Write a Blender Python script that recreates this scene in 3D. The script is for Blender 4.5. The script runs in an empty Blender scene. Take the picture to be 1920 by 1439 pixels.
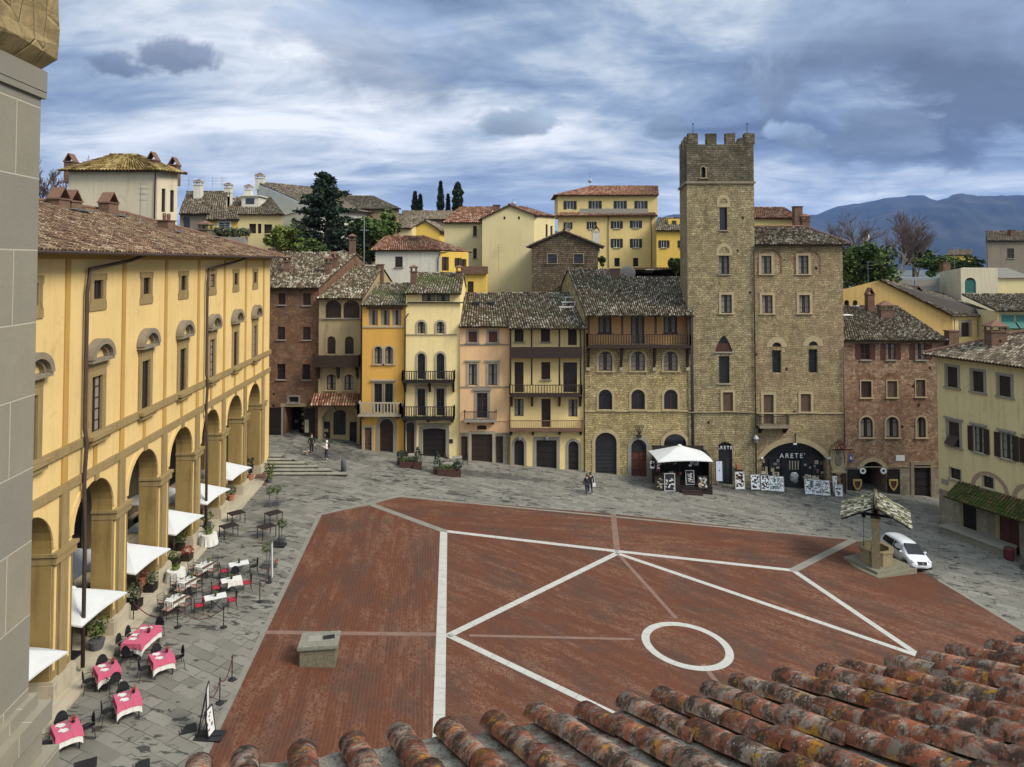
import bpy, math, random
import numpy as np
from mathutils import Vector, Matrix, geometry
random.seed(7)
R = math.radians
scene = bpy.context.scene
col = scene.collection
# ------------------------------------------------------------------ camera model
HC = 19.25            # camera height; the square's datum is z = -0.085 x
F0, C0, TH = 1330.0, 450.0, R(1.8)
cam = bpy.data.cameras.new("camera"); cam.sensor_width = 36; cam.lens = 36 * F0 / 1920
cam.shift_y = -(719.5 - C0) / 1920; cam.clip_start = .05; cam.clip_end = 40000
camo = bpy.data.objects.new("camera", cam); col.objects.link(camo)
camo.location = (0, 0, HC); camo.rotation_euler = (R(90) + TH, 0, 0); scene.camera = camo
def ray(x, y):
    r, u = x - 960, -(y - C0)
    F = F0 * math.cos(TH) - u * math.sin(TH); U = F0 * math.sin(TH) + u * math.cos(TH)
    return r / F, U / F
def at(x, y, Y):
    a, b = ray(x, y); return Vector((a * Y, Y, HC + b * Y))
SL = .085
GT = 1.30             # along the palace the paving levels out
def gz(x): return min(GT, -SL * min(60., x))
def gnd(x, y, h=0.):          # point of the sloping square seen at a photograph position
    a, b = ray(x, y); Y = (HC - h) / (-b - SL * a)
    if -SL * a * Y > GT: Y = (HC - h - GT) / (-b)
    return Vector((a * Y, Y, HC + b * Y))
# ------------------------------------------------------------------ mesh builder
class MB:
    def __init__(s): s.v = []; s.f = []; s.m = []; s.uvs = None
    def add(s, pts, faces, mi=0):
        o = len(s.v); s.v += [tuple(p) for p in pts]
        for f in faces: s.f.append(tuple(i + o for i in f)); s.m.append(mi)
    def poly(s, pts, mi=0): s.add(pts, [tuple(range(len(pts)))], mi)
    def hexa(s, p, mi=0):     # 8 points: bottom ring 0-3, top ring 4-7
        s.add(p, [(0,3,2,1),(4,5,6,7),(0,1,5,4),(1,2,6,5),(2,3,7,6),(3,0,4,7)], mi)
    def box(s, x0, y0, z0, x1, y1, z1, mi=0):
        s.hexa([(x0,y0,z0),(x1,y0,z0),(x1,y1,z0),(x0,y1,z0),(x0,y0,z1),(x1,y0,z1),(x1,y1,z1),(x0,y1,z1)], mi)
    def rbox(s, c, hx, hy, hz, rot=0, mi=0):
        ca, sa = math.cos(rot), math.sin(rot)
        P = [(c[0]+ca*x-sa*y, c[1]+sa*x+ca*y, c[2]+z) for z in (-hz,hz) for x,y in ((-hx,-hy),(hx,-hy),(hx,hy),(-hx,hy))]
        s.hexa(P, mi)
    def fbox(s, F, u0, u1, w0, w1, z0, z1, mi=0):
        p = F.p
        s.hexa([p(u0,w1,z0),p(u1,w1,z0),p(u1,w0,z0),p(u0,w0,z0),p(u0,w1,z1),p(u1,w1,z1),p(u1,w0,z1),p(u0,w0,z1)], mi)
    def tube(s, pts, r, n=6, mi=0, cap=True):
        pts = [Vector(p) for p in pts]; rs = r if isinstance(r, (list, tuple)) else [r] * len(pts)
        o = len(s.v); prev = None
        for i, p in enumerate(pts):
            d = (pts[min(i+1, len(pts)-1)] - pts[max(i-1, 0)])
            d = d.normalized() if d.length > 1e-9 else Vector((0,0,1))
            a = prev if prev else (Vector((1,0,0)) if abs(d.x) < .8 else Vector((0,1,0)))
            a = (a - d * a.dot(d)); a = a.normalized() if a.length > 1e-6 else d.orthogonal().normalized(); prev = a; b = d.cross(a)
            for k in range(n):
                t = 2 * math.pi * k / n; q = p + (a * math.cos(t) + b * math.sin(t)) * rs[i]; s.v.append(tuple(q))
        for i in range(len(pts) - 1):
            for k in range(n):
                k2 = (k + 1) % n; s.f.append((o+i*n+k, o+i*n+k2, o+(i+1)*n+k2, o+(i+1)*n+k)); s.m.append(mi)
        if cap:
            s.f.append(tuple(o + k for k in range(n))[::-1]); s.m.append(mi)
            e = o + (len(pts)-1) * n; s.f.append(tuple(e + k for k in range(n))); s.m.append(mi)
    def lathe(s, prof, n=16, c=(0,0,0), mi=0, jit=0):
        o = len(s.v)
        for r, z in prof:
            for k in range(n):
                t = 2 * math.pi * k / n; q = r * (1 + random.uniform(-jit, jit))
                s.v.append((c[0]+q*math.cos(t), c[1]+q*math.sin(t), c[2]+z))
        for i in range(len(prof) - 1):
            for k in range(n):
                k2 = (k + 1) % n; s.f.append((o+i*n+k, o+i*n+k2, o+(i+1)*n+k2, o+(i+1)*n+k)); s.m.append(mi)
        s.f.append(tuple(o + k for k in range(n))[::-1]); s.m.append(mi)
        e = o + (len(prof)-1) * n; s.f.append(tuple(e + k for k in range(n))); s.m.append(mi)
    def ball(s, c, r, n=10, m=7, sx=1, sy=1, sz=1, jit=0, mi=0):
        o = len(s.v); s.v.append((c[0], c[1], c[2] - r*sz))
        for i in range(1, m):
            ph = -math.pi/2 + math.pi * i / m
            for k in range(n):
                t = 2*math.pi*k/n; q = r * (1 + random.uniform(-jit, jit))
                s.v.append((c[0]+q*sx*math.cos(ph)*math.cos(t), c[1]+q*sy*math.cos(ph)*math.sin(t), c[2]+q*sz*math.sin(ph)))
        s.v.append((c[0], c[1], c[2] + r*sz)); e = len(s.v) - 1
        for k in range(n):
            k2 = (k+1) % n; s.f.append((o, o+1+k2, o+1+k)); s.m.append(mi)
            for i in range(m-2):
                a = o+1+i*n; s.f.append((a+k, a+k2, a+n+k2, a+n+k)); s.m.append(mi)
            a = o+1+(m-2)*n; s.f.append((a+k, a+k2, e)); s.m.append(mi)
    def ring(s, F, lo, li, w0, w1, mi=0, close=True):   # band between two loops of equal length, w0 back, w1 front
        n = len(lo); rng = range(n if close else n - 1)
        A = [F.p(u, w1, z) for u, z in lo]; B = [F.p(u, w1, z) for u, z in li]
        A0 = [F.p(u, w0, z) for u, z in lo]; B0 = [F.p(u, w0, z) for u, z in li]
        o = len(s.v); s.v += [tuple(p) for p in A + B + A0 + B0]
        for i in rng:
            j = (i + 1) % n
            for f in ((i, j, n+j, n+i), (i, 2*n+i, 2*n+j, j), (n+i, n+j, 3*n+j, 3*n+i)):
                s.f.append(tuple(o + k for k in f)); s.m.append(mi)
        if not close:
            for i in (0, n-1):
                s.f.append((o+i, o+n+i, o+3*n+i, o+2*n+i)); s.m.append(mi)
    def build(s, name, mats, parent=None, smooth=False, loc=None, uv=None):
        if not isinstance(mats, (list, tuple)): mats = [mats]
        V = np.array(s.v, dtype=np.float64).reshape(-1, 3)
        root = parent
        while root is not None and root.parent is not None: root = root.parent
        off = np.array(root.location) if root is not None and not s.__dict__.get('local') else np.zeros(3)
        me = bpy.data.meshes.new(name)
        me.from_pydata((V - off).tolist(), [], s.f); me.update()
        for m in mats: me.materials.append(m)
        nf = len(me.polygons)
        if len(mats) > 1: me.polygons.foreach_set("material_index", s.m[:nf])
        if smooth: me.polygons.foreach_set("use_smooth", [True] * nf)
        L = me.uv_layers.new(name="uv"); nl = len(me.loops)
        if uv is None:
            nor = np.zeros(nf*3); me.polygons.foreach_get("normal", nor); nor = nor.reshape(-1, 3)
            tot = np.zeros(nf, dtype=np.int32); me.polygons.foreach_get("loop_total", tot)
            vi = np.zeros(nl, dtype=np.int32); me.loops.foreach_get("vertex_index", vi)
            N = np.abs(np.repeat(nor, tot, axis=0)); P = V[vi]
            flat = N[:, 2] > .72; side = (N[:, 0] > N[:, 1]) & ~flat
            UV = np.stack([np.where(side, P[:, 1], P[:, 0]), np.where(flat, P[:, 1], P[:, 2])], axis=1)
        else: UV = uv
        L.data.foreach_set("uv", np.asarray(UV, dtype=np.float32).ravel())
        o = bpy.data.objects.new(name, me); col.objects.link(o)
        if parent is not None: o.parent = parent
        if loc is not None: o.location = loc
        return o
def LMB():                    # a builder whose coordinates are already local to its thing
    m = MB(); m.local = True; return m
def tag(o, label=None, cat=None, group=None, kind=None):
    if label: o["label"] = label
    if cat: o["category"] = cat
    if group: o["group"] = group
    if kind: o["kind"] = kind
    return o
def thing(name, label, cat, loc=(0,0,0), rz=0, group=None):
    o = bpy.data.objects.new(name, None); o.empty_display_size = .3; col.objects.link(o)
    o.location = loc; o.rotation_euler = (0, 0, rz)
    return tag(o, label, cat, group)
def dup(root, loc, rz=0, label=None, group=None, sc=None):
    def cp(o, par):
        c = o.copy(); col.objects.link(c); c.parent = par
        for ch in list(o.children): cp(ch, c)
        return c
    c = cp(root, None); c.location = loc; c.rotation_euler = (0, 0, rz)
    if label: c["label"] = label
    if group: c["group"] = group
    if sc: c.scale = sc
    return c
# ------------------------------------------------------------------ materials
class NG:
    def __init__(s, nt): s.nt = nt
    def n(s, t, ins=None, **kw):
        x = s.nt.nodes.new(t)
        for k, v in kw.items(): setattr(x, k, v)
        for k, v in (ins or {}).items():
            i = x.inputs[k]
            if hasattr(v, 'is_output') or isinstance(v, bpy.types.NodeSocket): s.nt.links.new(v, i)
            else: i.default_value = v
        return x
    def ramp(s, fac, stops):
        x = s.n('ShaderNodeValToRGB', {0: fac}); e = x.color_ramp.elements
        e[0].position, e[0].color = stops[0][0], (*stops[0][1], 1) if len(stops[0][1]) == 3 else stops[0][1]
        e[1].position, e[1].color = stops[-1][0], (*stops[-1][1], 1)
        for p, c in stops[1:-1]:
            q = e.new(p); q.color = (*c, 1)
        return x.outputs[0]
    def mix(s, f, a, b, mode='MIX'):
        x = s.n('ShaderNodeMix', data_type='RGBA', blend_type=mode)
        for i, v in ((0, f), (6, a), (7, b)):
            if isinstance(v, bpy.types.NodeSocket): s.nt.links.new(v, x.inputs[i])
            elif i == 0: x.inputs[0].default_value = v
            else: x.inputs[i].default_value = (*v, 1) if len(v) == 3 else v
        return x.outputs[2]
    def math(s, op, a, b=0., c=None):
        x = s.n('ShaderNodeMath', operation=op)
        for i, v in enumerate((a, b) if c is None else (a, b, c)):
            if isinstance(v, bpy.types.NodeSocket): s.nt.links.new(v, x.inputs[i])
            else: x.inputs[i].default_value = v
        return x.outputs[0]
    def noise(s, vec, scale, detail=4, rough=.55, dist=0):
        return s.n('ShaderNodeTexNoise', {'Vector': vec, 'Scale': scale, 'Detail': detail, 'Roughness': rough, 'Distortion': dist}).outputs[0]
    def mapv(s, vec, sc=(1,1,1), rot=(0,0,0), loc=(0,0,0)):
        return s.n('ShaderNodeMapping', {'Vector': vec, 'Scale': sc, 'Rotation': rot, 'Location': loc}).outputs[0]
def newmat(name):
    m = bpy.data.materials.new(name); m.use_nodes = True; nt = m.node_tree; nt.nodes.clear()
    g = NG(nt); o = g.n('ShaderNodeOutputMaterial'); b = g.n('ShaderNodeBsdfPrincipled')
    nt.links.new(b.outputs[0], o.inputs[0]); g.b = b; g.o = o
    return m, g
def setc(g, c): 
    if isinstance(c, bpy.types.NodeSocket): g.nt.links.new(c, g.b.inputs['Base Color'])
    else: g.b.inputs['Base Color'].default_value = (*c, 1)
def bump(g, h, st, dist=.02):
    x = g.n('ShaderNodeBump', {'Height': h, 'Strength': st, 'Distance': dist}); g.nt.links.new(x.outputs[0], g.b.inputs['Normal'])
def mul(c, k): return tuple(min(1, x * k) for x in c)
MC = {}
def plain(name, c, rough=.7, vary=.2, sc=6, metal=0, spec=.3, bst=.1):
    if name in MC: return MC[name]
    m, g = newmat(name); tc = g.n('ShaderNodeTexCoord').outputs['Object']
    nz = g.noise(tc, sc, 3); setc(g, g.mix(nz, mul(c, 1 - vary), mul(c, 1 + vary)))
    g.b.inputs['Roughness'].default_value = rough; g.b.inputs['Metallic'].default_value = metal
    g.b.inputs['Specular IOR Level'].default_value = spec
    if bst: bump(g, g.noise(tc, sc * 6, 3), bst)
    MC[name] = m; return m
def plaster(name, c, stain=(.20,.15,.09), amt=.5, dirt=.4, sc=.35):
    amt = min(.9, amt*1.45); dirt = min(.8, dirt*1.5)
    m, g = newmat(name); uv = g.n('ShaderNodeUVMap').outputs[0]
    big = g.noise(uv, sc, 5, .6); fine = g.noise(uv, 9, 5, .6)
    streak = g.noise(g.mapv(uv, (2.2, .16, 1)), 1.3, 5, .65)
    c1 = g.mix(big, mul(c, .80), mul(c, 1.14))
    c2 = g.mix(g.math('MULTIPLY', g.ramp(fine, [(.35, (0,0,0)), (.75, (1,1,1))]), .14), c1, mul(c, .6))
    c3 = g.mix(g.math('MULTIPLY', g.ramp(streak, [(.50, (0,0,0)), (.78, (1,1,1))]), amt), c2, stain)
    spot = g.noise(uv, .8, 6, .7, .6)
    c4 = g.mix(g.math('MULTIPLY', g.ramp(spot, [(.58, (0,0,0)), (.70, (1,1,1))]), dirt), c3, mul(c, .55))
    setc(g, c4); g.b.inputs['Roughness'].default_value = .9; g.b.inputs['Specular IOR Level'].default_value = .04
    bump(g, g.noise(uv, 14, 6, .7), .25, .02); return m
def masonry(name, a, b, mortar, bw=.45, bh=.2, patch=None, pamt=.5, warp=.05, dark=.35, mort=.02, bst=.6, dirt=(.04,.035,.03), rw=None):
    m, g = newmat(name); uv = g.n('ShaderNodeUVMap').outputs[0]
    nc = g.n('ShaderNodeTexNoise', {'Vector': uv, 'Scale': 1.7, 'Detail': 3}).outputs['Color']
    off = g.n('ShaderNodeVectorMath', {0: nc, 1: (.5,.5,.5)}, operation='SUBTRACT').outputs[0]
    off = g.n('ShaderNodeVectorMath', {0: off, 3: warp * 4}, operation='SCALE').outputs[0]
    v = g.n('ShaderNodeVectorMath', {0: uv, 1: off}, operation='ADD').outputs[0]
    br = g.n('ShaderNodeTexBrick', {'Vector': v, 'Color1': (0,0,0,1), 'Color2': (1,1,1,1), 'Mortar': (.5,.5,.5,1), 'Scale': 1, 'Mortar Size': mort,
             'Mortar Smooth': .3, 'Brick Width': bw, 'Row Height': bh}, offset=.43)
    br.squash = .7; br.squash_frequency = 3
    tone = g.mix(g.math('MULTIPLY', g.n('ShaderNodeSeparateColor', {0: br.outputs[0]}).outputs[0], 1.), a, b)
    big = g.noise(uv, .28, 5, .6, .5); c = tone
    if patch: c = g.mix(g.math('MULTIPLY', g.ramp(big, [(.46, (0,0,0)), (.62, (1,1,1))]), pamt), c, patch)
    c = g.mix(g.math('MULTIPLY', g.ramp(g.noise(uv, 3.1, 6, .7), [(.3, (0,0,0)), (.7, (1,1,1))]), .45), c, mul(a, .62))
    c = g.mix(g.math('MULTIPLY', g.ramp(g.noise(uv, 1.15, 7, .75, .3), [(.40, (1,1,1)), (.56, (0,0,0))]), .6), c, mul(a, .48)); c = g.mix(g.math('MULTIPLY', g.ramp(g.noise(g.mapv(uv, (1,1,1), loc=(5,3,0)), 1.9, 6, .75), [(.54, (0,0,0)), (.68, (1,1,1))]), .55), c, mul(b, 1.35))
    c = g.mix(br.outputs['Fac'], c, mortar)
    hole = g.n('ShaderNodeTexVoronoi', {'Vector': g.mapv(uv, (1, .8, 1)), 'Scale': .62, 'Randomness': .7}).outputs[0]; c = g.mix(g.ramp(hole, [(.065, (.9,.9,.9)), (.10, (0,0,0))]), c, (.012,.01,.009))      # putlog holes
    streak = g.noise(g.mapv(uv, (1.1, .13, 1), loc=(3,7,0)), 1.0, 6, .7)
    c = g.mix(g.math('MULTIPLY', g.ramp(streak, [(.5, (0,0,0)), (.75, (1,1,1))]), dark), c, dirt)
    setc(g, c); g.b.inputs['Roughness'].default_value = .92; g.b.inputs['Specular IOR Level'].default_value = .04
    h = g.math('SUBTRACT', g.noise(uv, 5, 6, .75), g.math('MULTIPLY', br.outputs['Fac'], .8)); bump(g, h, bst, .06); return m
def tilemat(name, stops, moss=(.09,.09,.03), mossamt=.4, mscale=.35, lichen=.3):
    m, g = newmat(name); uv = g.n('ShaderNodeUVMap').outputs[0]
    fl = g.n('ShaderNodeVectorMath', {0: uv}, operation='FLOOR').outputs[0]
    wn = g.n('ShaderNodeTexWhiteNoise', {'Vector': fl}, noise_dimensions='2D').outputs['Value']
    pos = g.n('ShaderNodeTexCoord').outputs['Object']
    fine = g.noise(pos, 5.5, 5, .7)
    f = g.math('ADD', g.math('MULTIPLY', wn, .62), g.math('MULTIPLY', g.math('SUBTRACT', fine, .5), .8))
    f = g.math('ADD', f, .19)
    c = g.ramp(f, stops)
    cov = g.math('MODULO', g.n('ShaderNodeSeparateXYZ', {0: fl}).outputs[0], 2.); c = g.mix(cov, g.mix(1., c, (.52,.49,.44), 'MULTIPLY'), c)     # channel tiles and row lips toned darker than the covers
    big = g.noise(pos, mscale, 5, .65, .3)
    c = g.mix(g.math('MULTIPLY', g.ramp(big, [(.45, (0,0,0)), (.65, (1,1,1))]), mossamt), c, moss)
    lw = g.ramp(g.noise(pos, 3.4, 3, .7), [(.60, (0,0,0)), (.66, (1,1,1))])
    c = g.mix(g.math('MULTIPLY', lw, lichen), c, (.46,.44,.37))
    setc(g, c); g.b.inputs['Roughness'].default_value = .92; g.b.inputs['Specular IOR Level'].default_value = .04
    bump(g, fine, .5, .03); return m
# ------------------------------------------------------------------ tiles
FR = [0, .17, .24, .36, .5, .64, .76, .83, 1]
HH = [-.25, .0, .55, .92, 1., .92, .55, .0, -.25]
def tiles(A, B, C, D, mats, name='roof', parent=None, cw=.26, rl=.4, h=.10, tmax=None, tmin=None, slab=.14, jit=.02, ridge=True, lab=None):
    """Tile field over the quad A-B (eave) D-C (ridge); returns the roof part."""
    A, B, C, D = (Vector(p) for p in (A, B, C, D))
    n = max(2, round(max((B-A).length, (C-D).length) / cw)); K = max(2, round(((D-A).length + (C-B).length) / 2 / rl))
    N = (B-A).cross(D-A)
    if N.length < 1e-6 or ((C-D).length < .05 and False): N = (B-A).cross(C-A)
    N.normalize()
    if N.z < 0: N = -N
    a, b, c, d = (np.array(p) for p in (A, B, C, D)); nn = np.array(N); rs = np.random.RandomState(len(name) + n * 7 + K)
    J = len(FR); fr = np.array(FR); hh = np.array(HH) * h
    V = []; Fc = []; UV = []
    for i in range(n):
        sm = (i + .5) / n; t1 = 1. if tmax is None else max(0, min(1, tmax(sm))); t0 = 0. if tmin is None else tmin(sm)
        if t1 - t0 < .02: continue
        s = (i + fr) / n; lo = a + (b - a) * s[:, None]; hi = d + (c - d) * s[:, None]
        shift = rs.uniform(-jit, jit)
        for k in range(K):
            ta, tb = k / K, (k + 1) / K
            if tb <= t0 or ta >= t1: continue
            ta = max(ta, t0); tb = min(tb, t1); q = rs.uniform(-jit, jit) * .6
            o = len(V) * J
            top = (lo + (hi - lo) * (ta - .012)) + nn * (hh[:, None] + .035 + q) ; bot = (lo + (hi - lo) * tb) + nn * (hh[:, None] * .9 + q)
            V.append(top); V.append(bot)
            for j in range(J - 1):
                Fc.append((o+j, o+j+1, o+J+j+1, o+J+j)); cov = 1 if 1 <= j <= J - 3 else 0
                UV += [(2*i+cov+.5, k+.5)] * 4
            # front lip of the row
            base = lo + (hi - lo) * (ta - .012) + nn * (hh[:, None] - .03)
            V.append(base); 
            for j in range(J - 1):
                Fc.append((o+2*J+j, o+2*J+j+1, o+j+1, o+j)); UV += [(2*i+.5, k+.5)] * 4
    mb = MB(); VV = np.concatenate(V) if V else np.zeros((0, 3)); mb.v = VV.tolist(); mb.f = Fc; mb.m = [0] * len(Fc)
    # boarding below the tiles
    if slab:
        P = []
        if tmax is None and tmin is None: quad = [a, b, c, d]
        else:
            t1 = [max(0.02, min(1, tmax(x))) if tmax else 1. for x in (0, .25, .5, .75, 1)]; t0 = [tmin(x) if tmin else 0. for x in (0, .25, .5, .75, 1)]
            S = (0, .25, .5, .75, 1)
            pt = lambda s, t: (a + (b-a)*s) + ((d + (c-d)*s) - (a + (b-a)*s)) * t
            quad = [pt(s, t) for s, t in zip(S, t0)] + [pt(s, t) for s, t in list(zip(S, t1))[::-1]]
        m = len(quad); up = [q - nn * (.3 * h) for q in quad]; dn = [q - nn * slab for q in quad]; o = len(mb.v)
        mb.v += [tuple(x) for x in up + dn]; fs = [tuple(range(o, o+m)), tuple(range(o+m, o+2*m))[::-1]] + [(o+i, o+m+i, o+m+(i+1) % m, o+(i+1) % m) for i in range(m)]
        for f in fs: mb.f.append(f); mb.m.append(1); UV += [(v % 3 * .1 + .2, .5) for v in f]
    if ridge and tmax is None and (C-D).length > .4:
        L = (C-D).length; q = max(2, int(L / .4)); e = (C-D).normalized()
        for i in range(q):
            p0 = D + e * (L * i / q - .03); p1 = D + e * (L * (i+1) / q); o = len(mb.v)
            mb.tube([p0 + N * .05, p1 + N * .03], [.15, .12], 6, cap=False)
            UV += [(900 + i + .5, 3.5)] * (4 * 6)
    return mb.build(name, mats if isinstance(mats, list) else [mats, M['board']], parent, uv=np.array(UV))
# ------------------------------------------------------------------ facades
def arch(u0, z0, u1, z1, rise=0., n=12, kind='round'):
    if rise <= 0: return [(u0, z0), (u1, z0), (u1, z1), (u0, z1)]
    zs = z1 - rise; uc = (u0+u1)/2; hw = (u1-u0)/2; pts = [(u0, z0), (u1, z0)]
    for i in range(n + 1):
        t = i / n
        if kind == 'point':
            x = hw * (1 - 2*t); y = rise * (1 - (abs(x)/hw)**1.6)
        else:
            th = math.pi * t; x = hw * math.cos(th); y = rise * math.sin(th)
            if rise < hw * .9:      # flat arch: circle segment
                r = (hw*hw + rise*rise) / (2*rise); x = hw * (1 - 2*t); y = math.sqrt(max(0, r*r - x*x)) - (r - rise)
        pts.append((uc + x, zs + y))
    return pts
def inpoly(p, poly):
    x, y = p; c = False; j = len(poly) - 1
    for i in range(len(poly)):
        xi, yi = poly[i]; xj, yj = poly[j]
        if (yi > y) != (yj > y) and x < (xj-xi)*(y-yi)/(yj-yi) + xi: c = not c
        j = i
    return c
Z4 = (480,440,3.129); Z5 = (740,480,3.426); Z6 = (1050,480,3.13); Z7 = (1260,230,3.888); Z8 = (1270,580,3.997)
R2 = (1560,640,4.497); R3 = (1560,560,5.33); PX = (0,0,1); ZA = (960,320,5.818); ZB = (680,320,4.8); ZC = (320,280,4.174)
class Fac:
    def __init__(s, name, label, cat, O, ud=(1, 0), zb=0., group=None):
        L = math.hypot(*ud); s.u = (ud[0]/L, ud[1]/L); s.n = (s.u[1], -s.u[0]); s.O = O; s.holes = []
        s.root = thing(name, label, cat, (O[0], O[1], zb), 0, group)
    def p(s, u, w, z): return Vector((s.O[0] + s.u[0]*u + s.n[0]*w, s.O[1] + s.u[1]*u + s.n[1]*w, z))
    def px(s, x, y, w=0.):
        a, b = ray(x, y); ox, oy = s.O[0] + s.n[0]*w, s.O[1] + s.n[1]*w
        Y = (ox*s.n[0] + oy*s.n[1]) / (a*s.n[0] + s.n[1]); X = a*Y
        return (X-ox)*s.u[0] + (Y-oy)*s.u[1], HC + b*Y
    def r(s, Z, x0, y0, x1, y1, w=0.):
        c = lambda x, y: s.px(Z[0] + x/Z[2], Z[1] + y/Z[2], w)
        u0, za = c(x0, (y0+y1)/2); u1, zb = c(x1, (y0+y1)/2); xm = (x0+x1)/2
        return u0, c(xm, y1)[1], u1, c(xm, y0)[1]
    def U(s, Z, x, y=600): return s.px(Z[0] + x/Z[2], Z[1] + y/Z[2])[0]
    def Zz(s, Z, x, y): return s.px(Z[0] + x/Z[2], Z[1] + y/Z[2])[1]
    def front(s, mb, outline, splits=(), reveal=.22, w=0.):
        """front sheet with the openings cut out and their reveals; splits = [(z, material index below it)]"""
        vs = []; es = []
        def loop(L):
            o = len(vs); vs.extend(Vector(p) for p in L); es.extend((o+i, o+(i+1) % len(L)) for i in range(len(L)))
        loop(outline)
        for h in s.holes: loop(h[0])
        us = [p[0] for p in outline]
        for z, _ in splits:
            o = len(vs); vs.extend([Vector((min(us), z)), Vector((max(us), z))]); es.append((o, o+1))
        V, E, Fs, *_ = geometry.delaunay_2d_cdt(vs, es, [], 0, 1e-5)
        o = len(mb.v); mb.v += [tuple(s.p(v.x, w, v.y)) for v in V]
        for f in Fs:
            cx = sum(V[i].x for i in f)/3; cz = sum(V[i].y for i in f)/3
            if not inpoly((cx, cz), outline) or any(inpoly((cx, cz), h[0]) for h in s.holes): continue
            mi = 0
            for z, q in splits:
                if cz < z: mi = q
            mb.f.append(tuple(o+i for i in f)); mb.m.append(mi)
        for L, dep, mi in s.holes:
            d = dep or reveal; n = len(L)
            mb.add([s.p(u, w, z) for u, z in L] + [s.p(u, w-d, z) for u, z in L], [(i, n+i, n+(i+1) % n, (i+1) % n) for i in range(n)], mi)
    def hole(s, L, dep=None, mi=0): s.holes.append((L, dep, mi))
    def house(s, u0, u1, zb, zt, mats, depth, RL, RR, splits=(), rmat=None, over=.45, side=.12, roof=True, tk=None, sidemi=0, reveal=.22):
        """wall part (front with openings, gabled sides, back) and a tiled roof with its ridge from RL to RR"""
        mb = MB(); s.front(mb, [(u0, zb), (u1, zb), (u1, zt), (u0, zt)], splits, reveal)
        RL, RR = Vector(RL), Vector(RR); FL, FR_ = s.p(u0, 0, zt), s.p(u1, 0, zt)
        BL = RL + (RL - FL); BR = RR + (RR - FR_); BL.z = zt; BR.z = zt
        dn = lambda p: Vector((p.x, p.y, zb))
        mb.poly([dn(FL), dn(BL), BL, RL, FL], sidemi); mb.poly([dn(FR_), FR_, RR, BR, dn(BR)], sidemi); mb.poly([dn(BL), dn(BR), BR, BL], sidemi)
        wall = mb.build('wall', mats, s.root)
        if roof:
            e = (FR_ - FL).normalized(); sl = (RL - FL); sl = sl / math.hypot(sl.x, sl.y); sr = (RR - FR_); sr = sr / math.hypot(sr.x, sr.y)
            up = Vector((0, 0, .13))
            A = FL - e*side - sl*over + up; B = FR_ + e*side - sr*over + up; D = RL - e*side + up; Cc = RR + e*side + up
            s.roof = tiles(A, B, Cc, D, rmat or M['tile'], 'roof', s.root, **(tk or {}))
            bs = MB(); A2 = BL - e*side + up; B2 = BR + e*side + up; q = Vector((0, 0, .12))
            bs.hexa([A2-q, B2-q, Cc-q, D-q, A2, B2, Cc, D]); bs.build('rear_slope', (rmat or M['tile'])[0] if isinstance(rmat, list) else (rmat or M['tile']), s.roof)
        return wall
def ringloops(r, t, rise, kind='round', n=12):
    u0, z0, u1, z1 = r; return arch(u0, z0, u1, z1, rise, n, kind), arch(u0+t, z0+t, u1-t, z1-t, max(0.01, rise - (t if rise > (u1-u0)*.45 else 0)) if rise else 0, n, kind)
def surround(F, r, t, rise, mat, parent, kind='round', depth=.05, sill=True, corn=0, bottom=False):
    u0, z0, u1, z1 = r; lo = arch(u0-t, z0-(t if bottom else 0), u1+t, z1+t, rise + (t if rise > (u1-u0)*.45 else 0) if rise else 0, 12, kind); li = arch(u0, z0, u1, z1, rise, 12, kind)
    mb = MB()
    if bottom: mb.ring(F, lo, li, -.02, depth)
    else:
        a = lo[1:] + [lo[0]]; b = li[1:] + [li[0]]; mb.ring(F, a, b, -.02, depth, close=False)
    if corn: mb.fbox(F, u0-t-.12, u1+t+.12, -.02, .16, z1+t+.002, z1+t+corn)
    mb.build('surround', mat, parent)
    if sill:
        mb = MB(); mb.fbox(F, u0-t-.1, u1+t+.1, -.02, .14, z0-.12, z0-.002); mb.build('sill', mat, parent)
def leaf(mb, F, u0, u1, z0, z1, w, th=.04, slats=7):
    mb.fbox(F, u0, u1, w, w+th*.5, z0, z1); s = min(.07, (u1-u0)*.18); t = w + th
    mb.fbox(F, u0, u0+s, w+.01, t, z0, z1); mb.fbox(F, u1-s, u1, w+.01, t, z0, z1)
    mb.fbox(F, u0+s, u1-s, w+.01, t, z0, z0+.09); mb.fbox(F, u0+s, u1-s, w+.01, t, z1-.09, z1); zm = (z0+z1)/2
    mb.fbox(F, u0+s, u1-s, w+.01, t, zm-.04, zm+.04)
    for k in range(slats):
        for a, b in ((z0+.09, zm-.04), (zm+.04, z1-.09)):
            q = a + (b-a)*(k+.5)/slats; mb.fbox(F, u0+s, u1-s, w+.01, w+th*.8, q-.012, q+.012)
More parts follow.
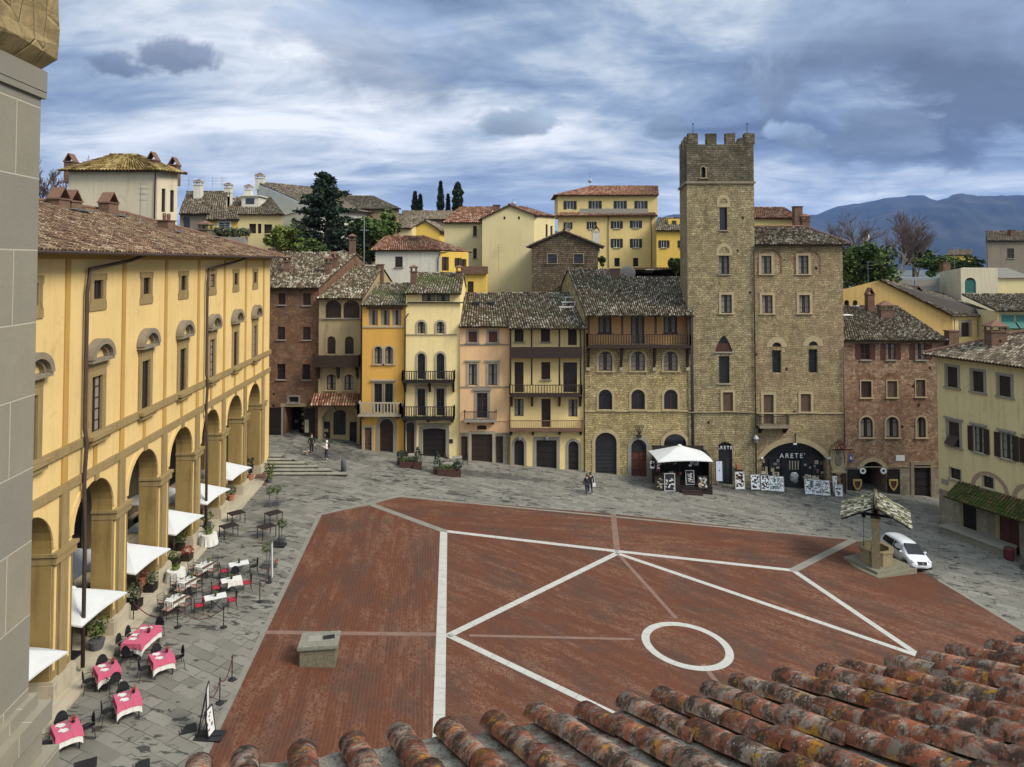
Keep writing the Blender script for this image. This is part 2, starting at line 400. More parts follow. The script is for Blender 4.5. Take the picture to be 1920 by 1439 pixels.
def win(F, r, rise=0., kind='glass', frame=None, sur=None, t=.12, sill=True, mull=(1, 2), shut=None, curtain=False, corn=0, dep=.24, akind='round', ft=.06, name='window', hole=True, lab=None, srm=None):
    u0, z0, u1, z1 = r
    if rise == 'r': rise = (u1-u0)/2
    elif rise: rise = rise * (u1-u0)
    if hole: F.hole(arch(u0, z0, u1, z1, rise, 12, akind), dep, srm or 0)
    fm = frame or M['wood']; lo, li = ringloops(r, ft, rise, akind); wd = -dep
    mb = MB(); mb.ring(F, lo, li, wd, wd+.08); w2 = wd+.065
    zt = z1 - rise
    for k in range(1, mull[0]+1):
        u = u0 + (u1-u0)*k/(mull[0]+1); mb.fbox(F, u-.03, u+.03, wd, w2, z0+ft, (z1 if mull[0] == 1 else zt) - ft)
    for k in range(1, mull[1]+1):
        z = z0 + (zt-z0)*k/(mull[1]+ (0 if rise else 1)); mb.fbox(F, u0+ft, u1-ft, wd, w2-.006, z-.022, z+.022)
    w = mb.build(name, fm, F.root)
    if lab: w['label'] = lab
    mb = MB(); mb.poly([F.p(u, wd+.025, z) for u, z in arch(u0+.01, z0+.01, u1-.01, z1-.01, rise, 12, akind)]); mb.build('pane', M['glass'], w)
    if curtain:
        for a, b in ((u0+ft, u0+(u1-u0)*.36), (u0+(u1-u0)*.64, u1-ft)):
            mb = MB(); n = 5; P = []
            for i in range(n+1):
                u = a + (b-a)*i/n; P.append((u, wd+.028+.008*(i % 2)))
            mb.add([F.p(u, q, z0+ft) for u, q in P] + [F.p(u, q, z1-ft-rise*.4) for u, q in P], [(i, i+1, n+2+i, n+1+i) for i in range(n)]); mb.build('curtain', M['curtain'], w)
    if kind == 'shut':
        um = (u0+u1)/2; zz = z1 - (rise*.55 if rise else 0)
        for a, b in ((u0+.03, um-.006), (um+.006, u1-.03)):
            mb = MB(); leaf(mb, F, a, b, z0+.02, zz, -.13); mb.build('shutter', shut or M['wood'], w)
    if kind == 'open':
        hw = (u1-u0)/2
        for a, b in ((u0-hw-.02, u0-.02), (u1+.02, u1+hw+.02)):
            mb = MB(); leaf(mb, F, a, b, z0+.02, z1-.01, .012 + (.052 if sur else 0)); mb.build('shutter', shut or M['wood'], w)
    if sur: surround(F, r, t, rise, sur, w, akind, sill=False, corn=corn)
    if sill and not name == 'door':
        mb = MB(); tt = t if sur else .03; mb.fbox(F, u0-tt-.08, u1+tt+.08, -.02, .14, z0-.11, z0-.002); mb.build('sill', sur or M['stonegrey'], w)
    return w
def door(F, r, rise=0., mat=None, sur=None, t=.2, rows=4, cols=2, dep=.25, fan=0., corn=0, akind='round', handle=True, lab=None):
    u0, z0, u1, z1 = r
    if rise == 'r': rise = (u1-u0)/2
    elif rise: rise *= (u1-u0)
    F.hole(arch(u0, z0, u1, z1, rise, 12, akind), dep)
    mb = MB(); L = arch(u0, z0, u1, z1, rise, 12, akind); mb.poly([F.p(u, -dep+.05, z) for u, z in L]); zt = z1 - rise
    if fan: zt = z1 - fan
    W = (u1-u0)/cols; H = (zt-z0)/rows
    for i in range(cols):
        for j in range(rows):
            mb.fbox(F, u0+W*i+.06, u0+W*(i+1)-.06, -dep+.04, -dep+.09, z0+H*j+.05, z0+H*(j+1)-.05)
    d = mb.build('door', mat or M['wood'], F.root)
    if lab: d['label'] = lab
    if fan:
        mb = MB(); L = arch(u0+.08, zt+.08, u1-.08, z1-.08, max(.05, rise-.08) if rise else 0, 12, akind); mb.poly([F.p(u, -dep+.08, z) for u, z in L]); mb.build('fanlight', M['glass'], d)
        mb = MB(); mb.fbox(F, u0, u1, -dep+.03, -dep+.14, zt-.06, zt+.06)
        for k in range(1, 7): 
            u = u0 + (u1-u0)*k/7; mb.fbox(F, u-.012, u+.012, -dep+.085, -dep+.105, zt+.06, z1 - rise*.35 if rise else z1)
        mb.build('transom', M['iron'], d)
    if handle:
        mb = MB(); um = (u0+u1)/2+.08; mb.fbox(F, um-.03, um+.03, -dep+.09, -dep+.16, z0+1., z0+1.12); mb.build('handle', M['iron'], d)
    if sur: surround(F, r, t, rise, sur, d, akind, sill=False, corn=corn)
    return d
def balcony(F, u0, u1, zf, zr, proj, mat, style='wood', brk=(), fth=.14, step=.16, fmat=None, bdrop=.8, returns=True, lab=None, rmat=None):
    mb = MB(); mb.fbox(F, u0, u1, -.02, proj, zf-fth, zf); b = mb.build('balcony', fmat or mat, F.root)
    if lab: b['label'] = lab
    mb = MB(); e = .07
    runs = [((u0+e/2, proj-e), (u1-e/2, proj-e))] + ([((u0+e/2, .0), (u0+e/2, proj-e)), ((u1-e/2, .0), (u1-e/2, proj-e))] if returns else [])
    for (ua, wa), (ub, wb) in runs:
        if style == 'solid':
            mb.fbox(F, min(ua,ub)-.03, max(ua,ub)+.03, min(wa,wb)-.03, max(wa,wb)+.03, zf+.003, zr)
            if ua != ub:
                k = int((ub-ua)/.5)
                for i in range(k+1): u = ua+(ub-ua)*i/k; mb.fbox(F, u-.03, u+.03, wa+.031, wa+.05, zf+.02, zr-.05)
            continue
        hr = .05 if style != 'stone' else .13; mb.fbox(F, min(ua,ub)-.04, max(ua,ub)+.04, min(wa,wb)-.05, max(wa,wb)+.05, zr-hr, zr+.01)
        if style != 'iron': mb.fbox(F, min(ua,ub)-.04, max(ua,ub)+.04, min(wa,wb)-.04, max(wa,wb)+.04, zf+.003, zf+.1)
        L = math.hypot(ub-ua, wb-wa); k = max(1, int(L/step)); bw = {'wood': .035, 'iron': .014, 'stone': .06}[style]
        for i in range(k+1):
            u = ua+(ub-ua)*i/k; w = wa+(wb-wa)*i/k; big = style != 'iron' and (i == 0 or i == k)
            q = bw * (1.8 if big else 1); mb.fbox(F, u-q, u+q, w-q, w+q, zf+.05, zr-hr)
    mb.build('railing', rmat or mat, b)
    for u in brk:
        mb = MB(); p = F.p; h = .09
        mb.add([p(u-h,0,zf-fth-.002),p(u+h,0,zf-fth-.002),p(u+h,proj*.9,zf-fth-.002),p(u-h,proj*.9,zf-fth-.002),p(u-h,0,zf-fth-bdrop),p(u+h,0,zf-fth-bdrop),p(u+h,proj*.9,zf-fth-.14),p(u-h,proj*.9,zf-fth-.14),p(u-h,.18,zf-fth-bdrop),p(u+h,.18,zf-fth-bdrop)],
               [(0,1,2,3),(2,7,6),(2,3,7),(2,7,6),(7,3,2),(3,7,8,4,0),(2,1,5,9,6),(6,9,8,7),(8,9,5,4),(0,4,5,1),(2,6,7,3)])
        mb.build('bracket', mat, b)
    return b
def strip(F, name, u0, u1, z0, z1, mat, w=.06, parent=None):
    mb = MB(); mb.fbox(F, u0, u1, -.02, w, z0, z1); return mb.build(name, mat, parent or F.root)
def pipe(F, pts, r=.055, mat=None, name='drainpipe'):
    mb = MB(); mb.tube([F.p(u, w, z) for u, w, z in pts], r, 7); return mb.build(name, mat or M['copper'], F.root, smooth=True)
def chimney(parent, p, w=.5, d=.5, h=1.4, mat=None, style='gable', rz=0.):
    mb = MB(); x, y, z = p; mb.rbox((x, y, z+h/2-.5), w/2, d/2, h/2+.5, rz); mb.rbox((x, y, z+h+.05), w/2+.07, d/2+.07, .05, rz)
    c = mb.build('chimney', mat or M['brick'], parent); mb = MB(); ca, sa = math.cos(rz), math.sin(rz)
    q = lambda a, b, e: (x+ca*a-sa*b, y+sa*a+ca*b, e); zt = z+h+.1
    if style == 'gable':    # two leaning tiles
        for sg in (-1, 1):
            a, b, t = w/2+.05, d/2+.03, .05
            mb.hexa([q(sg*a,-b,zt),q(sg*(a-t),-b,zt),q(sg*(a-t),b,zt),q(sg*a,b,zt),q(sg*.04,-b,zt+min(w,.75)*.95),q(-sg*.02,-b,zt+min(w,.75)*.9),q(-sg*.02,b,zt+min(w,.75)*.9),q(sg*.04,b,zt+min(w,.75)*.95)])
        mb.build('chimney_cap', M['terracotta'], c)
    elif style == 'box':    # little roofed lantern
        for a in (-1, 1):
            for b in (-1, 1): mb.rbox((*q(a*(w/2-.06), b*(d/2-.06), 0)[:2], zt+.15), .06, .06, .17, rz)
        mb.rbox((x, y, zt+.36), w/2+.1, d/2+.1, .05, rz); mb.build('chimney_cap', mat or M['brick'], c)
        mb = MB(); a, b = w/2+.12, d/2+.12
        mb.add([q(-a,-b,zt+.412),q(a,-b,zt+.412),q(a,b,zt+.412),q(-a,b,zt+.412),q(0,0,zt+.412+w*.4)], [(0,1,4),(1,2,4),(2,3,4),(3,0,4),(3,2,1,0)]); mb.build('chimney_roof', M['terracotta'], c)
    elif style == 'pots':
        for a in (-.25, .25): mb = MB(); mb.lathe([(.12, 0), (.15, .35), (.11, .5)], 8, q(a*w*1.2, 0, zt)); mb.build('chimney_pot', M['terracotta'], c)
    return c
def antenna(parent, p, h=2.2, kind=0):
    mb = MB(); x, y, z = p; mb.tube([(x, y, z-.3), (x, y, z+h)], .022, 5)
    for k in range(3):
        zz = z+h-.1-k*.4; L = .75-.12*k; mb.tube([(x-L*.2, y, zz), (x+L, y, zz)], .014, 4)
        for j in range(5): mb.tube([(x-.1+L*j/5, y-.25, zz), (x-.1+L*j/5, y+.25, zz)], .009, 4)
    o = mb.build('antenna', M['steel'], parent)
    if kind:
        mb = MB(); mb.lathe([(.02,-.12),(.2,-.1),(.33,.0),(.34,.02),(.2,-.07),(.02,-.09)], 12, (0,0,0)); V = np.array(mb.v); V = V[:, [0, 2, 1]] * [1, 1, 1]; mb.v = (V + np.array([x, y-.15, z+h*.35])).tolist(); mb.build('dish', M['steel'], parent)
    return o
def text_mesh(s, size, th):
    cu = bpy.data.curves.new('lettering', 'FONT'); cu.body = s; cu.size = size; cu.extrude = th; cu.align_x = 'CENTER'; cu.space_character = 1.35
    o = bpy.data.objects.new('lettering', cu); col.objects.link(o); bpy.context.view_layer.update()
    me = bpy.data.meshes.new_from_object(o.evaluated_get(bpy.context.evaluated_depsgraph_get())); V = [tuple(v.co) for v in me.vertices]; Fs = [tuple(p.vertices) for p in me.polygons]
    bpy.data.objects.remove(o); return V, Fs
def letters(F, s, u, w, z, size, mat, parent, th=.02):
    V, Fs = text_mesh(s, size, th); mb = MB(); mb.add([F.p(u+x, w+q, z+y) for x, y, q in V], Fs); return mb.build('lettering', mat, parent)
# ------------------------------------------------------------------ materials used all over
M = {}
M['board'] = plain('eave boards', (.035,.026,.02), .85, .3, 4)
M['wood'] = plain('dark brown wood', (.030,.0175,.0125), .6, .3, 3)
M['wood_black'] = plain('nearly black wood', (.014,.0105,.009), .6, .3, 3)
M['wood_red'] = plain('reddish brown wood', (.075,.027,.017), .55, .3, 2)
M['wood_mid'] = plain('weathered brown wood', (.095,.058,.038), .75, .3, 3)
M['shut_dark'] = plain('dark green-black shutters', (.018,.02,.02), .6, .3, 3)
M['teal'] = plain('teal painted wood', (.022,.105,.09), .6, .25, 3)
M['white_paint'] = plain('white paint', (.56,.56,.54), .6, .08, 3)
M['iron'] = plain('black iron', (.011,.011,.012), .55, .2, 5, 0, .4)
M['steel'] = plain('grey steel', (.25,.26,.27), .45, .15, 4, .6)
M['copper'] = plain('dark copper pipe', (.055,.035,.028), .55, .3, 3)
M['terracotta'] = plain('weathered terracotta', (.145,.075,.048), .9, .45, 5)
M['stonegrey'] = plain('grey dressed stone', (.215,.195,.16), .9, .22, 3)
M['stonewarm'] = plain('warm sandstone trim', (.32,.25,.145), .92, .3, 2.2)
M['stonedark'] = plain('weathered sandstone', (.19,.155,.105), .92, .4, 1.7)
M['travertine'] = plain('pale stone strip', (.50,.485,.44), .85, .2, 1.2)
M['curtain'] = plain('pale curtain', (.20,.18,.15), .9, .25, 8)
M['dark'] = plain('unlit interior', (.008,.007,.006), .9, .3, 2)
m, g = newmat('window glass'); setc(g, (.018,.02,.023)); g.b.inputs['Roughness'].default_value = .12; g.b.inputs['Specular IOR Level'].default_value = .5
tc = g.n('ShaderNodeTexCoord').outputs['Object']; bump(g, g.noise(tc, 1.3, 2), .12, .05); M['glass'] = m
M['brick'] = masonry('chimney brick', (.15,.068,.042), (.22,.12,.075), (.13,.11,.085), .25, .07, None, 0, .01, .3, .012, .4)
DK, BR, MID, GR, LT, WH = (.040,.028,.020), (.095,.064,.043), (.165,.115,.075), (.215,.18,.13), (.33,.30,.235), (.62,.60,.53)
M['tile'] = [tilemat('lichened grey-brown tiles', [(.22,DK),(.42,BR),(.57,MID),(.68,GR),(.78,LT),(.90,WH)], (.06,.06,.025), .5, .22, .14), M['board']]
M['tile_moss'] = [tilemat('mossy tiles', [(.2,DK),(.36,BR),(.52,(.10,.085,.05)),(.66,GR),(.84,LT)], (.06,.085,.02), .75, .3, .2), M['board']]
M['tile_red'] = [tilemat('red-brown tiles', [(.15,(.07,.03,.02)),(.4,(.16,.065,.042)),(.6,(.22,.10,.065)),(.75,(.27,.17,.11)),(.9,(.42,.36,.27))], (.10,.09,.05), .35, .3, .12), M['board']]
M['tile_palace'] = [tilemat('red-brown palace tiles', [(.18,(.04,.022,.017)),(.38,(.095,.053,.035)),(.56,(.155,.088,.056)),(.72,(.21,.14,.085)),(.82,(.30,.23,.14)),(.93,(.42,.37,.27))], (.10,.09,.05), .3, .25, .16), M['board']]
M['tile_ochre'] = [tilemat('ochre tiles', [(.15,(.07,.045,.02)),(.4,(.17,.11,.045)),(.65,(.28,.20,.08)),(.9,(.42,.34,.17))], (.22,.16,.04), .4, .5, .12), M['board']]
M['tile_far'] = [tilemat('grey-brown far tiles', [(.15,(.045,.033,.025)),(.4,(.115,.085,.062)),(.65,(.19,.15,.11)),(.9,(.32,.28,.21))], (.10,.10,.05), .35, .3, .15), M['board']]
# ------------------------------------------------------------------ sky, sun
SUN = Vector((.82, -.42, .80)).normalized(); EL = math.asin(SUN.z); AZ = math.atan2(SUN.x, SUN.y)
w = bpy.data.worlds.new("World"); scene.world = w; w.use_nodes = True; nt = w.node_tree; nt.nodes.clear(); g = NG(nt)
out = g.n('ShaderNodeOutputWorld'); bg = g.n('ShaderNodeBackground'); nt.links.new(bg.outputs[0], out.inputs[0])
sky = g.n('ShaderNodeTexSky', sky_type='NISHITA', sun_disc=False, sun_elevation=EL, sun_rotation=AZ)
sky.dust_density = 2.0; sky.ozone_density = 1.5
d = g.n('ShaderNodeTexCoord').outputs['Generated']; sp = g.n('ShaderNodeSeparateXYZ', {0: d})
dx, dy, dz = sp.outputs; den = g.math('ADD', g.math('MAXIMUM', dz, 0.), .13)
pv = g.n('ShaderNodeCombineXYZ', {0: g.math('DIVIDE', dx, den), 1: g.math('DIVIDE', dy, den), 2: .3}).outputs[0]
n1 = g.noise(g.mapv(pv, (.50, .60, 1), (0, 0, R(-14)), (1.3, .7, 0)), 1.15, 12, .58, .5)      # broad cloud decks
n2 = g.noise(g.mapv(pv, (.60, .95, 1), (0, 0, R(-8)), (4.1, 2.7, 0)), 2.3, 9, .62, .6)          # streaks
f = g.math('ADD', g.math('MULTIPLY', n1, .68), g.math('MULTIPLY', n2, .32))
deck = g.ramp(f, [(.37, (.115,.150,.235)), (.44, (.19,.255,.37)), (.49, (.28,.355,.465)), (.545, (.47,.53,.60)), (.63, (.80,.82,.85))])
# puffy darker cumulus in chosen parts of the sky (given as directions), ragged by noise
rag = g.noise(g.mapv(d, (1, 1, 1.7)), 5.5, 9, .60, .5); rag2 = g.noise(g.mapv(d, (1, 1, 1.5), loc=(.02, 0, -.035)), 5.5, 9, .60, .5)
c = deck
def blob(x, y, rad, sq, colr, amt, edge=.5):
    global c
    colr = (colr[0]*1.03, colr[1]*1.0, colr[2]*.86)
    a, b = ray(x, y); v = Vector((a, 1, b)).normalized()
    df = g.n('ShaderNodeVectorMath', {0: d, 1: tuple(v)}, operation='SUBTRACT').outputs[0]
    df = g.n('ShaderNodeVectorMath', {0: df, 1: (1, 1, sq)}, operation='MULTIPLY').outputs[0]
    L = g.n('ShaderNodeVectorMath', {0: df}, operation='LENGTH').outputs[1]
    q = g.math('ADD', g.math('DIVIDE', L, rad), g.math('MULTIPLY', g.math('SUBTRACT', rag, .5), -3.0))
    k = g.ramp(q, [(.62, (1,1,1)), (.62 + edge*.45, (0,0,0))])
    top = g.math('MULTIPLY', g.ramp(g.math('SUBTRACT', rag2, rag), [(.5, (0,0,0)), (.62, (1,1,1))]), 1.)
    cc = g.mix(g.ramp(g.math('ADD', rag, g.math('MULTIPLY', g.n('ShaderNodeSeparateXYZ', {0: df}).outputs[2], 2.2)), [(.40, (0,0,0)), (.72, (1,1,1))]), colr, mul(colr, 2.3))
    c = g.mix(g.math('MULTIPLY', k, amt), c, cc)
blob(1800, 110, .20, 1.5, (.105,.135,.215), .92, .8)
blob(1640, 235, .09, 1.8, (.135,.175,.265), .85)
blob(1500, 260, .05, 2.0, (.15,.20,.30), .8)
blob(330, 110, .085, 1.7, (.13,.165,.265), .85)
blob(210, 130, .06, 1.6, (.125,.16,.26), .85)
blob(960, 235, .07, 2.1, (.17,.22,.31), .8)
blob(1250, 240, .05, 1.8, (.15,.20,.29), .75)
blob(1560, 90, .10, 1.6, (.14,.18,.27), .55, .9)
blob(700, 95, .16, 2.2, (.12,.165,.28), .5, 1.0)
wn = g.ramp(dz, [(.0, (1,1,1)), (.13, (0,0,0))])                                       # paler towards the horizon
c = g.mix(g.math('MULTIPLY', wn, .55), c, (.60,.67,.74))
# cloud cover overhead and behind the viewer, out of frame, brightened as added fill light
br = g.math('ADD', g.math('MULTIPLY', g.ramp(dz, [(.38, (0,0,0)), (.8, (1,1,1))]), 1.9), g.math('MULTIPLY', g.ramp(g.math('MULTIPLY', dy, -1.), [(.0, (0,0,0)), (.7, (1,1,1))]), .55))
c = g.mix(1., c, g.n('ShaderNodeCombineColor', {0: g.math('ADD', br, 1.), 1: g.math('ADD', br, 1.), 2: g.math('ADD', g.math('MULTIPLY', br, .86), 1.)}).outputs[0], 'MULTIPLY')
nsk = g.mix(1., sky.outputs[0], (.10,.10,.10), 'MULTIPLY')
fin = g.mix(.95, nsk, c)
SKYK = .80
fin = g.mix(1., fin, (SKYK, SKYK, SKYK), 'MULTIPLY')
nt.links.new(fin, bg.inputs[0]); bg.inputs[1].default_value = 1.0
sl = bpy.data.lights.new("sun", 'SUN'); sl.energy = 2.75; sl.angle = R(22); sl.color = (1, .93, .82)
so = bpy.data.objects.new("sun", sl); col.objects.link(so); so.rotation_euler = SUN.to_track_quat('Z', 'Y').to_euler(); so.location = (40, -40, 90)
vs = scene.view_settings; vs.view_transform = 'Standard'; vs.look = 'None'; vs.exposure = .72; vs.gamma = 1
scene.render.engine = 'CYCLES'; scene.cycles.use_denoising = True; scene.cycles.max_bounces = 6; scene.cycles.diffuse_bounces = 3
# ------------------------------------------------------------------ ground
def pave(name, a, b, bw, bh, rot, dark=.6, tint=None, cr=(.02,.02,.02)):
    m, g = newmat(name); uv = g.n('ShaderNodeUVMap').outputs[0]; v = g.mapv(uv, (1,1,1), (0,0,R(rot)))
    wv = g.n('ShaderNodeTexNoise', {'Vector': uv, 'Scale': 1.1, 'Detail': 2}).outputs['Color']
    v2 = g.n('ShaderNodeVectorMath', {0: v, 1: g.n('ShaderNodeVectorMath', {0: wv, 3: .16}, operation='SCALE').outputs[0]}, operation='ADD').outputs[0]
    b1 = g.n('ShaderNodeTexBrick', {'Vector': v2, 'Color1': (0,0,0,1), 'Color2': (1,1,1,1), 'Mortar': (.5,.5,.5,1), 'Scale': 1, 'Mortar Size': .022, 'Mortar Smooth': .2, 'Brick Width': bw, 'Row Height': bh}, offset=.37)
    b1.squash = .62; b1.squash_frequency = 3
    c = g.mix(g.n('ShaderNodeSeparateColor', {0: b1.outputs[0]}).outputs[0], a, b)
    c = g.mix(g.math('MULTIPLY', g.ramp(g.noise(uv, .33, 6, .65), [(.35, (0,0,0)), (.7, (1,1,1))]), .35), c, mul(a, 1.5))
    jn = g.math('MULTIPLY', b1.outputs['Fac'], g.ramp(g.noise(uv, .7, 3), [(.4, (.15,.15,.15)), (.62, (.8,.8,.8))]))
    c = g.mix(jn, c, cr)
    bl = g.noise(g.mapv(uv, (.8, 1.9, 1), (0,0,R(rot))), 1.35, 5, .62, .7); bl2 = g.noise(uv, .16, 4, .6)
    th = g.math('ADD', g.math('MULTIPLY', bl, .75), g.math('MULTIPLY', bl2, .35))
    c = g.mix(g.math('MULTIPLY', g.ramp(th, [(.603, (0,0,0)), (.64, (1,1,1))]), dark), c, (.035,.034,.032))
    c = g.mix(g.math('MULTIPLY', g.ramp(g.noise(uv, 7, 5, .7), [(.3, (0,0,0)), (.7, (1,1,1))]), .22), c, mul(a, .6))
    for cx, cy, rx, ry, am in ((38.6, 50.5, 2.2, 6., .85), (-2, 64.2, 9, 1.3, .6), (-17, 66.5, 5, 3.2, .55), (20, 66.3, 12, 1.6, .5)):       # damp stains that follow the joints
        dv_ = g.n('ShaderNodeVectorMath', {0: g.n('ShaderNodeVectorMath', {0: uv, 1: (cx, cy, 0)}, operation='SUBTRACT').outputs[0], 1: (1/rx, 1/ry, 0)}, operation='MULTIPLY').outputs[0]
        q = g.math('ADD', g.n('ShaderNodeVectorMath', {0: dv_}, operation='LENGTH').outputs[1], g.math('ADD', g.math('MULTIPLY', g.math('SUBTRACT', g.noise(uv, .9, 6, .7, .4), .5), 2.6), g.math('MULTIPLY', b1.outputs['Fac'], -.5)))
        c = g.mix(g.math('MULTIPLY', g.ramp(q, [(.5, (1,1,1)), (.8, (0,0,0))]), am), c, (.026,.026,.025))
    setc(g, c); g.b.inputs['Roughness'].default_value = .8; g.b.inputs['Specular IOR Level'].default_value = .06
    bump(g, g.math('SUBTRACT', g.noise(uv, 4, 5, .7), b1.outputs['Fac']), .35, .03); return m
M['pave'] = pave('grey flagstones', (.128,.119,.099), (.212,.198,.168), 1.25, .58, 24, .9)
M['pave_step'] = pave('worn step stone', (.22,.205,.165), (.28,.26,.20), 1.6, .6, 5, .5)
def bricks(name, rot, seed):
    m, g = newmat(name); uv = g.n('ShaderNodeUVMap').outputs[0]; v = g.mapv(uv, (1,1,1), (0,0,R(rot)), (seed, seed*.7, 0))
    s = g.n('ShaderNodeSeparateXYZ', {0: v}); x, y = s.outputs[0], s.outputs[1]
    zz = g.math('PINGPONG', x, .17); vv = g.n('ShaderNodeCombineXYZ', {0: x, 1: g.math('ADD', y, zz), 2: 0.}).outputs[0]
    b1 = g.n('ShaderNodeTexBrick', {'Vector': vv, 'Color1': (0,0,0,1), 'Color2': (1,1,1,1), 'Mortar': (.5,.5,.5,1), 'Scale': 1, 'Mortar Size': .012, 'Brick Width': .17, 'Row Height': .075}, offset=0.)
    c = g.mix(g.n('ShaderNodeSeparateColor', {0: b1.outputs[0]}).outputs[0], (.072,.0228,.0098), (.113,.0375,.0165))
    lane = g.noise(g.mapv(v, (1.05, .10, 1)), 1., 4, .6); c = g.mix(g.math('MULTIPLY', g.ramp(lane, [(.3, (0,0,0)), (.7, (1,1,1))]), .55), c, (.075,.024,.015))
    pat = g.noise(g.mapv(v, (2.3, .36, 1), loc=(9,2,0)), .62, 10, .76, .3); reg = g.noise(uv, .11, 3)
    k = g.ramp(g.math('ADD', g.math('MULTIPLY', pat, .8), g.math('MULTIPLY', reg, .32)), [(.53, (0,0,0)), (.63, (1,1,1))])
    fine = g.ramp(g.math('ADD', g.math('MULTIPLY', g.n('ShaderNodeSeparateColor', {0: b1.outputs[0]}).outputs[0], .6), g.math('MULTIPLY', g.noise(g.mapv(vv, (5, 11, 1)), 1.2, 3, .7), .5)), [(.42, (0,0,0)), (.66, (1,1,1))])
    c = g.mix(g.math('MULTIPLY', g.math('MULTIPLY', k, fine), .62), c, (.205,.115,.075))
    dk = g.noise(g.mapv(v, (.9, .45, 1), loc=(4,8,0)), .5, 7, .7); c = g.mix(g.math('MULTIPLY', g.ramp(dk, [(.46, (0,0,0)), (.62, (1,1,1))]), .7), c, (.048,.029,.023))
    c = g.mix(g.math('MULTIPLY', b1.outputs['Fac'], .4), c, (.15,.095,.07))
    setc(g, c); g.b.inputs['Roughness'].default_value = .78; g.b.inputs['Specular IOR Level'].default_value = .06
    bump(g, g.math('SUBTRACT', g.noise(uv, 6, 5, .7), b1.outputs['Fac']), .3, .02); return m
M['br1'] = bricks('herringbone brick paving A', -7, 1.); M['br2'] = bricks('herringbone brick paving B', -54, 5.); M['br3'] = bricks('herringbone brick paving C', 41, 9.); M['br4'] = bricks('herringbone brick paving D', 88, 13.)
def lift(p, h): return Vector((p.x, p.y, gz(p.x) + h))
def sheet(name, pts, mat, h, kind='structure'):
    mb = MB(); mb.poly([lift(p, h) for p in pts]); return tag(mb.build(name, mat), kind=kind)
mb = MB(); ny = 10; X = np.array([-45, -30, -22, -18, -GT/SL, -12, -5, 5, 15, 30, 45, 60]); nx = len(X) - 1; Y = np.linspace(-12, 90, ny+1)
mb.add([(x, y, gz(x)) for y in Y for x in X], [(j*(nx+1)+i, j*(nx+1)+i+1, (j+1)*(nx+1)+i+1, (j+1)*(nx+1)+i) for j in range(ny) for i in range(nx)])
tag(mb.build('pavement', M['pave']), kind='structure')
G = gnd
def G2(x, y):                   # for positions below the frame
    return gnd(x, y)
# brick field, in four lay directions
pA = G2(352, 1490); pB = G2(600, 965); pC = G2(698, 947); pD = G2(748, 931); pE = G2(1150, 964); pF = G2(1602, 1012); pG = G2(1655, 1040); pH = G2(1760, 1088); pI = G2(1925, 1186); pJ = G2(1925, 1490)
q1 = G2(832, 996); q2 = G2(1157, 1034); q3 = G2(1487, 1070); q4 = G2(1760, 1254); q5 = G2(820, 1490); v1 = G2(838, 1192); v2 = G2(1440, 1490)
mb = MB(); L = lambda p: lift(p, .004)
for pts, mi in (([pA, q5, q1, pC, pB], 0), ([pC, q1, q2, q3, pF, pE, pD], 3), ([pF, q3, q4, pJ, pI, pH, pG], 1), ([q1, q5, v2, v1, q2], 1), ([v1, v2, pJ, q4, q3, q2], 1)):
    mb.poly([L(p) for p in pts], mi)
tag(mb.build('brick_paving', [M['br1'], M['br2'], M['br3'], M['br4']]), kind='structure')
# pale stone strips
def stripe(name, p0, p1, wd, mat, h=.008, ext=0):
    d = (p1 - p0); d.z = 0; d.normalize(); n = Vector((-d.y, d.x, 0)) * wd / 2; a = p0 - d*ext; b = p1 + d*ext
    mb = MB(); L = (b - a).length; k = max(1, int(L / .9))
    for i in range(k):
        s0, s1 = a + (b-a)*(i/k), a + (b-a)*((i+1)/k - .012/L*0 ) ; g_ = d*.006
        mb.poly([lift(s0 + g_ - n, h), lift(s1 - g_ - n, h), lift(s1 - g_ + n, h), lift(s0 + g_ + n, h)])
    return tag(mb.build(name, mat), kind='structure')
def travert(name, c, vary=.16):
    m, g = newmat(name); uv = g.n('ShaderNodeUVMap').outputs[0]
    cc = g.mix(g.noise(uv, 1.3, 5, .65), mul(c, 1-vary), mul(c, 1+vary)); cc = g.mix(g.math('MULTIPLY', g.ramp(g.noise(uv, 3, 6, .7), [(.5, (0,0,0)), (.75, (1,1,1))]), .45), cc, mul(c, .5))
    setc(g, cc); g.b.inputs['Roughness'].default_value = .8; bump(g, g.noise(uv, 9, 5), .2, .02); return m
M['strip'] = travert('white travertine strip', (.35,.335,.295)); M['strip_old'] = travert('weathered stone strip', (.165,.15,.12), .35); M['strip_pink'] = travert('worn brick strip', (.15,.085,.06), .45)
for p0, p1, wd in ((q1, q5, .50), (q1, q2, .42), (q2, q3, .42), (q3, q4, .42)): stripe('stone_stripe', p0, p1, wd, M['strip'], .008, .15)
for p0, p1, wd in ((G(1157,1038), G(842,1192), .40), (G(842,1192), G(1440,1478), .40), (G(1157,1038), G(1715,1228), .40)): stripe('stone_stripe', p0, p1, wd, M['strip'], .012, .1)
stripe('stone_stripe', pC, q1, .55, M['strip_old'], .0085); stripe('stone_stripe', pF, q3, .55, M['strip_old'], .0085); stripe('stone_stripe', pE, q2, .42, M['strip_pink'], .0075)
stripe('stone_stripe', G(497,1186), G(818,1190), .34, M['strip_pink'], .0075); stripe('stone_stripe', G(880,1192), G(1190,1199), .22, M['strip_pink'], .0065); stripe('stone_stripe', G(1160,1040), G(1268,1160), .26, M['strip_pink'], .0065); stripe('stone_stripe', G(1318,1246), G(1375,1320), .26, M['strip_pink'], .0065)
